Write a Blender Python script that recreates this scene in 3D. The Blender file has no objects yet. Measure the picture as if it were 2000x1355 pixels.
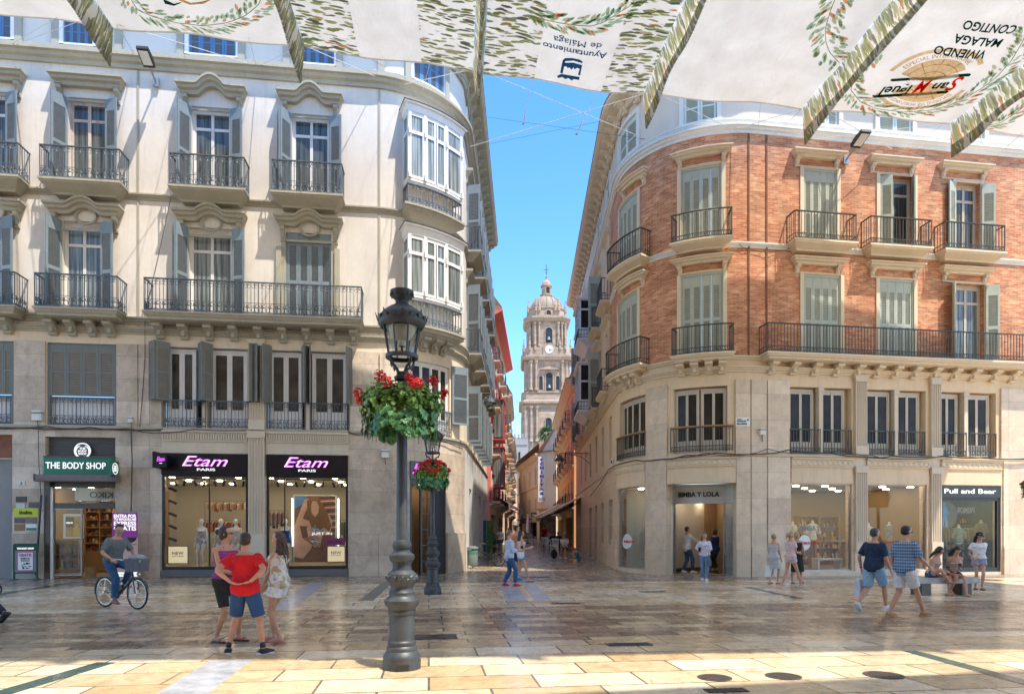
import bpy, bmesh, math, random
from mathutils import Vector, Matrix, Euler
from mathutils import noise as mnoise
R = math.radians
random.seed(7)
scene = bpy.context.scene
C = scene.collection
# ---------------------------------------------------------------- camera, sky, sun, exposure
F, CX, HY, EYE = 1300.0, 1000.0, 1040.0, 1.6      # focal length in photo pixels, centre, horizon row, eye height
cam_d = bpy.data.cameras.new('camera'); cam = bpy.data.objects.new('camera', cam_d); C.objects.link(cam)
cam.location = (0, 0, EYE); cam.rotation_euler = (R(90), 0, 0)
cam_d.sensor_width = 36; cam_d.lens = 36*F/2000; cam_d.shift_y = (HY-677.5)/2000
cam_d.clip_end = 3000; cam_d.clip_start = .1
scene.camera = cam
scene.render.resolution_x = 1024; scene.render.resolution_y = 693
w = bpy.data.worlds.new('World'); scene.world = w; w.use_nodes = True
LDIR = Vector((-1.02, .873, -2.75)).normalized()
sky = w.node_tree.nodes.new('ShaderNodeTexSky'); sky.sky_type = 'NISHITA'; sky.sun_disc = False
sky.sun_elevation = math.asin(-LDIR.z); sky.sun_rotation = math.atan2(-LDIR.x, -LDIR.y)
sky.air_density = 1.0; sky.dust_density = .15; sky.ozone_density = 4
bg = w.node_tree.nodes['Background']; bg.inputs['Strength'].default_value = .15
hs = w.node_tree.nodes.new('ShaderNodeHueSaturation'); hs.inputs['Saturation'].default_value = 1.22; hs.inputs['Value'].default_value = 1.0
w.node_tree.links.new(sky.outputs[0], hs.inputs['Color']); w.node_tree.links.new(hs.outputs[0], bg.inputs['Color'])
sun_d = bpy.data.lights.new('sun', 'SUN'); sun = bpy.data.objects.new('sun', sun_d); C.objects.link(sun)
sun_d.energy = 2.6; sun_d.angle = R(.6); sun_d.color = (1, .94, .84)
sun.rotation_euler = LDIR.to_track_quat('-Z', 'Y').to_euler(); sun.location = (12, -10, 40)
scene.view_settings.view_transform = 'Standard'; scene.view_settings.look = 'None'
scene.view_settings.exposure = 1.5; scene.view_settings.gamma = 1
try:
    scene.cycles.max_bounces = 8; scene.cycles.transparent_max_bounces = 12
except Exception: pass

# ---------------------------------------------------------------- mesh builder
class MB:
    def __init__(s, f=None): s.v = []; s.f = []; s.uv = []; s.map = f; s.sm = False
    def add(s, vs, fs, uvs=None):
        n = len(s.v)
        if uvs is None: uvs = [(p[0], p[2]) for p in vs]
        s.v += [s.map(*p) if s.map else Vector(p) for p in vs]; s.uv += list(uvs)
        s.f += [tuple(i+n for i in f) for f in fs]
    def box(s, a, b, c, d, e, f, seg=0):
        """x a..b, y c..d, z e..f; on a curved path the box is cut into short lengths"""
        n = 1
        if s.map and hasattr(s.map, '__self__') and s.map.__self__.curved(a, b): n = max(1, int(abs(b-a)/.18)+1)
        n = max(n, seg)
        vs = []; fs = []
        for i in range(n+1):
            x = a+(b-a)*i/n
            vs += [(x, c, e), (x, d, e), (x, d, f), (x, c, f)]
        uvs = [(p[0]+(p[1]), p[2]) for p in vs]
        for i in range(n):
            k = 4*i
            for j in range(4): fs.append((k+j, k+4+j, k+4+(j+1) % 4, k+(j+1) % 4))
        fs.append((0, 1, 2, 3)); k = 4*n; fs.append((k+3, k+2, k+1, k))
        s.add(vs, fs, uvs)
    def tube(s, pts, r, n=6, cap=True, sc=(1, 1)):
        pts = [Vector(p) for p in pts]; m = len(pts)
        rs = r if isinstance(r, (list, tuple)) else [r]*m
        t0 = (pts[1]-pts[0]).normalized(); up = Vector((0, 0, 1)) if abs(t0.z) < .9 else Vector((0, 1, 0))
        x = t0.cross(up).normalized(); vs = []; fs = []
        for i in range(m):
            t = (pts[min(i+1, m-1)]-pts[max(i-1, 0)]).normalized()
            x = (x-t*x.dot(t)).normalized(); y = t.cross(x)
            for j in range(n):
                a = 2*math.pi*j/n; vs.append(tuple(pts[i]+x*math.cos(a)*rs[i]*sc[0]+y*math.sin(a)*rs[i]*sc[1]))
        for i in range(m-1):
            for j in range(n):
                fs.append((i*n+j, i*n+(j+1) % n, (i+1)*n+(j+1) % n, (i+1)*n+j))
        if cap: fs.append(tuple(range(n-1, -1, -1))); fs.append(tuple((m-1)*n+j for j in range(n)))
        s.add(vs, fs)
    def lathe(s, prof, n=24, c=(0, 0, 0), cap=True, ph=0, sq=None):
        vs = []; fs = []; m = len(prof)
        for r, z in prof:
            for j in range(n):
                a = 2*math.pi*(j+ph)/n; vs.append((c[0]+r*math.cos(a), c[1]+r*math.sin(a)*(sq or 1), c[2]+z))
        for i in range(m-1):
            for j in range(n): fs.append((i*n+j, i*n+(j+1) % n, (i+1)*n+(j+1) % n, (i+1)*n+j))
        if cap: fs.append(tuple(range(n-1, -1, -1))); fs.append(tuple((m-1)*n+j for j in range(n)))
        s.add(vs, fs)
    def ell(s, c, r, n=12, m=8, rot=None):
        vs = []; fs = []
        for i in range(m+1):
            t = math.pi*i/m
            for j in range(n):
                a = 2*math.pi*j/n; p = Vector((r[0]*math.sin(t)*math.cos(a), r[1]*math.sin(t)*math.sin(a), r[2]*math.cos(t)))
                if i in (0, m): p = Vector((1e-4*math.cos(a), 1e-4*math.sin(a), p.z))
                if rot: p = rot @ p
                vs.append(tuple(Vector(c)+p))
        for i in range(m):
            for j in range(n): fs.append((i*n+j, (i+1)*n+j, (i+1)*n+(j+1) % n, i*n+(j+1) % n))
        fs.append(tuple(range(n-1, -1, -1))[::-1]); fs.append(tuple(m*n+j for j in range(n))[::-1])
        s.add(vs, fs)
    def prism(s, poly, a, b, axis=0):
        """poly of 2-D points extruded from a to b along axis (0: poly=(y,z), 1: poly=(x,z), 2: poly=(x,y))"""
        n = len(poly)
        def P(q, t): return (t, q[0], q[1]) if axis == 0 else ((q[0], t, q[1]) if axis == 1 else (q[0], q[1], t))
        vs = [P(q, a) for q in poly]+[P(q, b) for q in poly]
        fs = [tuple(range(n)), tuple(range(2*n-1, n-1, -1))]+[(i, i+n, (i+1) % n+n, (i+1) % n) for i in range(n)]
        s.add(vs, fs)
    def plate(s, p, q, t, z0, z1):
        """upright board between plan points p and q, thickness t"""
        d = Vector((q[0]-p[0], q[1]-p[1])); n = Vector((-d.y, d.x)).normalized()*t/2
        L = d.length
        c = [(p[0]+n.x, p[1]+n.y), (q[0]+n.x, q[1]+n.y), (q[0]-n.x, q[1]-n.y), (p[0]-n.x, p[1]-n.y)]
        vs = [(x, y, z0) for x, y in c]+[(x, y, z1) for x, y in c]
        uv = [(0, z0), (L, z0), (L, z0), (0, z0), (0, z1), (L, z1), (L, z1), (0, z1)]
        s.add(vs, [(0, 1, 2, 3), (7, 6, 5, 4), (0, 4, 5, 1), (1, 5, 6, 2), (2, 6, 7, 3), (3, 7, 4, 0)], uv)
    def quad(s, a, b, c, d, uv=None): s.add([a, b, c, d], [(0, 1, 2, 3)], uv)

WL = {}
def wl(o): return WL.get(o.name, Vector((0, 0, 0))) if o else Vector((0, 0, 0))
def obj(name, mb, mat, parent=None, smooth=False, mods=None, free=False):
    if not mb.v: return None
    xs = [v.x for v in mb.v]; ys = [v.y for v in mb.v]; zs = [v.z for v in mb.v]
    c = Vector(((min(xs)+max(xs))/2, (min(ys)+max(ys))/2, min(zs)))
    if free: c = Vector((0, 0, 0))
    me = bpy.data.meshes.new(name); me.from_pydata([v-c for v in mb.v], [], mb.f)
    uvl = me.uv_layers.new(name='UVMap'); uv = mb.uv
    for l in me.loops: uvl.data[l.index].uv = uv[l.vertex_index]
    bm = bmesh.new(); bm.from_mesh(me); bmesh.ops.recalc_face_normals(bm, faces=bm.faces); bm.to_mesh(me); bm.free()
    if smooth:
        me.polygons.foreach_set('use_smooth', [True]*len(me.polygons))
        if smooth != 'all': me.set_sharp_from_angle(angle=R(38 if smooth is True else smooth))
    me.materials.append(mat)
    o = bpy.data.objects.new(name, me); C.objects.link(o)
    if parent: o.parent = parent
    o.location = c-wl(parent); WL[o.name] = c
    return o
def tag(o, label=None, cat=None, group=None, kind=None):
    if label: o['label'] = label
    if cat: o['category'] = cat
    if group: o['group'] = group
    if kind: o['kind'] = kind
    return o
def thing(name, label, cat, loc=(0, 0, 0), group=None):
    o = bpy.data.objects.new(name, None); C.objects.link(o); o.location = loc; o.empty_display_size = .2
    WL[o.name] = Vector(loc); return tag(o, label, cat, group)
def struct(name, mb, mat, **k): return tag(obj(name, mb, mat, **k), kind='structure')
def kids(o): return [c for c in bpy.data.objects if c.parent == o]
def copy_tree(o, parent=None, cache=None):
    c = o.copy(); C.objects.link(c)
    if parent: c.parent = parent
    for ch in o.children: copy_tree(ch, c)
    return c

# ---------------------------------------------------------------- materials
MATS = {}
class NT:
    def __init__(s, m): s.m = m; s.t = m.node_tree; s.n = s.t.nodes; s.bsdf = s.n['Principled BSDF']
    def new(s, k, **p):
        n = s.n.new('ShaderNode'+k)
        for a, b in p.items(): setattr(n, a, b)
        return n
    def lk(s, a, b): s.t.links.new(a, b)
    def mathn(s, op, a, b=None, clamp=False):
        n = s.new('Math', operation=op, use_clamp=clamp)
        for i, x in enumerate((a, b)):
            if x is None: continue
            if isinstance(x, (int, float)): n.inputs[i].default_value = x
            else: s.lk(x, n.inputs[i])
        return n.outputs[0]
    def mix(s, fac, a, b, mode='MIX'):
        n = s.new('Mix', data_type='RGBA', blend_type=mode)
        for sock, x in ((n.inputs['Factor'], fac), (n.inputs[6], a), (n.inputs[7], b)):
            if isinstance(x, (int, float)): sock.default_value = x
            elif isinstance(x, tuple): sock.default_value = (*x[:3], 1)
            else: s.lk(x, sock)
        return n.outputs[2]
    def noise(s, vec, scale, detail=3, rough=.55, dist=0):
        n = s.new('TexNoise'); n.inputs['Scale'].default_value = scale; n.inputs['Detail'].default_value = detail
        n.inputs['Roughness'].default_value = rough; n.inputs['Distortion'].default_value = dist
        if vec: s.lk(vec, n.inputs['Vector'])
        return n.outputs['Fac']
    def ramp(s, fac, stops, interp='LINEAR'):
        n = s.new('ValToRGB'); n.color_ramp.interpolation = interp; e = n.color_ramp.elements
        while len(e) < len(stops): e.new(.5)
        for i, (p, c) in enumerate(stops): e[i].position = p; e[i].color = (*c[:3], 1) if isinstance(c, tuple) else (c, c, c, 1)
        if not isinstance(fac, (int, float)): s.lk(fac, n.inputs[0])
        return n.outputs[0]
    def bump(s, h, st=.3, dist=.01):
        b = s.new('Bump'); b.inputs['Strength'].default_value = st; b.inputs['Distance'].default_value = dist
        s.lk(h, b.inputs['Height']); s.lk(b.outputs[0], s.bsdf.inputs['Normal'])
    def coord(s, which='Object'): return s.new('TexCoord').outputs[which]
    def pos(s): return s.new('NewGeometry').outputs['Position']
def newmat(name):
    m = bpy.data.materials.new(name); m.use_nodes = True; MATS[name] = m; return NT(m)
def hsv(c, f): return tuple(max(0, min(1, x*f)) for x in c)
def M(name, col=None, rough=.6, var=.12, sc=3.0, bump=0, met=0, streak=0, spec=.5, emit=None, es=1, fine=0, coat=0):
    """painted / stone / metal surface with mottling, fine grain and faint streaks"""
    if name in MATS: return MATS[name]
    t = newmat(name); b = t.bsdf; p = t.pos()
    n1 = t.noise(p, sc, 4); n2 = t.noise(p, sc*9+fine, 3)
    f = t.mathn('MULTIPLY', n1, .7)
    f = t.mathn('ADD', f, t.mathn('MULTIPLY', n2, .3))
    c = t.ramp(f, [(.3, hsv(col, 1-var)), (.7, hsv(col, 1+var))])
    if streak:
        mp = t.new('Mapping'); mp.inputs['Scale'].default_value = (5, 5, .35); t.lk(p, mp.inputs[0])
        st = t.ramp(t.noise(mp.outputs[0], 1.3, 5, .65), [(.52, 0.), (.72, 1.)])
        c = t.mix(t.mathn('MULTIPLY', st, streak), c, hsv(col, .5))
    t.lk(c, b.inputs['Base Color']); b.inputs['Roughness'].default_value = rough; b.inputs['Metallic'].default_value = met
    b.inputs['Specular IOR Level'].default_value = spec
    if coat: b.inputs['Coat Weight'].default_value = coat
    if bump: t.bump(t.noise(p, 40, 4), bump, .004)
    if emit: b.inputs['Emission Color'].default_value = (*emit, 1); b.inputs['Emission Strength'].default_value = es
    return t.m
def uvmap(t, sx=1, sy=1):
    mp = t.new('Mapping'); mp.inputs['Scale'].default_value = (sx, sy, 1); t.lk(t.coord('UV'), mp.inputs[0]); return mp.outputs[0]

# brick wall (UV in metres)
t = newmat('brick')
br = t.new('TexBrick'); br.offset = .5; t.lk(t.coord('UV'), br.inputs['Vector'])
for k, v in (('Scale', 1), ('Mortar Size', .008), ('Brick Width', .27), ('Row Height', .072), ('Mortar Smooth', .1), ('Bias', -.1)): br.inputs[k].default_value = v
br.inputs['Color1'].default_value = (.48, .155, .07, 1); br.inputs['Color2'].default_value = (.71, .34, .18, 1); br.inputs['Mortar'].default_value = (.56, .39, .25, 1)
big = t.ramp(t.noise(t.coord('UV'), 1.1, 5, .6), [(.35, (.74, .68, .64)), (.7, (1.12, 1.10, 1.05))])
vo = t.new('TexVoronoi'); vo.inputs['Scale'].default_value = 1
mp = t.new('Mapping'); mp.inputs['Scale'].default_value = (3.7, 13.9, 1); t.lk(t.coord('UV'), mp.inputs[0]); t.lk(mp.outputs[0], vo.inputs['Vector'])
lite = t.ramp(vo.outputs['Color'], [(.74, 0.), (.8, 1.)])
c = t.mix(t.mathn('MULTIPLY', lite, .45), br.outputs['Color'], (.84, .55, .32)); c = t.mix(1, c, big, 'MULTIPLY')
t.lk(c, t.bsdf.inputs['Base Color']); t.bsdf.inputs['Roughness'].default_value = .85; t.bump(br.outputs['Fac'], -.6, .008)

def stone(name, c1, c2, mort, bw, rh, rough=.55, vein=.25, scr=2.0, stain=.3):
    t = newmat(name); uv = t.coord('UV')
    br = t.new('TexBrick'); br.offset = .0; t.lk(uv, br.inputs['Vector'])
    for k, v in (('Scale', 1), ('Mortar Size', .006), ('Brick Width', bw), ('Row Height', rh), ('Mortar Smooth', .1), ('Bias', 0)): br.inputs[k].default_value = v
    br.inputs['Color1'].default_value = (*c1, 1); br.inputs['Color2'].default_value = (*c2, 1); br.inputs['Mortar'].default_value = (*mort, 1)
    p = t.pos(); n = t.noise(p, scr, 6, .65, .6); n2 = t.noise(p, 22, 5, .7)
    f = t.mathn('ADD', t.mathn('MULTIPLY', n, .65), t.mathn('MULTIPLY', n2, .35))
    c = t.mix(1, br.outputs['Color'], t.ramp(f, [(.34, (1-vein,)*3), (.52, (1, 1, 1)), (.7, (1+vein*.7, 1+vein*.65, 1+vein*.6))]), 'MULTIPLY')
    mp = t.new('Mapping'); mp.inputs['Scale'].default_value = (3, 3, .5); t.lk(p, mp.inputs[0])
    st = t.ramp(t.noise(mp.outputs[0], 1.1, 6, .7), [(.5, 0.), (.72, 1.)])
    c = t.mix(t.mathn('MULTIPLY', st, stain), c, hsv(c1, .45))
    t.lk(c, t.bsdf.inputs['Base Color']); t.bsdf.inputs['Roughness'].default_value = rough
    t.bump(t.mathn('ADD', t.mathn('MULTIPLY', br.outputs['Fac'], -1.), t.mathn('MULTIPLY', n2, .25)), .35, .008)
    return t.m
stone('grey_marble', (.47, .36, .26), (.70, .57, .44), (.28, .25, .22), 3.1, .78, .5, .35, 1.6, .35)
stone('travertine', (.63, .475, .325), (.78, .61, .43), (.40, .33, .26), 5, .95, .5, .22, 2.6, .22)
stone('cathedral_stone', (.36, .25, .175), (.46, .34, .25), (.42, .34, .28), 1.7, .8, .9, .28, .35, .35)

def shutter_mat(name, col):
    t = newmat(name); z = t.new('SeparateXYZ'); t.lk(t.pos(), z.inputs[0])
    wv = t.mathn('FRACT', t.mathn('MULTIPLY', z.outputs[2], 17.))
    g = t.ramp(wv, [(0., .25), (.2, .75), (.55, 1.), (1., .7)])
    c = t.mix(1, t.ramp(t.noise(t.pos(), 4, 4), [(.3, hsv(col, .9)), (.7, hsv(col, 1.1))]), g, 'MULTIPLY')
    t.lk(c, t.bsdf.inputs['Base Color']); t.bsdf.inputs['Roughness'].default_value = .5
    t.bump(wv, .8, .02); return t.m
def glass_dark(name, col=(.03, .035, .04), rough=.03, curtain=0):
    t = newmat(name)
    c = t.ramp(t.noise(t.pos(), .9, 3), [(.35, hsv(col, .6)), (.65, hsv(col, 1.5))])
    if curtain:
        mp = t.new('Mapping'); mp.inputs['Scale'].default_value = (14, 14, .4); t.lk(t.pos(), mp.inputs[0])
        f = t.ramp(t.noise(mp.outputs[0], 1, 3), [(.35, .25), (.65, 1.)])
        c = t.mix(1, f, (curtain*.9, curtain, curtain*.95), 'MULTIPLY')
    t.lk(c, t.bsdf.inputs['Base Color']); t.bsdf.inputs['Roughness'].default_value = rough
    t.bsdf.inputs['Specular IOR Level'].default_value = .45 if not name.endswith('dark') else .12
    t.bump(t.noise(t.pos(), 2.2, 2), .06, .03)
    return t.m
def glass_clear(name, tint=(1, 1, 1), minr=.06):
    t = newmat(name); o = t.n['Material Output']; tr = t.new('BsdfTransparent'); tr.inputs[0].default_value = (*tint, 1)
    gl = t.new('BsdfGlossy'); gl.inputs['Roughness'].default_value = .01; fr = t.new('Fresnel'); fr.inputs[0].default_value = 1.5
    mx = t.new('MixShader'); f = t.mathn('ADD', t.mathn('MULTIPLY', fr.outputs[0], .6), minr, True)
    t.lk(f, mx.inputs[0]); t.lk(tr.outputs[0], mx.inputs[1]); t.lk(gl.outputs[0], mx.inputs[2]); t.lk(mx.outputs[0], o.inputs[0]); return t.m
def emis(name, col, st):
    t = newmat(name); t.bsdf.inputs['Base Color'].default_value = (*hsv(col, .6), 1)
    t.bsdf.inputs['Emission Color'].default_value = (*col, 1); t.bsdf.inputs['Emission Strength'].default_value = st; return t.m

M('plaster_left', (.70, .625, .54), .85, .09, .9, .3, streak=.22); M('plaster_shade_warm', (.74, .60, .44), .85, .08, .8, .25, streak=.25)  # mezzanine copy of the left plaster, its warm shade tint put into the colour
M('trim_left', (.40, .36, .275), .8, .10, 1.2, .2, streak=.25)
M('attic_left', (.66, .63, .58), .85, .05, .9, .2)
M('attic_trim_left', (.36, .345, .295), .8, .08, 1.2, .2)
M('plaster_right', (.74, .56, .365), .85, .08, .8, .25, streak=.25)
M('trim_right', (.71, .57, .40), .8, .07, 1.2, .2, streak=.2)
M('attic_right', (.66, .56, .46), .85, .05, .9, .2)
M('white_trim', (.72, .69, .63), .7, .06, 1.5, .2, streak=.15)
M('cream_pilaster', (.64, .53, .39), .7, .08, 1.5, .2, streak=.2)
M('white_wood', (.78, .74, .70), .5, .06, 2.5, streak=.15)
M('bay_white', (.80, .78, .75), .5, .05, 2.5, streak=.1)
M('cream_wood', (.56, .49, .38), .5, .06, 2.5)
M('peeling_wood', (.62, .50, .42), .7, .3, 6, streak=.6)
M('iron_left', (.12, .14, .16), .5, .25, 6, met=.3)
M('iron_right', (.075, .07, .06), .5, .25, 6, met=.3)
M('blue_shutter_frame', (.085, .19, .38), .5, .1, 3)
M('grey_shutter_frame', (.205, .245, .265), .5, .1, 3)
M('olive_shutter_frame', (.17, .18, .16), .5, .1, 3)
M('green_shutter_frame', (.42, .44, .35), .5, .1, 3)
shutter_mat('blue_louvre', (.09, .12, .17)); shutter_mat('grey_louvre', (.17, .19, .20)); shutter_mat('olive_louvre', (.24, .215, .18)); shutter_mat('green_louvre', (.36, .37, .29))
glass_dark('glass_sky', (.035, .05, .07), .05, .16); glass_dark('glass_dark', (.040, .032, .026)); glass_dark('glass_grey', (.085, .085, .075)); glass_dark('glass_curtain', (.1, .1, .1), .08, .32)
glass_dark('glass_bay', (.10, .14, .17), .05, .42)
glass_clear('glass_clear', (.95, .97, .96), .015); glass_clear('glass_lamp', (.90, .90, .88), .0)
M('lamp_iron', (.070, .076, .078), .5, .3, 7, .25, met=.35)
M('black_sign', (.012, .010, .014), .25, .2, 3); M('door_black', (.02, .022, .025), .35, .2, 3)
M('green_sign', (.0, .15, .085), .35, .08, 2); M('white_paint', (.80, .80, .78), .5, .03, 3)
M('cable', (.03, .028, .026), .6, .3, 4); M('rope', (.72, .70, .66), .8, .1, 20); M('dark_metal', (.05, .045, .04), .5, .2, 4, met=.4)
M('steel', (.36, .36, .36), .4, .1, 5, met=.6); M('black_text', (.02, .02, .02), .5, .02, 3)
emis('neon', (.52, .08, .62), .6); emis('neon_core', (.95, .55, .98), .5); emis('warm_light', (1, .80, .56), 15); M('shop_dark', (.12, .14, .12), .6, .2, 2); emis('tube_light', (1, .9, .72), 2.2); emis('lit_white', (.9, .85, .72), .55)
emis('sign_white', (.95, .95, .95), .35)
M('shop_wall', (.56, .54, .47), .8, .05, 1); M('shop_floor', (.45, .38, .30), .3, .1, 1); M('shop_wood', (.42, .24, .10), .5, .2, 3); M('shop_warm', (.36, .25, .14), .8, .06, 1)
M('plastic_white', (.74, .76, .74), .35, .04, 3)
# ---------------------------------------------------------------- ground
THG = math.atan(.125); CG, SG = math.cos(THG), math.sin(THG)
def gh(y, x=0):
    return 0 if y < 25 else (y-25)*.016
t = newmat('paving')
geo = t.pos(); rot = t.new('Mapping'); rot.inputs['Rotation'].default_value = (0, 0, -THG); t.lk(geo, rot.inputs[0])
sp = t.new('SeparateXYZ'); t.lk(rot.outputs[0], sp.inputs[0]); U, V = sp.outputs[0], sp.outputs[1]
def slabs(bw, rh, c1, c2, off=.5, mort=.008, fq=2, mc=(.16, .12, .08), seed=0):
    b = t.new('TexBrick'); b.offset = off; b.offset_frequency = fq
    mp = t.new('Mapping'); mp.inputs['Location'].default_value = (seed, seed*.37, 0); t.lk(rot.outputs[0], mp.inputs[0]); t.lk(mp.outputs[0], b.inputs['Vector'])
    for k, v in (('Scale', 1), ('Mortar Size', mort), ('Brick Width', bw), ('Row Height', rh), ('Mortar Smooth', .05), ('Bias', 0)): b.inputs[k].default_value = v
    b.inputs['Color1'].default_value = (*c1, 1); b.inputs['Color2'].default_value = (*c2, 1); b.inputs['Mortar'].default_value = (*mc, 1)
    return b
nz = t.noise(geo, 3.2, 7, .68, 1.4); nz2 = t.noise(geo, .45, 3)
cream = slabs(1.15, .62, (.52, .36, .18), (.84, .71, .51), .45, .014, 2)
rust = slabs(1.15, .62, (0, 0, 0), (1, 1, 1), .45, .007, 2, (0, 0, 0))
ccol = t.mix(t.mathn('MULTIPLY', t.ramp(nz2, [(.5, 0.), (.62, 1.)]), .3), cream.outputs['Color'], (.66, .45, .22))
dark = slabs(.92, .40, (.22, .15, .09), (.58, .45, .29), .37, .016, 2, (.07, .05, .035), 3.1)
dark2 = slabs(.46, .40, (.62, .62, .64), (1.35, 1.25, 1.12), .21, .0, 3, (1, 1, 1), 7.7)
dcol = t.mix(.75, dark.outputs['Color'], dark2.outputs['Color'], 'MULTIPLY')
walk = slabs(.40, .40, (.24, .175, .115), (.46, .36, .25), .5, .014, 2, (.10, .08, .06), 1.2)
def inband(x, a, b): return t.mathn('MULTIPLY', t.mathn('GREATER_THAN', x, a), t.mathn('LESS_THAN', x, b))
VV = V
isd = inband(VV, 9.75, 14.25); isw = t.mathn('GREATER_THAN', VV, 21.3)
strt = t.mathn('MULTIPLY', inband(U, -1.6, 2.3), t.mathn('MULTIPLY', t.mathn('GREATER_THAN', VV, 9.75), t.mathn('LESS_THAN', VV, 14.9)))
c = t.mix(isd, ccol, dcol); c = t.mix(isw, c, walk.outputs['Color'])
vein = t.ramp(nz, [(.32, (.72, .66, .58)), (.5, (1, 1, 1)), (.68, (1.13, 1.12, 1.1))])
c = t.mix(1, c, vein, 'MULTIPLY')
crack = t.new('TexVoronoi', feature='DISTANCE_TO_EDGE'); crack.inputs['Scale'].default_value = .55; t.lk(geo, crack.inputs['Vector'])
dv = t.new('Mapping'); 
ck = t.mathn('MULTIPLY', t.ramp(crack.outputs['Distance'], [(.0, 1.), (.006, 0.)]), t.ramp(t.noise(geo, .6, 2), [(.55, 0.), (.6, 1.)]))
c = t.mix(t.mathn('MULTIPLY', ck, .55), c, (.12, .08, .05))
grime = t.ramp(t.noise(geo, 1.4, 6, .7), [(.5, 0.), (.75, .35)])
c = t.mix(grime, c, (.20, .15, .10))
t.lk(c, t.bsdf.inputs['Base Color'])
rg = t.ramp(t.noise(geo, 2.3, 5, .7), [(.3, .15), (.7, .34)])
t.lk(rg, t.bsdf.inputs['Roughness']); t.bsdf.inputs['Specular IOR Level'].default_value = .42
hh = t.mathn('ADD', t.mathn('MULTIPLY', t.mix(isd, cream.outputs['Fac'], dark.outputs['Fac']), -1.), t.mathn('MULTIPLY', t.noise(geo, 1.1, 2), .5))
t.bump(hh, .12, .006)

g = MB(); NX = [-400, -60, -25, -10, 0, 10, 25, 60, 400]; NY = [-60, -20, 0, 10, 20, 25, 30, 35, 40, 50, 60, 80, 120, 300, 900]
vs = [(x, y, gh(min(y, 120))) for y in NY for x in NX]; n = len(NX)
g.add(vs, [(j*n+i, j*n+i+1, (j+1)*n+i+1, (j+1)*n+i) for j in range(len(NY)-1) for i in range(n-1)])
struct('ground', g, MATS['paving'])

def gpt(px, py, h=0):
    """point on the ground seen at a photo pixel"""
    y = (EYE-h)*F/(py-HY)
    for _ in range(6): y = (EYE-h-gh(y))*F/(py-HY)
    return Vector(((px-CX)/F*y, y, gh(y)+h))
def gsheet(name, pts, z, mat, label, cat, group=None):
    m = MB(); k = len(pts); top = [(p.x, p.y, p.z+z) for p in pts]
    m.add(top+[(p.x, p.y, p.z-.02) for p in pts], [tuple(range(k))]+[(i, i+k, (i+1) % k+k, (i+1) % k) for i in range(k)])
    o = obj(name, m, mat)
    if cat is None: return tag(o, kind='structure')
    return tag(o, label, cat, group)
M('green_marble', (.05, .09, .08), .2, .5, 5); M('white_marble', (.42, .43, .45), .25, .4, 4); M('cast_iron', (.07, .055, .045), .55, .4, 25, .5)
def strip(a, b, wd, mat, nm):
    p, q = gpt(*a), gpt(*b); d = (q-p).normalized(); s = Vector((-d.y, d.x, 0))*wd/2
    gsheet(nm, [p-s, q-s, q+s, p+s], .004, mat, None, None)
strip((-60, 1372), (208, 1293), .24, MATS['green_marble'], 'pavement')
strip((715, 1172), (758, 1136), .34, MATS['green_marble'], 'pavement')
strip((1775, 1270), (2060, 1348), .20, MATS['green_marble'], 'pavement')
strip((1560, 1168), (1460, 1146), .2, MATS['green_marble'], 'pavement')
strip((-40, 1166), (150, 1136), .3, MATS['green_marble'], 'pavement')
strip((330, 1372), (452, 1288), .50, MATS['white_marble'], 'pavement')
strip((548, 1190), (622, 1137), .5, MATS['white_marble'], 'pavement')
strip((1010, 1172), (988, 1137), .5, MATS['white_marble'], 'pavement')
strip((1062, 1172), (1030, 1137), .4, MATS['white_marble'], 'pavement')

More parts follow.
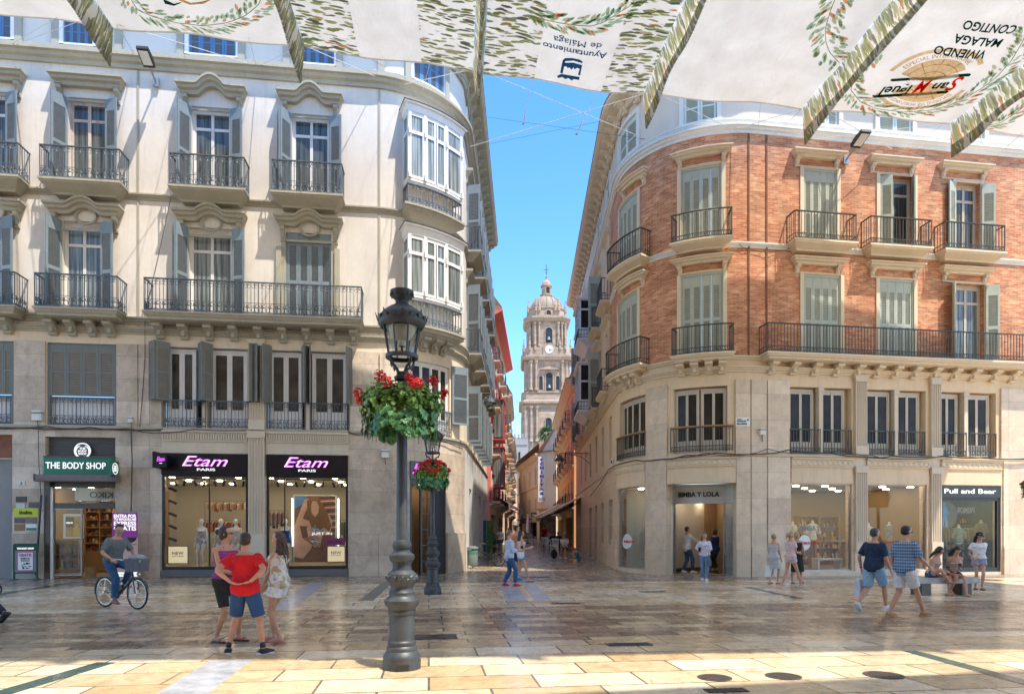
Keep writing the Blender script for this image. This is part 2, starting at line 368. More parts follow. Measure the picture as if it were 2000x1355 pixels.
def cover(px, py, wpx, kind, label, group='drain covers in the paving'):
    p = gpt(px, py); wd = wpx/F*p.y
    t_ = thing('manhole_cover' if kind != 'grate' else 'drain_grate', label, 'manhole cover' if kind != 'grate' else 'drain grate', p, group)
    f = MB(); 
    if kind == 'round':
        f.lathe([(wd/2, 0), (wd/2, .007), (wd/2-.03, .009), (wd/2-.04, .004)], 28, p)
        m = MB(); m.lathe([(wd/2-.045, .0), (wd/2-.045, .008), (.01, .008)], 28, p)
        for k in range(9):
            for j in range(9):
                x, y = (k-4)*wd/10, (j-4)*wd/10
                if math.hypot(x, y) < wd*.42: m.box(p.x+x-.012, p.x+x+.012, p.y+y-.012, p.y+y+.012, .008, .011)
        obj('rim', f, MATS['cast_iron'], t_); obj('lid', m, MATS['cast_iron'], t_); return
    dp = wd*(.62 if kind == 'square' else .36); a = THG; u = Vector((math.cos(a), math.sin(a), 0)); v = Vector((-u.y, u.x, 0))
    def mp_(x, y, z): return p+u*x+v*y+Vector((0, 0, z))
    f.map = mp_
    for (x0, x1, y0, y1) in ((-wd/2, wd/2, -dp/2, -dp/2+.03), (-wd/2, wd/2, dp/2-.03, dp/2), (-wd/2, -wd/2+.03, -dp/2, dp/2), (wd/2-.03, wd/2, -dp/2, dp/2)): f.box(x0, x1, y0, y1, -.01, .009)
    obj('rim', f, MATS['cast_iron'], t_)
    m = MB(mp_)
    if kind == 'grate':
        k = int(wd/.045)
        for i in range(k): m.box(-wd/2+.03+i*(wd-.06)/k, -wd/2+.03+i*(wd-.06)/k+.022, -dp/2, dp/2, -.01, .008)
        m.box(-wd/2, wd/2, -.015, .015, -.01, .0085)
        b = MB(mp_); b.quad((-wd/2, -dp/2, .003), (wd/2, -dp/2, .003), (wd/2, dp/2, .003), (-wd/2, dp/2, .003)); obj('pit', b, MATS['black_text'], t_)
    else:
        m.box(-wd/2+.03, wd/2-.03, -dp/2+.03, dp/2-.03, -.01, .006); m2 = MB(mp_)
        for k in range(1, 6): m.lathe([(k*dp*.09, .005), (k*dp*.09, .009), (k*dp*.09-.015, .009), (k*dp*.09-.015, .005)], 24, cap=False)
    obj('lid', m, MATS['cast_iron'], t_)
cover(850, 1243, 84, 'square', 'square iron manhole cover with ring pattern beside the big lamp post base')
cover(1228, 1258, 88, 'grate', 'large slotted drain grate in the paving, the biggest of the grates')
cover(1105, 1178, 56, 'grate', 'small slotted drain grate at the mouth of the side street')
cover(1274, 1155, 50, 'grate', 'small slotted drain grate in front of the shop doorway')
cover(1047, 1127, 56, 'grate', 'narrow slotted drain grate behind the couple looking at a phone')
cover(1396, 1323, 66, 'round', 'round iron manhole cover, leftmost of the three round ones at the bottom right')
cover(1530, 1320, 68, 'round', 'round iron manhole cover, middle one of the three round ones at the bottom right')
cover(1726, 1318, 74, 'round', 'round iron manhole cover, rightmost of the three round ones near the green stone strip')
cover(1418, 1348, 82, 'grate', 'dark slotted drain grate at the bottom edge below the round covers')

# ---------------------------------------------------------------- facade paths
class Path:
    def __init__(s, pts, arc):
        s.p = [Vector((x, y)) for x, y in pts]; s.c = [0]
        for i in range(1, len(s.p)): s.c.append(s.c[-1]+(s.p[i]-s.p[i-1]).length)
        s.L = s.c[-1]; s.arc = (s.c[arc[0]], s.c[arc[1]])
        s.t = []
        for i in range(len(s.p)):
            a = s.p[max(i-1, 0)]; b = s.p[min(i+1, len(s.p)-1)]; s.t.append((b-a).normalized())
        s.t[arc[0]] = (s.p[arc[0]]-s.p[arc[0]-1]).normalized(); s.t[arc[1]] = (s.p[min(arc[1]+1, len(s.p)-1)]-s.p[arc[1]]).normalized()
    def curved(s, a, b):
        a, b = min(a, b), max(a, b); return b > s.arc[0]+.01 and a < s.arc[1]-.01
    def fr(s, q):
        c = s.c; n = len(c)
        if q <= 0: return s.p[0]+s.t[0]*q, s.t[0]
        if q >= s.L: return s.p[-1]+s.t[-1]*(q-s.L), s.t[-1]
        lo, hi = 0, n-1
        while hi-lo > 1:
            m = (lo+hi)//2
            if c[m] <= q: lo = m
            else: hi = m
        f = (q-c[lo])/(c[hi]-c[lo])
        if c[hi] <= s.arc[0]+1e-6: tt = s.t[0] if lo == 0 else s.t[lo]
        elif c[lo] >= s.arc[1]-1e-6: tt = s.t[-1]
        else: tt = (s.t[lo]*(1-f)+s.t[hi]*f).normalized()
        return s.p[lo]+(s.p[hi]-s.p[lo])*f, tt
    def m(s, q, d, z):
        p, t_ = s.fr(q); return Vector((p.x+t_.y*d, p.y-t_.x*d, z))
    def s_at(s, px, d=0, lo=-6, hi=None):
        hi = hi or s.L+8; a, b = lo, hi
        for _ in range(40):
            k = (a+b)/2; v = s.m(k, d, 0); x = CX+F*v.x/v.y
            if x < px: a = k
            else: b = k
        return (a+b)/2
    def z_at(s, q, py, d=0): v = s.m(q, d, 0); return EYE+(HY-py)*v.y/F
    def at(s, px, py, d=0): q = s.s_at(px, d); return q, s.z_at(q, py, d)
    def rect(s, x0, y0, x1, y1, d=0):
        """pixel box -> s0, s1, z0, z1 (heights read at its middle)"""
        a = s.s_at(x0, d); b = s.s_at(x1, d); m_ = s.s_at((x0+x1)/2, d)
        return a, b, s.z_at(m_, y1, d), s.z_at(m_, y0, d)
def arcpts(p, a0, a1, Rr, n=22):
    out = [p]; x, y = p
    for i in range(n):
        a = a0+(a1-a0)*(i+.5)/n; st = Rr*abs(a1-a0)/n; x += math.cos(a)*st; y += math.sin(a)*st; out.append((x, y))
    return out
X0 = -12.73; yL = lambda x: 23.64+.121*(x-X0)
aL = arcpts((-4.917, yL(-4.917)), R(12), R(80), 3.77)
dx = -1.98-aL[-1][0]
ex, ey = aL[-1]
PL = Path([(-19, yL(-19))]+aL+[(ex+.02*(44-ey), 44)], (1, len(aL)))
yR = lambda x: 24.2+.145*(x-8.14)
aR = arcpts((4.46, 28.0), R(-91), R(8.2), 3.74)
PR = Path([(4.92, 51.0)]+aR+[(aR[-1][0]+14, aR[-1][1]+14*.145)], (1, len(aR)))
print('ends', aL[-1], aR[-1], yR(aR[-1][0]))

# ---------------------------------------------------------------- facade builders
def wall(P, name, mat, parent, s0, s1, z0, z1, ops=(), d=0, rev=.3, step=.2, top=False):
    """sheet of wall with openings (a,b,c,e) and their reveals"""
    m = MB(P.m)
    ops = [(max(a, s0), min(b, s1), max(c_, z0), min(e, z1)) for a, b, c_, e in ops if b > s0 and a < s1 and e > z0 and c_ < z1]
    S = {s0, s1}; Z = {z0, z1}
    for a, b, c_, e in ops: S |= {a, b}; Z |= {c_, e}
    S = sorted(S); Z = sorted(Z); SS = []
    for a, b in zip(S, S[1:]):
        n = 1
        if P.curved(a, b): n = max(1, int((b-a)/step)+1)
        SS += [a+(b-a)*i/n for i in range(n)]
    SS.append(S[-1])
    for a, b in zip(SS, SS[1:]):
        k0 = None
        for c_, e in zip(Z, Z[1:]):
            ms, mz = (a+b)/2, (c_+e)/2
            if any(o[0] < ms < o[1] and o[2] < mz < o[3] for o in ops):
                if k0 is not None: m.quad((a, d, k0), (b, d, k0), (b, d, c_), (a, d, c_)); k0 = None
            elif k0 is None: k0 = c_
        if k0 is not None: m.quad((a, d, k0), (b, d, k0), (b, d, Z[-1]), (a, d, Z[-1]))
    for a, b, c_, e in ops:
        n = max(1, int((b-a)/step)) if P.curved(a, b) else 1
        m.quad((a, d, c_), (a, d-rev, c_), (a, d-rev, e), (a, d, e), [(0, c_), (rev, c_), (rev, e), (0, e)])
        m.quad((b, d, c_), (b, d-rev, c_), (b, d-rev, e), (b, d, e), [(0, c_), (rev, c_), (rev, e), (0, e)])
        for i in range(n):
            x, y = a+(b-a)*i/n, a+(b-a)*(i+1)/n
            m.quad((x, d, e), (y, d, e), (y, d-rev, e), (x, d-rev, e)); 
            if c_ > z0+.01: m.quad((x, d, c_), (y, d, c_), (y, d-rev, c_), (x, d-rev, c_))
    if top:
        m.quad((s0, d, z0), (s0, 0, z0), (s0, 0, z1), (s0, d, z1)); m.quad((s1, d, z0), (s1, 0, z0), (s1, 0, z1), (s1, d, z1))
        n = max(1, int((s1-s0)/step)) if P.curved(s0, s1) else 1
        for i in range(n):
            x, y = s0+(s1-s0)*i/n, s0+(s1-s0)*(i+1)/n
            m.quad((x, d, z1), (y, d, z1), (y, 0, z1), (x, 0, z1))
    return obj(name, m, mat, parent)
def slab(P, m, s0, s1, prof, zf=None, seg=None):
    """moulding: prof rows (d, z, inset) swept from s0 to s1 with returned ends"""
    n = seg or (max(1, int((s1-s0)/.2)) if P.curved(s0, s1) else 1)
    rings = []
    for d, z, ins in prof:
        a, b = s0+ins, s1-ins; r = [(a, 0, z+(zf(a) if zf else 0))]
        for i in range(n+1):
            q = a+(b-a)*i/n; r.append((q, d, z+(zf(q) if zf else 0)))
        r.append((b, 0, z+(zf(b) if zf else 0))); rings.append(r)
    k = len(rings[0]); vs = [p for r in rings for p in r]; fs = []
    for j in range(len(rings)-1):
        for i in range(k-1): fs.append((j*k+i, j*k+i+1, (j+1)*k+i+1, (j+1)*k+i))
    # top and bottom strips back to the wall
    for j in (0, len(rings)-1):
        d, z, ins = prof[j]; a, b = s0+ins, s1-ins; base = len(vs)
        for i in range(n+1):
            q = a+(b-a)*i/n; vs.append((q, 0, z+(zf(q) if zf else 0)))
        for i in range(n): fs.append((j*k+1+i, j*k+2+i, base+i+1, base+i))
    m.add(vs, fs, [(p[0]+p[1], p[2]) for p in vs])
def cornice(P, name, mat, parent, s0, s1, z, h, proj, seg=None):
    m = MB(P.m); slab(P, m, s0, s1, [(.0, z+h, 0), (proj, z+h*.96, 0), (proj, z+h*.72, 0), (proj*.72, z+h*.66, proj*.28), (proj*.6, z+h*.42, proj*.4), (proj*.3, z+h*.3, proj*.7), (proj*.25, z, proj*.75)])
    return obj(name, m, mat, parent)
def corbel(m, s, z, h, d, wd):
    poly = [(0, z), (0, z-h), (d*.28, z-h), (d*.36, z-h*.86), (d*.28, z-h*.72), (d*.42, z-h*.5), (d*.75, z-h*.33), (d*.98, z-h*.28), (d, z-h*.1), (d*.9, z)]
    m.prism(poly, s-wd/2, s+wd/2, 0)
    m.box(s-wd*.62, s+wd*.62, 0, d*1.06, z, z+h*.08)
    m.box(s-wd*.2, s+wd*.2, d*.3, d*.52, z-h*.8, z-h*.45)
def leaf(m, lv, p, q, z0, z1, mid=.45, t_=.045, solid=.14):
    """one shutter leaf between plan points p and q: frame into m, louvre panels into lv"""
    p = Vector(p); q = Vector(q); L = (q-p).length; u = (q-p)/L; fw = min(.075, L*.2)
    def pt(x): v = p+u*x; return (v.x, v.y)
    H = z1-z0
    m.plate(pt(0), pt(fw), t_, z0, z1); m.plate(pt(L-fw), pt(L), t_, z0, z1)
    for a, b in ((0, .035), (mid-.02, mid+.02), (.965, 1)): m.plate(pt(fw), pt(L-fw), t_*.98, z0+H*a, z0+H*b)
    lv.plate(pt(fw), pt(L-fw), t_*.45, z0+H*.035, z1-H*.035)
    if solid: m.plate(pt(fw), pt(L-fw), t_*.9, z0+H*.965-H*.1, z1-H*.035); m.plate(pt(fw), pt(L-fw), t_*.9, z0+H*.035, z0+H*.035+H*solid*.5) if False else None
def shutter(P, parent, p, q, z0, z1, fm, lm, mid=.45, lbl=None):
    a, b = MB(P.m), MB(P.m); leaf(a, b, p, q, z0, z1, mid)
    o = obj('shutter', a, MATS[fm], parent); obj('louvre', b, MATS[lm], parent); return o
def closed_shutters(P, parent, s0, s1, z0, z1, fm, lm, d=-.06, n=4, mid=.45):
    w_ = (s1-s0)/n
    for i in range(n): shutter(P, parent, (s0+w_*i+.004, d), (s0+w_*(i+1)-.004, d), z0, z1, fm, lm, mid)
def glazed(P, parent, s0, s1, z0, z1, wood, glass, d=-.2, tr=.76, panel=.0, leaves=2, mw=.05, name='window'):
    """casement pair: frame, stiles, transom and panes"""
    f = MB(P.m); g_ = MB(P.m); n = leaves; w_ = (s1-s0)/n
    f.box(s0, s1, d-.04, d+.05, z1-.08, z1); f.box(s0, s1, d-.04, d+.05, z0, z0+.08)
    f.box(s0, s0+.05, d-.04, d+.05, z0+.08, z1-.08); f.box(s1-.05, s1, d-.04, d+.05, z0+.08, z1-.08)
    for i in range(n):
        a, b = s0+w_*i, s0+w_*(i+1); 
        f.box(a+(.05 if i == 0 else .003), a+(.05 if i == 0 else 0)+mw, d-.03, d+.03, z0+.08, z1-.08); f.box(b-(.05 if i == n-1 else 0)-mw, b-(.05 if i == n-1 else .003), d-.03, d+.03, z0+.08, z1-.08)
        f.box(a+.06, b-.06, d-.03, d+.028, z0+.08, z0+.18+panel*(z1-z0)); f.box(a+.06, b-.06, d-.03, d+.028, z1-.17, z1-.08)
        if tr: zt = z0+(z1-z0)*tr; f.box(a+.06, b-.06, d-.03, d+.028, zt-.05, zt+.05)
    o = obj(name, f, MATS[wood], parent)
    g_.box(s0+.05, s1-.05, d-.012, d, z0+.1, z1-.1); obj('pane', g_, MATS[glass], o)
    return o
def scrolls(m, s0, s1, d, z0, h, axis, every, rr=.013):
    n = max(1, int(round(abs(s1-s0)/every))); w_ = (s1-s0)/n
    for i in range(n):
        c = s0+w_*(i+.5)
        for sg, zz, r1 in ((-1, .33, .30), (1, .33, .30), (-1, .72, .2), (1, .72, .2)):
            pts = []
            for k in range(7):
                a = 2*math.pi*k/7*.86+(.6 if sg > 0 else math.pi-.6)*1
                q = c+sg*abs(w_)*.23+math.cos(a)*abs(w_)*r1*.75; z = z0+h*zz+math.sin(a)*h*r1
                pts.append((q, d, z) if axis == 0 else (d, q, z))
            m.tube(pts, rr, 3, False)
def railing(P, parent, s0, s1, d, z0, z1, mat='iron_left', style=0, sp=.125, base=0, name='railing', sides=True):
    m = MB(P.m); H = z1-z0; bt = .008 if style == 0 else .009
    m.box(s0-.01, s1+.01, d-.03, d+.03, z1-.035, z1); m.box(s0, s1, d-.015, d+.015, z0+.04, z0+.065)
    n = max(2, int((s1-s0)/sp)); 
    for i in range(n+1):
        q = s0+(s1-s0)*i/n; b_ = .014 if i in (0, n) or (style == 0 and i % 6 == 0) else bt
        m.box(q-b_, q+b_, d-b_, d+b_, z0, z1-.03)
    if style == 0:
        m.box(s0, s1, d-.01, d+.01, z0+H*.34, z0+H*.34+.014)
        scrolls(m, s0, s1, d, z0+.06, H*.28, 0, .25)
        scrolls(m, s0, s1, d, z0+H*.80, H*.17, 0, .25, .010)
    else:
        m.box(s0, s1, d-.012, d+.012, z0+.20, z0+.22); k = int((s1-s0)/.07)
        for i in range(k):
            q = s0+(s1-s0)*(i+.5)/k; m.tube([(q-.028, d, z0+.07), (q+.028, d, z0+.20)], .007, 3, False); m.tube([(q+.028, d, z0+.07), (q-.028, d, z0+.20)], .007, 3, False)
    if sides and d > .15:
        for q in (s0, s1):
            m.box(q-.025, q+.025, 0, d, z1-.034, z1-.002); m.box(q-.012, q+.012, 0, d, z0+.042, z0+.063)
            k = max(2, int(d/sp))
            for i in range(k): y = d*i/k+.02; m.box(q-bt, q+bt, y-bt, y+bt, z0, z1-.03)
            if style == 0: scrolls(m, .05, d, q, z0+.06, H*.28, 1, .25)
            else: m.box(q-.01, q+.01, 0, d, z0+.20, z0+.22)
    return obj(name, m, MATS[mat], parent)
def balcony(P, bld, s0, s1, d, z, h, mat='iron_left', trim='trim_left', style=0, th=.22, ins=.28, cor=None, taper=True):
    m = MB(P.m)
    pr = [(d+.06, z, 0), (d+.06, z-.07, 0), (d+.02, z-.09, .04), (d+.02, z-.13, .04)]
    pr += [(d*.55, z-th-.1, ins), (d*.5, z-th-.16, ins+.05)] if taper else [(d-.05, z-th, .11), (d-.05, z-th-.06, .11), (d-.14, z-th-.09, .2)]
    slab(P, m, s0-.05, s1+.05, pr)
    b = obj('balcony', m, MATS[trim], bld)
    railing(P, b, s0, s1, d-.02, z, z+h, mat, style)
    return b
def hood(P, bld, s0, s1, z, h, d, trim, arch=0, oval=False, plaster=None, o0=None, o1=None, zo=None, col=False, cons=.55):
    """window head: cornice, optional raised centre, consoles, frieze and architrave round opening o0..o1"""
    m = MB(P.m); c = (s0+s1)/2; hw = (s1-s0)/2
    def zf(q):
        x = abs(q-c)/hw
        if arch == 0: return 0
        if x < .36: return arch*math.cos(x/.36*math.pi/2)**.8*1.0+arch*.12
        if x < .46: return arch*.12*(1-(x-.36)/.1)
        return 0
    prof = [(.0, z, 0), (d, z, 0), (d, z-h*.22, 0), (d*.8, z-h*.3, .05), (d*.75, z-h*.55, .07), (d*.5, z-h*.66, .12), (d*.42, z-h, .16), (0, z-h, .16)]
    slab(P, m, s0, s1, prof, zf if arch else None, 26 if arch else None)
    zb = z-h
    for q in (s0+.27, s1-.27):
        corbel(m, q, zb+.01, cons, d*.55, .15)
    m.box(s0+.36, s1-.36, 0, .05, zb-cons*.95, zb-cons*.8); 
    if oval:
        pts = [(c+.34*math.cos(a*math.pi/12), .05, zb-.05+.27*math.sin(a*math.pi/12)+arch*.2) for a in range(24)]
        m.tube(pts+pts[:1], .05, 6, False)
    if o0 is not None:
        w_ = .14
        zt = zb-cons*.95
        m.box(o0-w_, o0, 0, .045, zo, zt); m.box(o1, o1+w_, 0, .045, zo, zt)
        if col:
            for q in (o0-.22, o1+.22): m.box(q-.09, q+.09, 0, .12, zo, zt-.2)
    if cons: pass
    return obj('window_head', m, MATS[trim], bld)
def fluted(P, bld, s0, s1, z0, z1, mat='cream_pilaster', d=.14, n=5):
    m = MB(P.m); hb = min(.35, (z1-z0)*.12)
    m.box(s0-.03, s1+.03, 0, d+.05, z0, z0+hb); m.box(s0, s1, 0, d-.03, z0+hb, z1-.25); m.box(s0-.03, s1+.03, 0, d+.04, z1-.25, z1)
    w_ = (s1-s0)/(n*2+1)
    for i in range(n+1): m.box(s0+w_*2*i, s0+w_*(2*i+1), d-.03, d, z0+hb, z1-.25)
    return obj('pilaster', m, MATS[mat], bld)

# ---------------------------------------------------------------- lettering
_tc = {}
def textmesh(body, shear=0, bold=0, ext=.5, res=3, space=1, align='LEFT', lsp=1.0):
    key = (body, shear, bold, ext, space, align, lsp)
    if key in _tc: return _tc[key]
    cu = bpy.data.curves.new('text', 'FONT'); cu.body = body; cu.size = 1; cu.shear = shear; cu.offset = bold; cu.extrude = ext; cu.resolution_u = res
    cu.space_character = space; cu.align_x = align; cu.space_line = lsp
    o = bpy.data.objects.new('text', cu); C.objects.link(o); bpy.context.view_layer.update()
    me = bpy.data.meshes.new_from_object(o.evaluated_get(bpy.context.evaluated_depsgraph_get()))
    vs = [tuple(v.co) for v in me.vertices]; fs = [tuple(p.vertices) for p in me.polygons]
    bpy.data.objects.remove(o); bpy.data.curves.remove(cu); bpy.data.meshes.remove(me)
    x0 = min(v[0] for v in vs); x1 = max(v[0] for v in vs); y0 = min(v[1] for v in vs); y1 = max(v[1] for v in vs)
    vs = [((v[0]-x0)/(x1-x0), (v[1]-y0)/(y1-y0), v[2]/ext if ext else 0) for v in vs]
    _tc[key] = (vs, fs); return vs, fs
def lettering(m, body, s0, s1, z0, z1, d, dep=.012, **k):
    """letters filling the box s0..s1, z0..z1 standing on offset d of the builder's map"""
    vs, fs = textmesh(body, **k)
    m.add([(s0+x*(s1-s0), d+dep*(.5+.5*z), z0+y*(z1-z0)) for x, y, z in vs], fs)
# ---------------------------------------------------------------- shop interiors
def shop_room(P, bld, s0, s1, z0, z1, dep=4, wallm='shop_wall', lights=3, floor='shop_floor', e=22):
    m = MB(P.m); a, b = s0-.02, s1+.02; d0, d1 = -.32, -.32-dep
    m.quad((a, d1, z0), (b, d1, z0), (b, d1, z1), (a, d1, z1)); m.quad((a, d0, z0), (a, d1, z0), (a, d1, z1), (a, d0, z1))
    m.quad((b, d0, z0), (b, d1, z0), (b, d1, z1), (b, d0, z1)); m.quad((a, d0, z1), (b, d0, z1), (b, d1, z1), (a, d1, z1))
    o = obj('shop_interior', m, MATS[wallm], bld)
    f = MB(P.m); f.quad((a, d0, z0), (b, d0, z0), (b, d1, z0), (a, d1, z0)); obj('shop_floor', f, MATS[floor], bld)
    l = MB(P.m)
    for i in range(lights):
        for j in range(3):
            q = a+(b-a)*(i+.5)/lights; y = d0-.28-dep*.3*j; l.box(q-.08, q+.08, y-.08, y+.08, z1-.05, z1-.02)
    obj('ceiling_light', l, MATS['warm_light'], bld)
def spots(P, bld, s0, s1, z, d=-.6, n=7):
    m = MB(P.m); m.box(s0, s1, d-.02, d+.02, z-.05, z-.01)
    for i in range(n):
        q = s0+(s1-s0)*(i+.5)/n; m.box(q-.012, q+.012, d-.012, d+.012, z-.14, z-.05)
        m.tube([(q, d, z-.13), (q+.05*(-1)**i, d-.05, z-.3)], .045, 8)
    obj('spotlight_rail', m, MATS['door_black'], bld)
def shopglass(P, bld, s0, s1, z0, z1, d=-.1, frame='door_black', fw=.06, mull=()):
    f = MB(P.m); f.box(s0, s1, d-.05, d+.05, z1-fw, z1); f.box(s0, s1, d-.05, d+.05, z0, z0+fw*1.4)
    f.box(s0, s0+fw, d-.05, d+.05, z0+fw*1.4, z1-fw); f.box(s1-fw, s1, d-.05, d+.05, z0+fw*1.4, z1-fw)
    for q in mull: f.box(q-.02, q+.02, d-.03, d+.03, z0+fw*1.4, z1-fw)
    o = obj('display_window', f, MATS[frame], bld)
    g_ = MB(P.m); n = 8 if P.curved(s0, s1) else 1
    for i in range(n):
        a = s0+fw+(s1-s0-2*fw)*i/n; b = s0+fw+(s1-s0-2*fw)*(i+1)/n; g_.quad((a, d, z0+fw), (b, d, z0+fw), (b, d, z1-fw), (a, d, z1-fw))
    obj('pane', g_, MATS['glass_clear'], o); return o

# ================================================================ LEFT BUILDING
P = PL
px = lambda x, d=0: P.s_at(x, d)
SE = P.arc[1]; LEND = P.L
bl = thing('corner_building', 'cream rendered corner building with grey shutters and two white bay windows', 'building', (-9, 26, 0))
Z3, Z2, ZM, ZL, ZC, ZE = 13.65, 9.25, 8.71, 5.3, 18.25, 20.3
up = []           # (s0,s1,z0,z1) openings of upper floors
W3 = [(-46, 12), (133, 206), (374, 450), (570, 643)]
W2 = [(-62, 2), (122, 197), (369, 453), (558, 647)]
for a, b in W3: up.append((px(a), px(b), Z3, 16.85))
for a, b in W2: up.append((px(a), px(b), Z2, 12.52))
# side street windows of this building
LS = [SE+1.1+3.05*i for i in range(5)]
for q in LS:
    up += [(q, q+1.25, Z3, 16.6), (q, q+1.25, Z2, 12.3)]
b0, b1 = px(797, .7), px(906, .7)
wall(P, 'wall', MATS['plaster_left'], bl, -2, LEND, ZM, ZC, up, 0, .3)
att = [(px(-60), px(22), 18.72, 19.6), (px(124), px(182), 18.72, 19.6), (px(369), px(461), 18.72, 19.62), (px(586), px(653), 18.72, 19.62), (px(808), px(868), 18.72, 20.05)]
att += [(q, q+1.2, 18.75, 19.8) for q in LS]
wall(P, 'attic_wall', MATS['attic_left'], bl, -2, LEND, ZC, ZE, att, -.02, .2)
# attic pilasters and band
m = MB(P.m)
for x in (37, 109, 232, 353, 472, 560, 663, 745, 797, 872): q = px(x); m.box(q-.12, q+.12, -.02, .07, ZC+.35, ZE-.3)
m.box(-2, LEND, -.02, .09, ZC+.18, ZC+.36); m.box(-2, LEND, -.02, .10, ZE-.32, ZE)
obj('attic_moulding', m, MATS['attic_trim_left'], bl)
for a, b, c_, e in att:
    f = MB(P.m); f.box(a-.14, a, -.02, .05, c_-.05, e+.1); f.box(b, b+.14, -.02, .05, c_-.05, e+.1); f.box(a-.14, b+.14, -.02, .04, e+.02, e+.1); f.box(a-.14, b+.14, -.02, .04, c_-.05, c_+.01)
    o = obj('attic_window', f, MATS['white_paint'], bl)
    n = 4; w_ = (b-a)/n
    for i in range(n): shutter(P, o, (a+w_*i, -.06), (a+w_*(i+1)-.01, -.06), c_, e, 'blue_shutter_frame', 'blue_louvre', .5)
cornice(P, 'cornice', MATS['trim_left'], bl, -2, LEND, ZC-.28, .42, .34)
m = MB(P.m)   # eave with brackets
slab(P, m, -2, LEND+.1, [(.72, ZE+.45, 0), (.72, ZE+.3, 0), (.62, ZE+.22, .05), (.15, ZE+.12, .1), (.12, ZE-.1, .1)])
obj('eave', m, MATS['trim_left'], bl)
q = P.arc[0]-3
while q < LEND: m = MB(P.m); corbel(m, q, ZE+.2, .42, .5, .22); q += .85; obj('eave_bracket', m, MATS['trim_left'], bl)
m = MB(P.m); slab(P, m, -2, LEND, [(.75, ZE+.46, 0), (.75, ZE+.5, 0), (-2, ZE+1.4, 0), (-6, ZE+1.5, 0)]); obj('roof', m, M('roof_tile', (.45, .25, .15), .8, .2, 6), bl)
# string courses
cornice(P, 'string_course', MATS['trim_left'], bl, -2, LEND, Z3-.28, .22, .12)
cornice(P, 'string_course', MATS['trim_left'], bl, -2, LEND, ZM-.1, .22, .14)
cornice(P, 'string_course', MATS['trim_left'], bl, -2, LEND, Z2-.3, .26, .16)
# vertical joints and drain pipe
m = MB(P.m)
for x in (270, 741): q = px(x); m.box(q-.035, q+.035, 0, .03, ZM+.2, ZC-.3)
obj('wall_joint', m, MATS['trim_left'], bl)
# floor 3
hw3 = [(-80, 40, 0), (90, 237, 0), (340, 478, .3), (538, 668, .3)]
for (a, b), (h0, h1, ar) in zip(W3, hw3):
    s0, s1 = px(a), px(b); wn = glazed(P, bl, s0, s1, Z3, 16.85, 'peeling_wood' if a == 133 else 'white_wood', 'glass_sky', -.22, .78)
    hood(P, bl, px(h0, .4), px(h1, .4), 17.5, .34, .42, 'trim_left', ar, o0=s0, o1=s1, zo=Z3, cons=.5)
    wd = (s1-s0)/2
    shutter(P, wn, (s0-.02, .02), (s0-.30, .50), Z3+.06, 16.8, 'grey_shutter_frame', 'grey_louvre'); shutter(P, wn, (s0-.33, .48), (s0-.48, .06), Z3+.06, 16.8, 'grey_shutter_frame', 'grey_louvre')
    shutter(P, wn, (s1+.02, .05), (s1+.46, .22), Z3+.06, 16.8, 'grey_shutter_frame', 'grey_louvre')
for a, b in ((-120, 34), (77, 233), (331, 476), (531, 667)):
    balcony(P, bl, px(a, .7), px(b, .7), .7, Z3, 1.12, th=.24)
hw2 = [(-90, 38), (80, 233), (333, 478), (533, 668)]
for i, ((a, b), (h0, h1)) in enumerate(zip(W2, hw2)):
    s0, s1 = px(a), px(b)
    hood(P, bl, px(h0, .4), px(h1, .4), 13.0, .32, .42, 'trim_left', .22, oval=True, o0=s0, o1=s1, zo=Z2, cons=.55, col=(i == 3))
    if i == 3:
        f = MB(P.m); f.box(s0, s0+.05, -.1, -.02, Z2, 12.52); o = obj('window', f, MATS['grey_shutter_frame'], bl)
        closed_shutters(P, o, s0+.05, s1, Z2+.02, 12.5, 'grey_shutter_frame', 'grey_louvre', -.06); continue
    wn = glazed(P, bl, s0, s1, Z2, 12.52, 'white_wood', 'glass_curtain', -.22, .76, .04)
    shutter(P, wn, (s0-.02, .02), (s0-.28, .50), Z2+.06, 12.5, 'grey_shutter_frame', 'grey_louvre'); shutter(P, wn, (s0-.30, .48), (s0-.52, .06), Z2+.06, 12.5, 'grey_shutter_frame', 'grey_louvre')
    shutter(P, wn, (s1+.02, .05), (s1+.48, .2), Z2+.06, 12.5, 'grey_shutter_frame', 'grey_louvre')
for a, b in ((-130, 28), (67, 228), (281, 705)):
    balcony(P, bl, px(a, .75), px(b, .75), .75, Z2, 1.14, th=.2, taper=False)
def corbels(xs, z, h, d, wd, mat, py=None):
    for x in xs:
        m = MB(P.m); corbel(m, px(x, .3), z, h, d, wd); obj('corbel', m, MATS[mat], bl_)
bl_ = bl
corbels((8, 97, 135, 175, 211, 308, 356, 406, 454, 503, 551, 598, 645, 690, 832, 853, 872), Z2-.3, .48, .5, .26, 'trim_left')
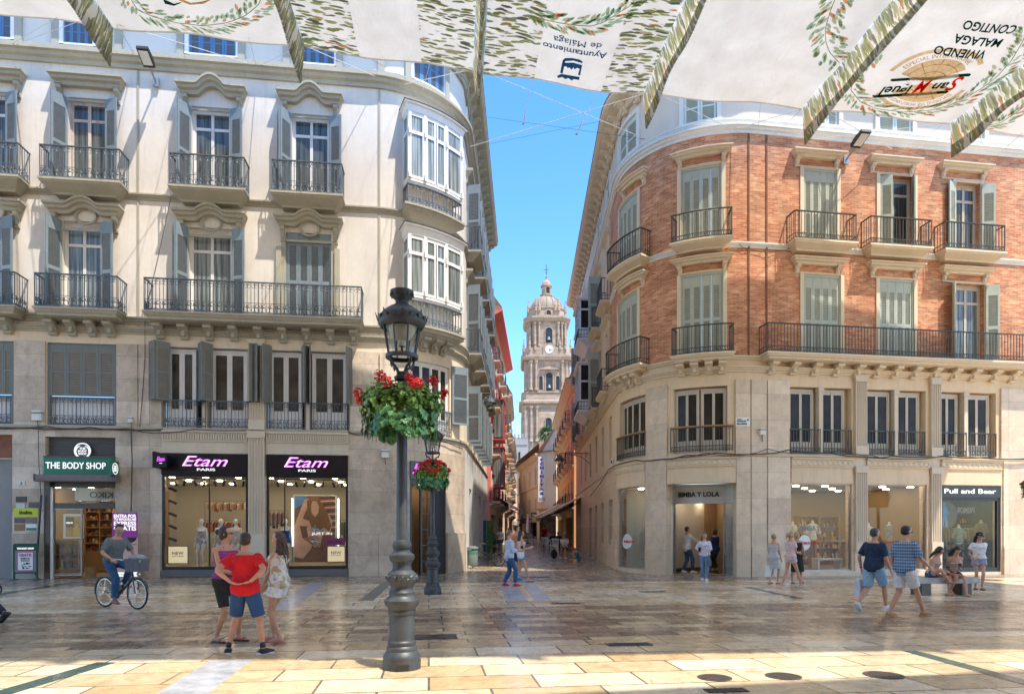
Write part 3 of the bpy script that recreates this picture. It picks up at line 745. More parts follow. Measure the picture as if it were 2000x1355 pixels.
# bay windows on the rounded corner
def bay(s0, s1, zs, zg, zt, zr, glass):
    d = .62; m = MB(P.m); 
    o = obj_b = None
    slab(P, m, s0-.1, s1+.1, [(d+.1, zs, 0), (d+.1, zs-.08, 0), (d+.04, zs-.1, .04), (d+.02, zs-.2, .04), (d*.5, zs-.42, .35), (d*.4, zs-.46, .4)])
    sill = m; root = obj('bay_window', m, MATS['trim_left'], bl)
    w_ = MB(P.m); slab(P, w_, s0, s1, [(d, zg+.12, 0), (d, zg, 0), (d-.04, zg-.02, .03), (d-.08, zg-.12, .08)])
    slab(P, w_, s0, s1, [(d, zt, 0), (d, zt-.16, 0)])
    H = zt-zg; n = 4; L = s1-s0; zz = zg+H*.7
    cuts = [0, .27, .64, 1.]
    for c_ in cuts:
        q = s0+L*c_; q = min(max(q, s0+.07), s1-.07); w_.box(q-.055, q+.055, d-.1, d+.03, zg+.1, zt)
        for z in (zz+.02, zg+.2): w_.box(q-.04, q+.04, d+.03, d+.09, z-.12, z+.1)
    cs = [(.02, .26, 1), (.28, .63, 2), (.65, .98, 1)]
    for a, b, k in cs:
        for i in range(k):
            x0 = s0+L*(a+(b-a)*i/k)+.02; x1 = s0+L*(a+(b-a)*(i+1)/k)-.02
            w_.box(x0, x0+.05, d-.06, d+.01, zg+.1, zt-.1); w_.box(x1-.05, x1, d-.06, d+.01, zg+.1, zt-.1)
            w_.box(x0, x1, d-.06, d+.012, zz-.06, zz+.06); w_.box(x0, x1, d-.06, d+.012, zg+.1, zg+.2)
    for q in (s0, s1-.08):
        w_.box(q, q+.08, 0, .1, zg, zt); w_.box(q+.001, q+.079, .1, d-.08, zz-.06, zz+.06)
    obj('frame', w_, MATS['bay_white'], root)
    g_ = MB(P.m); g_.box(s0+.04, s1-.04, .0, d-.03, zg+.05, zt-.05); obj('pane', g_, MATS[glass], root)
    rf = MB(P.m); slab(P, rf, s0-.12, s1+.12, [(0, zr+.1, .1), (d+.16, zr+.03, 0), (d+.16, zr-.03, 0), (d+.08, zr-.06, .06), (d+.03, zt-.02, .1)]); obj('roof', rf, MATS['bay_white'], root)
    rl = MB(P.m); slab(P, rl, s0-.14, s1+.14, [(d+.18, zr+.05, 0), (d+.18, zr+.02, 0)]); obj('roof_edge', rl, MATS['dark_metal'], root)
    bk = MB(P.m); bk.box(s0+.12, s1-.12, 0, .3, zs, zg); obj('apron', bk, MATS['bay_white'], root)
    railing(P, root, s0+.03, s1-.03, d-.03, zs, zg-.1, 'iron_left', 0, .14)
bay(b0, b1, Z3, 14.5, 17.05, 17.3, 'glass_bay'); bay(b0, b1, Z2, 10.25, 12.55, 12.85, 'glass_curtain')
# balconies, shutters of the side street wall
for i, q in enumerate(LS):
    for (zb, zt) in ((Z3, 16.6), (Z2, 12.3)):
        wn = glazed(P, bl, q, q+1.25, zb, zt, 'white_wood', 'glass_dark', -.22)
        shutter(P, wn, (q-.02, .03), (q-.12, .6), zb+.06, zt-.05, 'grey_shutter_frame', 'grey_louvre'); shutter(P, wn, (q+1.27, .03), (q+1.37, .6), zb+.06, zt-.05, 'grey_shutter_frame', 'grey_louvre')
        m = MB(P.m); slab(P, m, q-.25, q+1.5, [(.3, zt+.6, 0), (.3, zt+.5, 0), (.1, zt+.3, .1), (.05, zt+.02, .1)]); obj('window_head', m, MATS['trim_left'], bl)
        balcony(P, bl, q-.3, q+1.55, .6, zb, 1.05, th=.22)
# mezzanine
mz = [(px(-48), px(27), 5.37, 8.24), (px(92), px(228), 5.37, 8.24), (px(318), px(484), 5.33, 8.22), (px(520), px(682), 5.33, 8.22), (px(803), px(878), 5.33, 8.1)]
msd = [(q, q+1.1, 5.5, 7.9) for q in LS]
wall(P, 'mezzanine_wall', MATS['plaster_shade_warm'], bl, -2, LEND, ZL, ZM, mz+msd, 0, .3)
for a, b in ((30, 90), (229, 270), (272, 317), (684, 739), (742, 798)):
    wall(P, 'stone_pier', MATS['grey_marble'], bl, px(a), px(b), ZL, 8.25, (), .07, .0, top=True)
for k in (0, 1):
    a, b, c_, e = mz[k]; rz = c_+1.02
    f = MB(P.m); f.box(a, b, -.16, -.06, e-.08, e); f.box(a, a+.08, -.16, -.02, c_, e-.08); f.box(b-.08, b, -.16, -.02, c_, e-.08); f.box(a, b, -.2, -.1, c_, c_+.06)
    o = obj('window', f, MATS['olive_shutter_frame'], bl)
    closed_shutters(P, o, a+.08, b-.08, rz, e-.08, 'olive_shutter_frame', 'olive_louvre', -.05, 4, .47)
    bk = MB(P.m); bk.box(a+.08, b-.08, -.2, -.15, c_, rz); obj('apron', bk, MATS['white_wood'], o)
    railing(P, bl, a+.12, b-.12, -.03, c_, rz-.04, 'iron_left', 0, .13, sides=False)
for k, (xs, rl, sh) in enumerate((([(328, 384), (414, 484)], [(320, 402), (411, 487)], [(287, 305, 306, 327), (384, 396, 397, 411), (484, 489, 490, 506)]),
                     ([(527, 591), (610, 678)], [(522, 597), (606, 681)], [(487, 503, 514, 527), (588, 594, 595, 603), (603, 607, 677, 686)]))):
    a, b, c_, e = mz[2+k]
    for x0, x1 in xs: glazed(P, bl, px(x0, -.2), px(x1, -.2), c_+.02, e-.04, 'white_wood', 'glass_grey', -.2, 0, .18, mw=.09)
    f = MB(P.m); f.box(a, b, -.34, -.32, c_, e); obj('window_back', f, MATS['glass_dark'], bl)
    f = MB(P.m); q = px(xs[0][1]+(xs[1][0]-xs[0][1])/2); f.box(q-.09, q+.09, -.3, .02, c_, e); obj('mullion', f, MATS['cream_pilaster'], bl)
    for x0, x1 in rl: railing(P, bl, px(x0), px(x1), .03, c_+.02, c_+1.0, 'iron_left', 0, .12, sides=False)
    for x0, x1, x2, x3 in sh:
        z0, z1 = c_+.95, e+.12
        s0_, s1_, s2_, s3_ = [px(x, .3) for x in (x0, x1, x2, x3)]
        shutter(P, bl, (s0_, .12), (s1_, .42), z0, z1, 'olive_shutter_frame', 'olive_louvre', .47)
        shutter(P, bl, (s2_, .40), (s3_, .06), z0, z1, 'olive_shutter_frame', 'olive_louvre', .47)
fluted(P, bl, px(489), px(517), ZL, ZM-.15)
a, b, c_, e = mz[4]; glazed(P, bl, a, b, c_, e, 'white_wood', 'glass_dark', -.15, 0, .18, leaves=4, mw=.06); railing(P, bl, a, b, .08, c_, c_+1, 'iron_left', 0, .13, sides=False)
q = px(881); shutter(P, bl, (q, .05), (q+.55, .45), 5.9, 8.2, 'grey_shutter_frame', 'grey_louvre')
for i, (q, q1, c_, e) in enumerate(msd):
    wn = glazed(P, bl, q, q1, c_, e, 'white_wood', 'glass_dark', -.2, 0)
    if i < 4: shutter(P, wn, (q-.02, .03), (q-.10, .6), c_, e, 'grey_shutter_frame', 'grey_louvre'); shutter(P, wn, (q1+.02, .03), (q1+.1, .6), c_, e, 'grey_shutter_frame', 'grey_louvre')
# ledge + dentil friezes
m = MB(P.m); slab(P, m, -2, LEND, [(.1, ZL+.04, 0), (.1, ZL-.04, 0), (.04, ZL-.08, 0)]); obj('ledge', m, MATS['trim_left'], bl)
for a, b in ((317, 485), (520, 681)):
    s0, s1 = px(a), px(b); m = MB(P.m); m.box(s0, s1, 0, .05, 4.44, 5.24); m.box(s0, s1, 0, .12, 5.18, 5.25); m.box(s0, s1, 0, .10, 4.86, 4.90)
    n = int((s1-s0)/.085)
    for i in range(n): q = s0+(s1-s0)*(i+.5)/n; m.box(q-.026, q+.026, .05, .10, 4.91, 5.16)
    obj('frieze', m, MATS['cream_pilaster'], bl)
# ground floor
gf = [(px(-60), px(25), 0, 5.0), (px(89), px(226), 0, 4.95), (px(317), px(485), .05, 4.44), (px(521), px(680), .05, 4.44), (px(800), px(869), 0, 4.3)]
gsd = [(SE+2.2, SE+3.5, .1, 3.6), (SE+5.0, SE+6.6, .1, 3.6), (SE+8.4, SE+10, .1, 3.6), (SE+12, SE+13.6, .1, 3.6)]
wall(P, 'ground_wall', MATS['grey_marble'], bl, -2, SE, 0, ZL, gf, .03, .35)
wall(P, 'street_wall', M('pale_stone', (.66, .63, .57), .7, .1, 1.5, .2, streak=.25), bl, SE, LEND, 0, ZL, gsd, .03, .3)
for a, b in ((27, 88), (227, 270.6), (271.2, 315), (682, 740), (740.6, 798), (870, 905)):
    wall(P, 'stone_plinth', MATS['grey_marble'], bl, px(a), px(b), 0, 1.6, (), .12, 0, top=True)
fluted(P, bl, px(487), px(518), .3, ZL-.05, d=.16); m = MB(P.m); m.box(px(486), px(519), 0, .24, 0, 1.55); obj('stone_plinth', m, MATS['cream_pilaster'], bl)
for q, q1, c_, e in gsd:
    f = MB(P.m); f.box(q, q1, -.3, -.25, c_, e); obj('shop_door', f, MATS['glass_dark'], bl)
# rusty door recess at far left
a, b, c_, e = gf[0]; m = MB(P.m); m.box(a, b, -.3, -.2, 4.2, 5.0); obj('rusty_panel', m, M('rust', (.26, .10, .05), .7, .35, 3), bl)
m = MB(P.m); m.box(a, b, -.6, -.34, 0, 4.2); obj('door_recess', m, M('grey_door', (.30, .28, .26), .6, .08, 2), bl)
# cosmetics shop
a, b, c_, e = gf[1]
shop_room(P, bl, a-1.2, b, .02, 3.35, 4.5, 'shop_warm', 3)
m = MB(P.m); m.box(a, b, -.3, -.24, 4.33, 4.95)
for i in range(9): z = 4.36+i*.065; m.box(a+.03, b-.03, -.24, -.17, z, z+.035)
obj('louvre_grille', m, M('grille', (.13, .125, .12), .5, .1, 4), bl)
m = MB(P.m); m.box(a-.02, a+.16, -.15, .06, 0, 3.6); m.box(a, b, -.3, -.1, 3.2, 4.33); m.box(a+.16, b, -.16, -.06, 2.45, 2.6); obj('shop_front_frame', m, M('bronze', (.09, .075, .065), .4, .2, 5, met=.3), bl)
shopglass(P, bl, a+.2, a+1.15, .1, 2.45, -.1, 'steel', .03); shopglass(P, bl, a+.2, b, 2.6, 3.25, -.1, 'bronze', .03)
m = MB(P.m); m.box(a+.16, a+.22, -.12, .02, 0, 3.2); obj('door_post', m, MATS['white_paint'], bl)
def sign_board(name, label, s0, s1, z0, z1, d0, d1, mat, cat='shop sign'):
    o = thing(name, label, cat, P.m((s0+s1)/2, d1, z0))
    m = MB(P.m); m.box(s0, s1, d0, d1, z0, z1); obj('board', m, MATS[mat], o); return o
s0, s1, z0, z1 = P.rect(85, 893, 222, 927, .15)
o = sign_board('shop_sign', 'long green shop sign board with white capital letters', s0, s1, z0, z1, .02, .15, 'green_sign')
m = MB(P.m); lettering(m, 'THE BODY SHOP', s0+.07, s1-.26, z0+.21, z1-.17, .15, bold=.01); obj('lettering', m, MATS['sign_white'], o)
m = MB(P.m); m.box(s0-.02, s1+.02, .02, .17, z1, z1+.04); m.box(s0-.02, s1+.02, .02, .17, z0-.04, z0); obj('edge', m, MATS['bronze'], o)
def round_logo(parent, sc, zc, r, d, dark='green_sign', th=.06):
    m = MB(P.m); m.prism([(sc+r*math.cos(a*math.pi/16), zc+r*math.sin(a*math.pi/16)) for a in range(32)], d, d+th, 1); obj('disc', m, MATS[dark], parent)
    m = MB(P.m); m.tube([(sc+r*.9*math.cos(a*math.pi/16), d+th, zc+r*.9*math.sin(a*math.pi/16)) for a in range(33)], r*.07, 5, False)
    for sg in (-1, 1): m.tube([(sc+sg*r*.8*math.cos(a), d+th, zc-r*.1+r*.72*math.sin(a)) for a in [R(-70+k*14) for k in range(11)]], [r*(.03+.09*math.sin(k/10*math.pi)) for k in range(11)], 5, False)
    for i, wd in enumerate(('THE', 'BODY', 'SHOP')): hw_ = r*(.34, .5, .45)[i]; lettering(m, wd, sc-hw_, sc+hw_, zc+r*(.16-i*.32), zc+r*(.40-i*.32), d+th, bold=.02)
    obj('emblem', m, MATS['sign_white'], parent)
sc, zc = P.at(157, 879, .1)
o = thing('round_sign', 'round white rimmed emblem on the slatted grille over the long green sign', 'shop sign', P.m(sc, .1, zc-.3)); round_logo(o, sc, zc, .29, -.1, 'grille')
# projecting green box sign
q0 = px(224, .1); zc = P.z_at(q0, 915, .3)
o = thing('projecting_sign', 'small green box sign projecting at the right end of the long green sign', 'shop sign', P.m(q0, .3, zc-.25))
m = MB(P.m); m.box(q0, q0+.12, .06, .62, zc-.27, zc+.27); obj('board', m, MATS['green_sign'], o)
mm = MB(lambda x, y, z: P.m(q0+.12+y*1.0, x, z)); s_ = MB(mm.map)
s_.tube([(.34+.19*math.cos(a*math.pi/12), .005, zc+.19*math.sin(a*math.pi/12)) for a in range(25)], .014, 5, False)
for i, wd in enumerate(('THE', 'BODY', 'SHOP')): lettering(s_, wd, .44-.02*(i == 0), .24+.02*(i == 0), zc+.05-i*.075, zc+.11-i*.075, .0, bold=.02)
obj('emblem', s_, MATS['sign_white'], o)
s0, s1, z0, z1 = P.rect(70, 929, 227, 938, .3)
o = thing('awning_box', 'closed brown roller awning under the long green sign', 'awning', P.m(s0, .2, z0))
m = MB(P.m); m.box(s0, s1, .0, .38, z0, z1+.03); m.box(s0-.03, s0, -.02, .42, z0-.02, z1+.05); m.box(s1, s1+.03, -.02, .42, z0-.02, z1+.05); obj('case', m, M('brown_metal', (.17, .13, .115), .4, .1, 4), o)
m = MB(P.m); m.tube([(s0, .38, z0-.01), (s1, .38, z0-.01)], .045, 8); obj('front_bar', m, MATS['brown_metal'], o)
# shelves and goods in the cosmetics shop
def shelf_unit(name, label, P, s0, s1, d, z0, z1, rows, cols, mat='shop_wood'):
    o = thing(name, label, 'shelves', P.m((s0+s1)/2, d, z0)); m = MB(P.m)
    m.box(s0, s1, d-.38, d-.34, z0, z1)
    for i in range(rows+1): z = z0+(z1-z0)*i/rows; m.box(s0, s1, d-.34, d, z-.02, z+.01)
    for q in (s0, s1-.04, (s0+s1)/2): m.box(q, q+.04, d-.34, d+.01, z0, z1)
    obj('frame', m, MATS[mat], o)
    for ci, c_ in enumerate(cols):
        rnd = random.Random(ci+7)
        for i in range(rows):
            z = z0+(z1-z0)*i/rows+.01; q = s0+.06+rnd.random()*.1
            while q < s1-.1:
                if rnd.random() < 1./len(cols)+.12:
                    g_ = MB(P.m); r = rnd.uniform(.025, .05); h = rnd.uniform(.10, (z1-z0)/rows*.72); y = d-rnd.uniform(.04, .2)
                    g_.lathe([(r, 0), (r, h*.65), (r*.4, h*.8), (r*.4, h)], 7, (q, y, z)); obj('bottle', g_, M('goods%d' % int(c_[0]*100+c_[1]*999), c_, .4, .2, 8), o)
                q += rnd.uniform(.06, .11)
sa, sb = px(165, -2.0), px(221, -2.0)
shelf_unit('shop_shelves', 'wooden shelves of cosmetics bottles inside the green signed shop', P, sa, sb, -2.0, .9, 2.7, 6, [(.45, .12, .05), (.15, .22, .08), (.6, .45, .25), (.25, .05, .12)])
shelf_unit('display_counter', 'low display counter of yellow and amber bottles behind the left shop pane', P, px(112, -.9), px(160, -.9), -.7, .3, 1.35, 2, [(.65, .45, .05), (.4, .2, .3), (.25, .3, .1)])
def basket(s, d, z, label):
    p = P.m(s, d, z); o = thing('wicker_basket', label, 'basket', p); m = MB()
    m.lathe([(.16, 0), (.22, .35), (.24, .36), (.20, .34), (.15, .02)], 16, p); obj('basket_body', m, M('wicker', (.42, .26, .12), .8, .3, 60), o)
    m = MB()
    for k in range(5): rr = .165+.055*k/5; m.lathe([(rr+.012, .04+.07*k), (rr+.012, .065+.07*k)], 16, p, cap=False)
    obj('weave', m, MATS['wicker'], o)
basket(px(180, -1.0), -.9, .02, 'wicker basket standing on the floor in the green signed shop doorway')
s0, s1, z0, z1 = P.rect(124, 1003, 163, 1051, -.16)
o = thing('shop_poster', 'white framed poster with yellow bottle in the green signed shop window', 'poster', P.m(s0, -.16, z0))
m = MB(P.m); m.box(s0, s1, -.18, -.15, z0, z1); obj('frame', m, MATS['white_paint'], o)
m = MB(P.m); m.box(s0+.08, s1-.08, -.15, -.145, z0+.06, z1-.08); obj('picture', m, M('amber', (.55, .30, .06), .5, .3, 5), o)
m = MB(P.m); m.box(s0+.08, s1-.3, -.145, -.14, z0+.4, z1-.12); obj('dark_panel', m, M('dark_brown', (.07, .05, .04), .5, .2, 5), o)
m = MB(P.m); m.prism([(s1-.32, z0+.08), (s1-.1, z0+.08), (s1-.1, z0+.35), (s1-.16, z0+.42), (s1-.16, z0+.5), (s1-.26, z0+.5), (s1-.26, z0+.42), (s1-.32, z0+.35)], -.145, -.13, 1); obj('bottle_print', m, M('yellow', (.75, .42, .04), .4, .1, 5), o)
m = MB(P.m); lettering(m, 'GRATIS', s0+.1, s1-.34, z0+.52, z0+.58, -.14); obj('lettering', m, MATS['sign_white'], o)
for (x0, x1, wd) in ((152, 160, 'S'), (198, 215, 'BODY')):
    s0, s1 = px(x0, -1.6), px(x1, -1.6); o = thing('hanging_sign', 'dark hanging sign lettered %s inside the green signed shop' % wd, 'sign', P.m(s0, -1.6, 2.8)); m = MB(P.m); m.box(s0-.06, s1+.08, -1.66, -1.62, 2.72, 3.0); obj('board', m, MATS['dark_brown'], o)
    m = MB(P.m); lettering(m, wd, s0, s1, 2.78, 2.95, -1.62, bold=.02); obj('lettering', m, MATS['sign_white'], o)
# KIKO seen above the door (mirrored)
s0, s1, z0, z1 = P.rect(175, 960, 221, 972, -.4)
o = thing('window_lettering', 'mirror image grey lettering in the fanlight of the green signed shop', 'sign', P.m(s0, -.4, z0)); m = MB(P.m); lettering(m, 'KIKO', s1, s0, z0, z1, -.4, bold=.02); obj('lettering', m, MATS['grille'], o)
m = MB(P.m); m.box(s0-.5, s1+.05, -.46, -.42, z0-.1, z1+.12); obj('board', m, MATS['white_trim'], o)
# sandwich board, small plates
def aboard():
    p = Vector(((50-CX)/F*22.6, 22.6, 0)); o = thing('sandwich_board', 'green framed sandwich board with pink GRATIS poster, far left by the pier', 'sandwich board', p)
    u = .74; m = MB()
    m.map = lambda x, y, z: Vector((p.x+x*.97-y*.25, p.y+y*.97+x*.25, p.z+z))
    for x in (-.36, .32): m.box(x, x+.045, -.03, .03, 0, 1.2); m.box(x-.02, x+.065, -.16, .2, 0, .03)
    m.box(-.34, .34, -.02, .02, 1.14, 1.24); m.box(-.34, .34, -.018, .018, .22, .27); m.box(-.32, .32, -.012, .012, 1.0, 1.14); obj('frame', m, M('dark_green', (.01, .08, .045), .4, .1, 4), o)
    b = MB(m.map); b.box(-.315, .315, -.008, .008, .27, 1.0); obj('backing', b, M('grey_panel', (.25, .26, .25), .6, .1, 4), o)
    b = MB(m.map); b.box(-.25, .25, -.014, -.008, .3, .97); obj('poster', b, M('pink', (.62, .06, .24), .5, .06, 4), o)
    b = MB(m.map); b.box(-.22, .22, -.018, -.014, .34, .93); obj('poster_sheet', b, MATS['white_paint'], o)
    mp2 = lambda x, d, z: m.map(x, -d, z)
    b = MB(mp2); lettering(b, 'GRATIS', -.18, .18, .80, .90, .018, bold=.02); obj('lettering', b, MATS['pink'], o)
    b = MB(mp2)
    for i in range(3): lettering(b, ('CONSIGUE TU', 'REGALO DE', 'CUMPLE')[i], -.13, .13, .73-i*.05, .76-i*.05, .018)
    rnd = random.Random(3)
    for i in range(14):
        x, z = rnd.uniform(-.18, .14), rnd.uniform(.37, .55); b.box(x, x+rnd.uniform(.02, .06), .018, .02, z, z+rnd.uniform(.02, .06))
    obj('print', b, MATS['black_text'], o)
    b = MB(mp2); lettering(b, 'THE BODY SHOP', -.25, .25, 1.04, 1.10, .012, bold=.02); obj('lettering', b, MATS['sign_white'], o)
aboard()
plates = [(29, 969, 50, 980, 'dark_brown', 'dark bronze name plate, topmost on the pier beside the sandwich board'), (29, 982, 47, 992, 'steel', 'steel name plate under the topmost bronze one on the pier beside the sandwich board'), (54, 980, 74, 991, 'bronze', 'bronze name plate right of the steel one on the pier beside the sandwich board'),
 (25, 992, 72, 1009, 'lime', 'lime yellow plate with black lettering on the pier beside the sandwich board'), (26, 1011, 47, 1021, 'bronze', 'bronze plate below the left half of the lime yellow plate'), (49, 1010, 70, 1021, 'brown_metal', 'brown plate below the right half of the lime yellow plate'),
 (26, 1023, 46, 1036, 'wood_plate', 'orange brown plate, lowest at left on the pier beside the sandwich board'), (49, 1023, 70, 1036, 'white_paint', 'white and green plate, lowest at right on the pier beside the sandwich board'), (32, 939, 47, 947, 'white_trim', 'small white house number plate reading 3 on the pier beside the sandwich board')]
M('lime', (.55, .60, .02), .4, .05, 3); M('wood_plate', (.30, .16, .07), .5, .1, 4)
for x0, y0, x1, y1, mt, lb in plates:
    s0, s1, z0, z1 = P.rect(x0, y0, x1, y1, .1); dd = .12 if z0 < 1.6 else .03; o = thing('wall_plate', lb, 'plate', P.m(s0, dd, z0), 'plates fixed on the pier beside the sandwich board')
    m = MB(P.m); m.box(s0, s1, dd, dd+.02, z0, z1); obj('plate', m, MATS[mt], o)
    b = MB(P.m)
    if mt == 'lime': lettering(b, 'idealista', s0+.18, s1-.18, z0+.09, z1-.07, dd+.02, bold=.01)
    elif '3' in lb: lettering(b, '3', (s0+s1)/2-.02, (s0+s1)/2+.03, z0+.03, z1-.03, dd+.02)
    elif 'green' in lb: b.box(s0+.01, s1-.01, dd+.02, dd+.024, z0+.01, z0+.1)
    if b.v: obj('lettering', b, MATS['black_text' if 'green' not in lb else 'green_sign'], o)
# banner stand (roll-up) beside the doorway
s0, s1, z0, z1 = P.rect(219, 1001, 270, 1120, 1.0)
o = thing('banner_stand', 'pink pull up banner with white capital lettering behind the cyclist', 'banner', P.m((s0+s1)/2, .6, 0))
d = .6; s0, s1 = px(219, d), px(269, d); zt = P.z_at(s0, 1001, d); zb = .1
m = MB(P.m); m.box(s0, s1, d-.01, d, zt-.85, zt); obj('panel', m, M('magenta', (.36, .05, .28), .5, .06, 4), o)
m = MB(P.m); m.box(s0, s1, d-.01, d, zb, zt-.85); obj('lower_panel', m, M('flesh', (.66, .40, .34), .5, .06, 4), o)
m = MB(P.m); m.box(s0-.03, s1+.03, d-.12, d+.12, 0, .1); m.box(s0, s1, d-.02, d+.01, zt, zt+.03); obj('base', m, MATS['steel'], o)
m = MB(P.m)
for tx, a, b in (('ENTRA POR', .14, .05), ('TU MAQUILLAJE', .25, .18), ('EXPRESS', .40, .29), ('GRATIS', .58, .45)): lettering(m, tx, s0+.06, s1-.05, zt-a-.03, zt-b+.0, d, bold=.02)
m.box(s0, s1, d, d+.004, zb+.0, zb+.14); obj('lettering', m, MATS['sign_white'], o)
m = MB(P.m); m.prism([(s0+.2+(s1-s0)*.36*(1+math.cos(a)), zt-.85+.20*math.sin(a)) for a in [R(-k*15) for k in range(13)]], d, d+.003, 1)
m.box(s0+.5, s0+.8, d+.004, d+.006, zt-1.1, zt-1.08); obj('portrait', m, M('dark_hair', (.03, .02, .018), .6, .3, 6), o)
m = MB(P.m); lettering(m, 'THE BODY SHOP', s0+.1, s1-.1, zb+.04, zb+.1, d+.004); obj('lettering', m, MATS['green_sign'], o)

# lingerie shop windows
for k, (x0, x1) in enumerate(((317, 485), (521, 680))):
    a, b = px(x0), px(x1)
    if k == 0: shop_room(P, bl, a-1.6, px(680), .3, 3.66, 5.5, 'shop_wall', 7)
    shopglass(P, bl, a, b, .28, 3.67, -.02, 'door_black', .08, [px(x0+92 if k == 0 else x0+35)]); spots(P, bl, a+.1, b-.1, 3.6, -.42, 8); 
    mm = MB(P.m)
    if k == 0:
        for j in range(5): q = a+.16; z = 3.2-j*.45; mm.tube([(q, -.3, z), (q+.2, -.36, z-.1)], .05, 8); mm.box(q-.06, q+.02, -.31, -.27, z-.04, z+.04)
        obj('side_spotlight', mm, MATS['door_black'], bl)
    m = MB(P.m); m.box(a, b, -.05, .1, 0.03, .28); obj('window_base', m, MATS['grille'], bl)
    o = sign_board('shop_sign', ('black shop sign with purple neon script over the window of three mannequins', 'black shop sign with purple neon script over the window with the big poster')[k], a, b, 3.67, 4.42, -.02, .1, 'black_sign')
    c0, c1 = (px(358), px(447)) if k == 0 else (px(556), px(642))
    m = MB(P.m); lettering(m, 'Etam', c0, c1, 3.97, 4.33, .12, shear=.4, bold=.012); obj('neon_lettering', m, MATS['neon'], o)
    m = MB(P.m); lettering(m, 'Etam', c0, c1, 3.97, 4.33, .135, shear=.4, bold=-.010, dep=.004); obj('neon_core', m, MATS['neon_core'], o)
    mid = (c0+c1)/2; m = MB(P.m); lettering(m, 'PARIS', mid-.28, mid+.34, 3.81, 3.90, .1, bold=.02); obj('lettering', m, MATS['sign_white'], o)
q0 = px(316, .1); o = thing('projecting_sign', 'small black box sign with purple neon script projecting from the stone pier', 'shop sign', P.m(q0, .3, 4.0))
m = MB(P.m); m.box(q0-.12, q0-.02, .02, .6, 3.86, 4.42); obj('board', m, MATS['black_sign'], o)
m = MB(P.m); sA, sB = px(302, .62), px(325, .62); 
m.box(sA, sB, .55, .6, 3.86, 4.36); obj('face', m, MATS['black_sign'], o)
m = MB(P.m); lettering(m, 'Etam', sA+.06, sB-.06, 4.08, 4.24, .6, shear=.4, bold=.02); obj('neon_lettering', m, MATS['neon'], o)
m = MB(P.m); lettering(m, 'PARIS', sA+.15, sB-.15, 4.0, 4.03, .6); obj('lettering', m, MATS['sign_white'], o)
# corner entrance
a, b, c_, e = gf[4]; shop_room(P, bl, a, b, .02, 3.5, 3.6, 'shop_warm', 1)
shelf_unit('shop_shelves', 'shelves of goods just inside the dark corner entrance', P, a+.1, a+.95, -1.2, .9, 2.6, 6, [(.6, .35, .3), (.7, .6, .5), (.5, .2, .1)])
m = MB(P.m); m.box(a, b, -.1, .02, 3.45, 4.3); m.box(b-.55, b, -.1, .04, 0, 3.45); m.box(a, a+.08, -.1, .04, 0, 3.45); m.box(b-1.2, b-1.12, -.12, .0, 0, 3.45)
for z in (.5, 1.1, 1.7, 2.3, 2.9): m.box(b-1.12, b-.55, -.1, -.06, z, z+.04)
m.box(b-.86, b-.82, -.1, -.06, 0, 3.4); obj('corner_door', m, MATS['door_black'], bl)
o = sign_board('shop_sign', 'dark sign with a neon letter E over the corner entrance', a, b, 3.62, 4.28, .02, .1, 'black_sign')
m = MB(P.m); q = px(802); lettering(m, 'E', q, q+.42, 3.8, 4.2, .13, shear=.4, bold=.05); obj('neon_lettering', m, MATS['neon'], o)
# fallen conduit, boxes, cables
def cable(name, label, pts, r=.014, d=.12, mat='cable', n=5, cat='cable', group='cables along the facades', sag=.03):
    w_ = []
    for i in range(len(pts)-1):
        (x0, y0), (x1, y1) = pts[i], pts[i+1]; (s0, z0), (s1, z1) = P.at(x0, y0, d), P.at(x1, y1, d); k = max(2, int(abs(s1-s0)/.35))
        for j in range(k): f = j/k; w_.append((s0+(s1-s0)*f, d+.01*math.sin(s0+f*9), z0+(z1-z0)*f-sag*math.sin(f*math.pi)))
    s0, z0 = P.at(*pts[-1], d); w_.append((s0, d, z0)); m = MB(P.m); m.tube(w_, r, n); o = obj(name, m, MATS[mat], None, True); return tag(o, label, cat, group)
cable('facade_cable', 'thick black cable along the ledge below the closed mezzanine shutters', [(-20, 833), (60, 836), (120, 838), (175, 834), (230, 839), (318, 838)], .02)
cable('facade_cable', 'second black cable along the ledge crossing the thick one left of the neon shop', [(-20, 838), (90, 832), (150, 838), (250, 836), (300, 846), (380, 838), (480, 840)], .014, .14)
cable('facade_cable', 'black cable looping on the pier between the neon shop and the corner entrance', [(680, 842), (700, 850), (722, 846), (760, 856), (812, 846), (868, 862), (904, 876)], .016)
cable('facade_cable', 'thin dark cable hanging down the plaster between the second and third window columns', [(334, 385), (300, 540), (283, 610), (283, 700), (273, 835)], .01, .1)
cable('facade_cable', 'thin cables dropping to a dark conduit left of the green signed shop door', [(75, 838), (76, 905), (80, 965)], .012, .13)
cable('facade_conduit', 'dark leaning conduit beside the sandwich board', [(81, 966), (76, 1040), (70, 1122)], .035, .2, cat='conduit')
cable('facade_conduit', 'grey vertical conduit on the pier right of the green signed shop', [(256, 842), (258, 900), (256, 1000)], .02, .13, cat='conduit')
def wallbox(label, x, y, w_, h, mt='white_trim', d=.07):
    s, z = P.at(x, y, d); o = thing('junction_box', label, 'junction box', P.m(s, d, z), 'boxes fixed on the facades'); m = MB(P.m); m.box(s-w_/2, s+w_/2, d, d+.14, z-h/2, z+h/2); obj('case', m, MATS[mt], o)
    m = MB(P.m); m.box(s-w_*.54, s+w_*.54, d, d+.16, z+h*.2, z+h*.3); m.tube([(s, d+.05, z-h/2), (s+.02, d+.04, z-h/2-.25)], .015, 5); obj('cover_seam', m, MATS['grille'], o)
wallbox('cream junction box on the stone pier below the closed shutters over the green sign', 75, 812, .30, .34)
wallbox('small white junction box on the stone pier left of the double window', 257, 820, .12, .2)
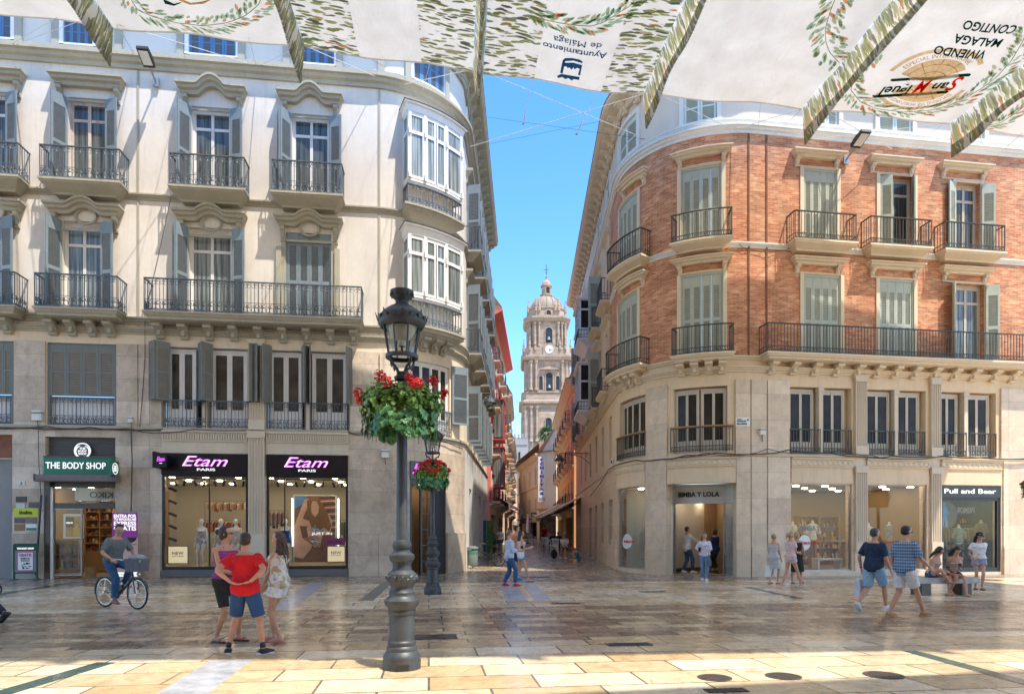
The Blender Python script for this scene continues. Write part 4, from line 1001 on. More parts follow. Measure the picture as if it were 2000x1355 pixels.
wallbox('grey junction box on the pier behind the big lamp post', 752, 886, .24, .3)
# floodlight on the cornice
def flood(P_, x, y, label):
    s, z = P_.at(x, y, 1.0); p = P_.m(s, 1.0, z); o = thing('floodlight', label, 'floodlight', p, 'floodlights on the cornices')
    m = MB(P_.m); m.tube([(s, .1, z-.25), (s, .7, z-.02)], .035, 8); m.box(s-.1, s+.1, .05, .12, z-.4, z-.1); obj('arm', m, MATS['steel'], o)
    m = MB(P_.m); m.prism([(.62, z-.10), (1.25, z+.12), (1.22, z+.22), (.8, z+.14), (.60, z+.02)], s-.19, s+.19, 0); obj('housing', m, MATS['dark_metal'], o)
    m = MB(P_.m); m.prism([(.72, z-.075), (1.18, z+.085), (1.175, z+.075), (.725, z-.09)], s-.15, s+.15, 0); obj('lens', m, MATS['plastic_white'], o)
flood(PL, 283, 112, 'grey floodlight on an arm at the cornice of the cream building')
# ================================================================ RIGHT BUILDING
P = PR
px = lambda x, d=0: P.s_at(x, d)
SA = P.arc[0]; RE = P.s_at(2120)
br_ = thing('corner_building', 'rounded corner building of orange brick over cream stone with green grey shutters and curved balconies', 'building', (10, 28, 0)); bl_ = br_
Y3, Y2, YM, YL, YC, YE = 12.17, 8.05, 7.6, 4.42, 16.1, 18.7
V3 = [(1210, 1246), (1330, 1409), (1569, 1634), (1718, 1784), (1866, 1914)]
V2 = [(1208, 1246), (1330, 1412), (1569, 1641), (1717, 1784), (1866, 1922)]
T3 = [15.02, 15.02, 15.02, 15.02, 14.98]; T2 = [11.12]*5
sq = lambda y: SA-(y-28)
so3 = [(sq(y)-.65, sq(y)+.65) for y in (31.2, 35.2, 44.6, 48.6)]
op3 = [(px(a), px(b), Y3, t_) for (a, b), t_ in zip(V3, T3)]; op2 = [(px(a), px(b), Y2, t_) for (a, b), t_ in zip(V2, T2)]
BS = px(1192)      # brick starts here, cream render along the street
wall(P, 'brick_wall', MATS['brick'], br_, BS, RE, YM+.4, YC, op3+op2, 0, .32)
ops = [(a, b, Y3, 14.9) for a, b in so3]+[(a, b, Y2, 11.0) for a, b in so3]
wall(P, 'wall', MATS['plaster_right'], br_, 0, BS, YM+.4, YC, ops, .0, .3)
m = MB(P.m)
for q in (BS-.12, BS-.5): m.box(q-.1, q+.1, 0, .07, YM+.4, YC)
obj('wall_joint', m, MATS['plaster_right'], br_)
at_ = [(px(1210), px(1244), 16.75, 18.1), (px(1335), px(1400), 16.7, 18.0), (px(1594), px(1638), 16.7, 18.0), (px(1716), px(1782), 16.7, 18.0), (px(1872), px(1922), 16.7, 18.0)]
at_ += [(a, b, 16.75, 18.0) for a, b in so3]
wall(P, 'attic_wall', MATS['attic_right'], br_, 0, RE, YC, YE, at_, -.03, .2)
for a, b, c_, e in at_:
    f = MB(P.m); f.box(a-.15, a, -.03, .05, c_-.02, e+.15); f.box(b, b+.15, -.03, .05, c_-.02, e+.15); f.box(a, b, -.03, .05, e, e+.15); f.box(a-.2, b+.2, -.03, .08, c_-.1, c_-.02)
    o = obj('attic_window', f, MATS['white_trim'], br_); mid = (a+b)/2
    shutter(P, o, (a+.02, -.06), (mid-.01, -.06), c_, e, 'pale_shutter_frame' if M('pale_shutter_frame', (.60, .66, .62), .5, .05, 3) else '', 'green_louvre', .42); shutter(P, o, (mid+.01, -.06), (b-.02, -.06), c_, e, 'pale_shutter_frame', 'green_louvre', .42)
cornice(P, 'string_course', MATS['white_trim'], br_, 0, RE, YC, .3, .22); cornice(P, 'string_course', MATS['white_trim'], br_, 0, RE, YC+.32, .2, .12)
cornice(P, 'string_course', MATS['white_trim'], br_, 0, RE, Y3-.22, .2, .1)
m = MB(P.m); m.box(0, RE, 0, .05, YM, YM+.42); obj('band', m, MATS['plaster_right'], br_)
cornice(P, 'string_course', MATS['trim_right'], br_, 0, RE, YM-.16, .2, .2); cornice(P, 'string_course', MATS['trim_right'], br_, 0, RE, Y2-.28, .24, .2)
m = MB(P.m); slab(P, m, -.1, RE, [(.72, YE+.42, 0), (.72, YE+.27, 0), (.6, YE+.2, .05), (.15, YE+.12, .1), (.12, YE-.1, .1)]); obj('eave', m, MATS['trim_right'], br_)
q = .4
while q < P.arc[1]+2:
    m = MB(P.m); corbel(m, q, YE+.16, .44, .52, .24); obj('eave_bracket', m, MATS['trim_right'], br_); q += .82
m = MB(P.m); slab(P, m, -.1, RE, [(.75, YE+.43, 0), (.75, YE+.47, 0), (-1.5, YE+1.2, 0), (-4, YE+1.3, 0)]); obj('roof', m, MATS['roof_tile'], br_)
m = MB(P.m)
for x in (1462, 1497): q = px(x); m.box(q-.03, q+.03, .0, .03, YM+.4, YC)
obj('brick_joint', m, M('joint_dark', (.22, .09, .05), .9, .2, 4), br_)
# brick floors
H3 = [(1200, 1258), (1308, 1433), (1553, 1657), (1702, 1805), (1843, 1945)]; H2 = [(1197, 1256), (1308, 1435), (1553, 1660), (1702, 1811), (1845, 1949)]
for fl, (V, H, z, zt, hz) in enumerate(((V3, H3, Y3, T3, 15.58), (V2, H2, Y2, T2, 11.66))):
    for i, ((a, b), (h0, h1)) in enumerate(zip(V, H)):
        s0, s1 = px(a), px(b); t_ = zt[i]
        hood(P, br_, px(h0, .35), px(h1, .35), hz, .22, .36, 'trim_right', 0, o0=s0, o1=s1, zo=z, cons=.32)
        m = MB(P.m); m.box(s0-.14, s1+.14, 0, .03, t_, hz-.5); obj('frieze', m, MATS['trim_right'], br_)
        opened = (fl == 0 and i in (3, 4)) or (fl == 1 and i == 4)
        if not opened:
            f = MB(P.m); f.box(s0, s0+.05, -.1, .0, z, t_); f.box(s1-.05, s1, -.1, .0, z, t_); f.box(s0+.05, s1-.05, -.1, 0, t_-.08, t_); o = obj('window', f, MATS['green_shutter_frame'], br_)
            closed_shutters(P, o, s0+.05, s1-.05, z+.02, t_-.08, 'green_shutter_frame', 'green_louvre', -.05)
        else:
            wn = glazed(P, br_, s0, s1, z, t_, 'cream_wood', 'glass_sky' if fl == 0 else 'glass_curtain', -.24, .78, .03)
            if i == 3:
                shutter(P, wn, (s0+.02, .0), (s0+.42, .16), z+.05, t_-.06, 'green_shutter_frame', 'green_louvre'); shutter(P, wn, (s1-.06, .0), (s1-.26, .4), z+.05, t_-.06, 'green_shutter_frame', 'green_louvre')
            else:
                shutter(P, wn, (s0-.02, .03), (s0-.40, .16 if fl == 0 else .4), z+.05, t_-.04, 'green_shutter_frame', 'green_louvre'); shutter(P, wn, (s1+.02, .06), (s1+.46, .22), z+.05, t_-.04, 'green_shutter_frame', 'green_louvre')
R3 = [(1188, 1253), (1312, 1429), (1552, 1671), (1700, 1818), (1845, 1961)]
for i, (a, b) in enumerate(R3): balcony(P, br_, px(a, .5), px(b, .5), .55, Y3, 1.02, 'iron_right', 'trim_right', 1, th=.16, ins=.22)
for a, b in ((1185, 1251), (1313, 1432)): balcony(P, br_, px(a, .5), px(b, .5), .55, Y2, 1.02, 'iron_right', 'trim_right', 1, th=.16, taper=False)
s0 = px(1500, .6); balcony(P, br_, s0, RE-.3, .62, Y2, 1.04, 'iron_right', 'trim_right', 1, th=.16, taper=False)
corbels((1199, 1213, 1226, 1239, 1328, 1356, 1384, 1411, 1513, 1555, 1597, 1640, 1681, 1719, 1755, 1792, 1831, 1870, 1908, 1948, 1986), Y2-.26, .42, .46, .25, 'trim_right')
# street side windows, balconies, oriels
for k, (a, b) in enumerate(so3):
    for fl, (z, zt) in enumerate(((Y3, 14.9), (Y2, 11.0))):
        wn = glazed(P, br_, a, b, z, zt, 'cream_wood', 'glass_dark', -.22)
        m = MB(P.m); slab(P, m, a-.25, b+.25, [(.28, zt+.55, 0), (.28, zt+.45, 0), (.1, zt+.3, .1), (.05, zt+.02, .1)]); obj('window_head', m, MATS['trim_right'], br_)
        if k in (1, 3): shutter(P, wn, (a-.02, .03), (a-.1, .5), z+.05, zt-.05, 'green_shutter_frame', 'green_louvre'); shutter(P, wn, (b+.02, .03), (b+.1, .6), z+.05, zt-.05, 'green_shutter_frame', 'green_louvre')
        balcony(P, br_, a-.3, b+.3, .45, z, 1.02, 'iron_right', 'trim_right', 1, th=.16)
for z0, z1 in ((Y3+.6, 15.0), (Y2+.6, 11.3)):
    a, b = sq(41.2), sq(38.2); m = MB(P.m); slab(P, m, a-.1, b+.1, [(.9, z0, 0), (.9, z0-.1, 0), (.7, z0-.2, .1), (.3, z0-.5, .4)]); slab(P, m, a-.1, b+.1, [(.0, z1+.1, 0), (.95, z1+.1, 0), (.95, z1, 0), (.8, z1-.08, .1)])
    o = obj('oriel_window', m, MATS['bay_white'], br_); w_ = MB(P.m)
    for q in (a, a+.95, a+1.95, b-.08): w_.box(q, q+.08, .7, .82, z0, z1)
    w_.box(a, b, .71, .80, z0, z0+.25); w_.box(a, b, .71, .80, z0+1.6, z0+1.7)
    for q in (b-.08, a): w_.box(q, q+.08, 0, .7, z0, z0+.6); w_.box(q, q+.08, 0, .7, z0+1.6, z0+1.7); w_.box(q, q+.08, 0, .1, z0, z1)
    obj('frame', w_, MATS['bay_white'], o); g_ = MB(P.m); g_.box(a+.03, b-.03, 0, .74, z0, z1); obj('pane', g_, MATS['glass_dark'], o)
    railing(P, o, a, b, .85, z0-1.05+.6 if False else z0-.0, z0+.5, 'iron_right', 1, .16)
# mezzanine
mz = [(px(1210), px(1261), 4.55, 6.95), (px(1315), px(1421), 4.55, 6.95), (px(1543), px(1663), 4.5, 6.97), (px(1692), px(1808), 4.5, 6.97), (px(1835), px(1945), 4.5, 6.97)]
ms = [(sq(y)-.4, sq(y)+.4, 4.9, 6.9) for y in (30.5, 33.5, 36.6, 39.8, 43, 46.4)]
wall(P, 'mezzanine_wall', MATS['plaster_right'], br_, 0, RE, YL, YM+.02, mz+ms, 0, .3)
for a, b in ((1263, 1304), (1436, 1464), (1466, 1496), (1498, 1540), (1953, 2002)): wall(P, 'stone_pier', MATS['travertine'], br_, px(a), px(b), YL+.04, 7.15, (), .07, 0, top=True)
for q in ms: glazed(P, br_, q[0], q[1], q[2], q[3], 'cream_wood', 'glass_dark', -.18, 0)
for k, (cs, rl) in enumerate(([(1212, 1259)], [(1207, 1261)]) if False else []): pass
for (a, b, c_, e), cols, rails in zip(mz, ([(0, 1)], [(0, .49), (.51, 1)], [(.0, .42), (.53, .93)], [(.0, .44), (.53, .94)], [(.0, .38), (.50, .94)]),
                                      ([(-.02, 1.02)], [(-.03, 1.08)], [(0, .48), (.53, .99)], [(0, .46), (.53, .98)], [(0, .46), (.53, .99)])):
    L = b-a
    for x0, x1 in cols: glazed(P, br_, a+L*x0+.02, a+L*x1-.02, c_, e-.06, 'cream_wood', 'glass_dark', -.2, 0, .12, leaves=4 if x1-x0 == 1 else 2, mw=.05)
    m = MB(P.m); m.box(a, b, -.31, -.29, c_, e); obj('window_back', m, MATS['plaster_right'], br_)
    if len(cols) > 1 and b > px(1500): q = a+L*(.495 if x0 != .5 else .46); m = MB(P.m); m.box(q-.08, q+.08, -.3, .03, c_, e); m.box(q-.11, q+.11, -.3, .06, e-.15, e); obj('mullion', m, MATS['cream_pilaster'], br_)
    for x0, x1 in rails:
        r_ = railing(P, br_, a+L*x0, a+L*x1, .1 if b < px(1500) else .03, c_+.02, c_+.92, 'iron_right', 1, .11, sides=False)
        if b < px(1500):
            m = MB(P.m); m.box(a+L*x0-.03, a+L*x1+.03, .055, .145, c_+.92, c_+.97); obj('wood_handrail', m, M('orange_wood', (.40, .19, .07), .5, .1, 6), r_)
for a, b in ((1668, 1690), (1815, 1834)): fluted(P, br_, px(a), px(b), YL+.05, YM-.15, d=.12); fluted(P, br_, px(a), px(b), .9, YL-.35, d=.14)
m = MB(P.m); slab(P, m, 0, RE, [(.08, YL+.05, 0), (.08, YL-.03, 0), (.03, YL-.06, 0)]); obj('ledge', m, MATS['trim_right'], br_)
gp = [(px(1208), px(1262), .18, 3.4), (px(1303), px(1437), 0, 3.42), (px(1544), px(1663), .2, 3.4), (px(1691), px(1809), .2, 3.4), (px(1837), px(1954), .1, 3.4)]
gs = [(sq(y)-w_/2, sq(y)+w_/2, .1, 3.1) for y, w_ in ((30.2, 1.2), (33.4, 1.0), (36.4, 1.1), (39.6, 1.4))]
wall(P, 'ground_wall', MATS['travertine'], br_, 0, RE, 0, YL, gp+gs, .03, .38)
for q in gs: m = MB(P.m); m.box(q[0], q[1], -.25, -.2, q[2], q[3]); m2 = obj('shop_door', m, MATS['glass_dark'], br_)
for a, b in ((1206, 1262), (1304, 1436), (1544, 1664), (1691, 1812), (1836, 1954)):
    s0, s1 = px(a), px(b); m = MB(P.m); m.box(s0, s1, .03, .07, 3.42, 4.36); m.box(s0, s1, .03, .13, 4.30, 4.36); m.box(s0, s1, .03, .12, 4.02, 4.06)
    obj('lintel', m, MATS['plaster_right'], br_); m = MB(P.m); n = int((s1-s0)/.2)
    for i in range(n):
        q = s0+(s1-s0)*(i+.5)/n; m.tube([(q+.085*math.cos(k*math.pi/5), .08, 4.18+.085*math.sin(k*math.pi/5)) for k in range(11)], .022, 4, False)
    m.box(s0, s1, .06, .085, 4.08, 4.28); obj('circle_frieze', m, MATS['trim_right'], br_)
for a, b in ((1179, 1206), (1263, 1303), (1437, 1464), (1466, 1496), (1498, 1541), (1667, 1691), (1814, 1836), (1957, 2010)):
    wall(P, 'stone_plinth', MATS['travertine'], br_, px(a), px(b), 0, 1.07, (), .11, 0, top=True)
for a, b in ((1263, 1303), (1437, 1464), (1466, 1496), (1498, 1541), (1957, 2010)): wall(P, 'stone_pier', MATS['travertine'], br_, px(a), px(b), 1.07, 4.36, (), .08, 0, top=True)
m = MB(P.m)
for y in (29.2, 31.6, 35, 38, 41.5): m.box(sq(y)-.5, sq(y)+.5, .03, .08, 0, 1.3)
obj('stone_base', m, MATS['travertine'], br_)
# shops
for k in (0, 2, 3, 4):
    a, b, c_, e = gp[k]
    if k != 3: shop_room(P, br_, a, (b, 0, gp[3][1]+.4, b, b+1.6)[k], c_, e, (3.2, 0, 4.5, 4.5, 4)[k], ('shop_wall', '', 'shop_warm', 'shop_warm', 'shop_dark')[k], (1, 0, 5, 2, 2)[k])
    e2 = e if k < 4 else 2.95
    shopglass(P, br_, a, b, c_, e2, -.08, 'steel' if k < 4 else 'door_black', .03 if k < 4 else .12)
m = MB(P.m); m.box(gp[2][0], gp[3][1], .02, .16, 0, .2); obj('window_base', m, MATS['travertine'], br_)
a, b, c_, e = gp[1]; i0, i1 = px(1319, -1.1), px(1413, -1.1); d = -1.1
m = MB(P.m); m.quad((a, -.3, 0), (i0-.1, d, 0), (i0-.1, d, 3.42), (a, -.3, 3.42)); m.quad((b, -.3, 0), (i1+.1, d, 0), (i1+.1, d, 3.42), (b, -.3, 3.42)); m.quad((a, -.3, 3.42), (b, -.3, 3.42), (i1+.1, d, 3.42), (i0-.1, d, 3.42))
m.box(i0-.1, i1+.1, d-.1, d+.02, 2.72, 3.42); obj('entrance_reveal', m, M('porch_white', (.70, .66, .60), .5, .04, 2), br_)
m = MB(P.m); S0, S1 = i0-1.6, i1+1.2; m.quad((S0, -6, 0), (S1, -6, 0), (S1, -6, 2.9), (S0, -6, 2.9)); m.quad((S0, -1.2, 0), (S0, -6, 0), (S0, -6, 2.9), (S0, -1.2, 2.9)); m.quad((S1, -1.2, 0), (S1, -6, 0), (S1, -6, 2.9), (S1, -1.2, 2.9)); m.quad((S0, -1.2, 2.9), (S1, -1.2, 2.9), (S1, -6, 2.9), (S0, -6, 2.9)); obj('shop_interior', m, MATS['shop_warm'], br_)
m = MB(P.m); m.quad((S0, -.3, .012), (S1, -.3, .012), (S1, -6, .012), (S0, -6, .012)); obj('shop_floor', m, MATS['shop_floor'], br_)
m = MB(P.m)
for i in range(3):
    for j in range(3): q = i0+.3+(i1-i0)*i/2.6; y = -1.9-j*1.3; m.box(q-.08, q+.08, y-.08, y+.08, 2.84, 2.88)
obj('ceiling_light', m, MATS['warm_light'], br_)
for s_, sg in ((i0, 1), (i1, -1)):
    m = MB(P.m); m.box(s_-.03, s_+.03, d-.02, d+.06, 0, 2.75); o = obj('glass_door', m, MATS['steel'], br_)
    g_ = MB(P.m); g_.plate((s_, d+.05), (s_-sg*.12, -.2), .015, .03, 2.7); obj('pane', g_, MATS['glass_clear'], o)
    h = MB(P.m); q = s_+sg*.02; y = -.5
    h.tube([(q, y, .75), (q+sg*.10, y+.04, .8), (q+sg*.13, y+.05, .95), (q+sg*.13, y+.05, 2.0), (q+sg*.10, y+.04, 2.15), (q, y, 2.2)], .028, 8); h.tube([(q, y, .75), (q, y, 2.2)], .02, 8); obj('handle', h, MATS['steel'], o, True)
s0, s1, z0, z1 = P.rect(1325, 960, 1405, 970, -1.05)
o = thing('shop_sign', 'black capital letters on the white panel over the recessed doorway', 'shop sign', P.m(s0, -1.05, z0)); m = MB(P.m); lettering(m, 'BIMBA Y LOLA', s0, s1, z0, z1, -1.08, bold=.022, dep=.03); obj('lettering', m, MATS['black_text'], o)
s0, s1, z0, z1 = P.rect(1565, 1026, 1634, 1036, .0)
o = thing('window_lettering', 'grey capital letters on the display window with the white round sticker', 'shop sign', P.m(s0, -.07, z0)); m = MB(P.m); lettering(m, 'BIMBA Y LOLA', s0, s1, z0, z1, -.07, bold=.035, dep=.01); obj('lettering', m, M('grey_letters', (.30, .27, .25), .5, .05, 3), o)
def sticker(x0, x1, y0, y1, lab, tx0, tx1, wd='ÚLTIMOS DÍAS'):
    s0, s1, z0, z1 = P.rect(x0, y0, x1, y1, 0); o = thing('window_sticker', lab, 'sticker', P.m(s0, -.07, z0)); m = MB(P.m); c_, r = (s0+s1)/2, (s1-s0)/2; zc, rz = (z0+z1)/2, (z1-z0)/2
    m.prism([(c_+r*math.cos(a)*(1-.12*math.sin(a)), zc+rz*math.sin(a)+.1*rz*math.cos(a)) for a in [R(k*15) for k in range(24)]], -.07, -.064, 1); obj('disc', m, MATS['plastic_white'], o)
    m = MB(P.m); a, b = px(tx0), px(tx1); lettering(m, wd, a, b, zc-.06, zc+.06, -.062, bold=.02); obj('lettering', m, M('red_text', (.70, .03, .03), .5, .05, 3), o)
sticker(1213, 1232, 1042, 1071, 'white oval sticker with red letters on the curved display window left of the doorway', 1216, 1238)
sticker(1560, 1585, 1044, 1075, 'large white oval sticker with red letters on the display window right of the stone piers', 1561, 1598)
s0, s1, z0, z1 = P.rect(1728, 1055, 1762, 1060, 0); o = thing('window_lettering', 'red letters on the display window with the strapped grey top', 'sticker', P.m(s0, -.07, z0)); m = MB(P.m); lettering(m, 'ÚLTIMOS DÍAS', s0, s1, z0, z1, -.07, bold=.02); obj('lettering', m, MATS['red_text'], o)
a, b, c_, e = gp[4]; s0, s1, z0, z1 = P.rect(1843, 954, 1946, 965, .05)
o = sign_board('shop_sign', 'black shop sign with white lettering over the black framed shop window', a, b, 2.95, 3.42, -.12, .03, 'black_sign'); m = MB(P.m); lettering(m, 'Pull and Bear', s0+.05, s1, 3.10, 3.28, .03, bold=.008); obj('lettering', m, MATS['sign_white'], o)
q0, q1 = px(1838), px(1878); zc = 2.3; r = .55
o = thing('window_disc', 'big dark round disc with a blue printed figure in the black framed shop window', 'sign', P.m(q0+.4, -.3, zc)); m = MB(P.m); m.prism([(q0+.42+r*math.cos(a*math.pi/16), zc+r*math.sin(a*math.pi/16)) for a in range(32)], -.34, -.3, 1); obj('disc', m, MATS['dark_brown'], o)
m = MB(P.m); qc = q0+.40
m.prism([(qc-.14, zc-.48), (qc-.03, zc-.48), (qc, zc-.1), (qc+.04, zc-.48), (qc+.15, zc-.48), (qc+.12, zc+.05), (qc+.2, zc-.05), (qc+.2, zc+.1), (qc+.1, zc+.3), (qc-.1, zc+.3), (qc-.22, zc+.05), (qc-.13, zc+.05)], -.3, -.295, 1)
m.prism([(qc+.08*math.cos(a*.6), zc+.4+.1*math.sin(a*.6)) for a in range(10)], -.3, -.295, 1); obj('figure_print', m, M('denim_print', (.05, .22, .42), .5, .3, 8), o)
s0, s1, z0, z1 = P.rect(1868, 990, 1903, 1002, -.5); o = thing('window_lettering', 'faint mirrored grey letters in the black framed shop window', 'sign', P.m(s0, -.5, z0)); m = MB(P.m); lettering(m, 'PRIMOR', s1, s0, z0, z1, -.5, bold=.02); obj('lettering', m, MATS['grey_letters'], o)
s0, s1, z0, z1 = P.rect(1931, 1110, 1945, 1120, 0); o = thing('window_sticker', 'small lime square sticker low in the black framed shop window', 'sticker', P.m(s0, -.06, z0)); m = MB(P.m); m.box(s0, s1, -.065, -.06, z0, z1); obj('square', m, MATS['lime'], o)
m = MB(P.m); m.prism([((s0+s1)/2+.05*math.cos(a*.52), (z0+z1)/2+.05*math.sin(a*.52)) for a in range(12)], -.06, -.056, 1); obj('ring', m, MATS['green_sign'], o)
# street name plate
s0, s1, z0, z1 = P.rect(1437, 815, 1464, 832, .08); o = thing('street_sign', 'white street name plate lettered CALLE MARQUES DE LARIOS on the stone pier', 'street sign', P.m(s0, .08, z0))
m = MB(P.m); m.box(s0, s1, .07, .09, z0, z1); obj('plate', m, MATS['white_paint'], o); m = MB(P.m); L = s1-s0
lettering(m, 'CALLE', s0+.04, s0+L*.4, z1-.09, z1-.05, .09, bold=.02); lettering(m, 'MARQUES', s0+.04, s0+L*.72, z1-.17, z1-.11, .09, bold=.03); lettering(m, 'DE LARIOS', s0+.04, s0+L*.8, z1-.26, z1-.20, .09, bold=.03); m.prism([(s1-.1, z1-.05), (s1-.04, z1-.05), (s1-.04, z1-.1), (s1-.07, z1-.13), (s1-.1, z1-.1)], .09, .094, 1)
obj('lettering', m, MATS['black_text'], o)
q = sq(29.6); o = thing('street_sign', 'small white street plate on the side street wall left of the curved shop window', 'street sign', P.m(q, .08, 3.6)); m = MB(P.m); m.box(q-.25, q+.25, .03, .06, 4.6, 4.9); obj('plate', m, MATS['white_paint'], o); m = MB(P.m); lettering(m, 'CALLE', q-.2, q+.2, 4.68, 4.82, .06, bold=.02); obj('lettering', m, MATS['black_text'], o)
cable('facade_cable', 'thick black cable running along the ledge of the brick corner building', [(1152, 970), (1190, 915), (1240, 898), (1290, 897), (1340, 889), (1400, 884), (1490, 886), (1540, 878), (1620, 884), (1700, 892), (1745, 890), (1840, 890), (1925, 893), (2010, 895)], .022, .16, sag=.05)
cable('facade_cable', 'second black cable twisting with the thick one above the travertine shops', [(1320, 893), (1380, 884), (1440, 889), (1500, 876), (1560, 884), (1640, 879), (1700, 888), (1760, 896), (1860, 888), (2010, 897)], .014, .19, sag=.06)
cable('facade_cable', 'thin loose cable looping across the brick between two upper balconies', [(1434, 470), (1470, 488), (1520, 489), (1552, 478)], .009, .06, sag=.1)
wallbox('cream junction box on the travertine pier right of the street name plate', 1487, 843, .2, .24)
flood(PR, 1684, 272, 'grey floodlight on an arm at the top of the brick wall')

# clothes rails, busts and mannequins inside the windows
def rail(P, label, sa, sb, d, zb, h, n, cols, hang=.85):
    o = thing('clothes_rail', label, 'clothes rail', P.m((sa+sb)/2, d, zb)); m = MB(P.m)
    m.tube([(sa, d, zb+h), (sb, d, zb+h)], .016, 6)
    for q in (sa, sb): m.tube([(q, d, zb), (q, d, zb+h)], .016, 6); m.box(q-.02, q+.02, d-.22, d+.22, zb, zb+.03)
    obj('frame', m, MATS['steel'], o); rnd = random.Random(int(n*7+len(label)))
    for i in range(n):
        q = sa+.06+(sb-sa-.12)*(i+.5)/n; hl = hang*rnd.uniform(.7, 1.1); g_ = MB(P.m); zt = zb+h-.08; w_ = rnd.uniform(.2, .25)
        g_.prism([(d-w_, zt-hl), (d-w_*.9, zt-.25), (d-w_, zt-.08), (d-.05, zt), (d+.05, zt), (d+w_, zt-.08), (d+w_*.9, zt-.25), (d+w_*1.05, zt-hl)], q-.016, q+.016, 0); g_.tube([(q, d, zt), (q, d, zt+.1)], .006, 4)
        c_ = cols[i % len(cols)]; obj('garment', g_, M('cloth%d_%d_%d' % tuple(int(v*100) for v in c_), c_, .85, .18, 9, .2), o)
rail(P, 'clothes rail of grey, navy and white garments behind the curved display window', px(1224, -1), px(1262, -1), -1, .5, 1.25, 9, [(.45, .47, .5), (.04, .06, .12), (.7, .7, .68), (.2, .35, .5)])
rail(P, 'long clothes rail of brown and rust garments at the back inside the doorway', i0+.1, i1-.1, -4.6, .3, 1.5, 22, [(.45, .22, .10), (.55, .35, .2), (.3, .15, .08), (.6, .5, .38)], 1.0)
rail(P, 'clothes rail with pale prints at the back of the black framed shop window', px(1850, -2), px(1930, -2), -2.4, .4, 1.5, 12, [(.35, .42, .36), (.6, .45, .2), (.15, .2, .2), (.65, .62, .55)])
SS_ = MB
def bust(P, label, s, d, z, cols, sleeves=False):
    """dressmaker bust on a pole, wearing a top"""
    p = P.m(s, d, z); o = thing('display_bust', label, 'display bust', p); m = MB(); m.lathe([(.14, 0), (.14, .02), (.015, .03), (.015, .72)], 14, p); obj('stand', m, MATS['steel'], o)
    m = MB(); m.lathe([(.02, .68), (.14, .72), (.155, .8), (.125, .95), (.135, 1.05), (.16, 1.18), (.165, 1.27), (.12, 1.34), (.055, 1.38), (.05, 1.47), (.01, 1.49)], 18, p, sq=.68); obj('torso', m, M('linen', (.72, .68, .58), .8, .05, 8), o, True)
    m = MB(); m.lathe([(.165, .74), (.175, .8), (.145, .95), (.15, 1.05), (.178, 1.18), (.18, 1.26), (.135, 1.34)], 18, p, sq=.72, cap=False)
    if sleeves:
        for sg in (-1, 1): m.tube([(p.x+sg*.13, p.y, p.z+1.28), (p.x+sg*.22, p.y, p.z+1.15), (p.x+sg*.26, p.y, p.z+.95)], [.08, .075, .07], 10)
    obj('top', m, M('bust%d' % int(sum(cols)*1000), cols, .85, .35, 14, .2), o, True)
bust(P, 'headless bust in a white top behind the grey window letters', px(1587, -1.4), -1.4, .6, (.72, .72, .66), True)
bust(P, 'headless bust in a grey strapped top in the middle display window', px(1737, -1.2), -1.2, .55, (.30, .32, .31))
bust(P, 'headless bust in a plain pale top at the left edge of the middle display window', px(1696, -1.0), -1.0, .5, (.62, .56, .46), True)
bust(P, 'bust in an orange and green blouse in the black framed shop window', px(1872, -1.1), -1.1, .45, (.22, .32, .27), True)
bust(P, 'bust in a green print shirt at the right of the black framed shop window', px(1916, -1.3), -1.3, .65, (.30, .36, .25), True)
bust(P, 'small headless bust at the left edge of the window with the round sticker', px(1548, -1.2), -1.2, .55, (.66, .60, .50))
def table(P, name, label, s, d, z, w_, h, mat, items=0, cols=((.3, .1, .05),)):
    o = thing(name, label, 'display table', P.m(s, d, z)); m = MB(P.m); m.box(s-w_/2, s+w_/2, d-.25, d+.25, z+h-.06, z+h); m.box(s-w_/2, s-w_/2+.06, d-.22, d+.22, z, z+h-.06); m.box(s+w_/2-.06, s+w_/2, d-.22, d+.22, z, z+h-.06); obj('table_body', m, MATS[mat], o)
    for i in range(items):
        q = s-w_/2+.15+(w_-.3)*(i+.5)/items; p = P.m(q, d, z+h); b = thing('handbag', 'small leather handbag, number %s on the display table behind glass' % ('one two three four'.split()[i]), 'handbag', p, 'bags on the display tables'); g_ = MB(P.m)
        g_.prism([(q-.1, z+h), (q+.1, z+h), (q+.085, z+h+.14), (q-.085, z+h+.14)], d-.04, d+.04, 1); obj('bag_body', g_, M('bag%d' % (i % 2), cols[i % len(cols)], .4, .1, 5), b); g_ = MB(P.m); g_.tube([(q+.055*math.cos(a), d, z+h+.14+.08*math.sin(a)) for a in [R(k*22.5) for k in range(9)]], .007, 5); obj('handle', g_, MATS['dark_brown'], b)
        b['label'] = ('leftmost', 'second from left', 'second from right', 'rightmost')[i]+' small leather handbag on the display table behind the round sticker window'
table(P, 'display_table', 'wooden display table with handbags in the window with the round sticker', px(1620, -1.5), -1.5, .25, 1.5, 1.05, 'shop_wood', 4, ((.35, .12, .05), (.08, .07, .07)))
table(P, 'display_table', 'low pale bench inside the window with the round sticker', px(1612, -1.0), -.9, .22, 1.0, .4, 'white_trim')
for lb, sh, x0, x1, dd, z0, z1, n in (('wall shelves of leather goods behind the round sticker window', 'shop_wood', 1560, 1640, -3.6, .5, 2.3, 4), ('wall shelves of folded goods at the back of the middle display window', 'shop_wood', 1700, 1760, -3.8, .6, 2.4, 4), ('shelves of boxes at the back of the black framed shop window', 'bronze', 1846, 1900, -3.2, .5, 2.4, 5)): shelf_unit('shop_shelves', lb, PR, px(x0, dd), px(x1, dd), dd, z0, z1, n, [(.5, .22, .08), (.12, .09, .08), (.6, .5, .35)], sh)
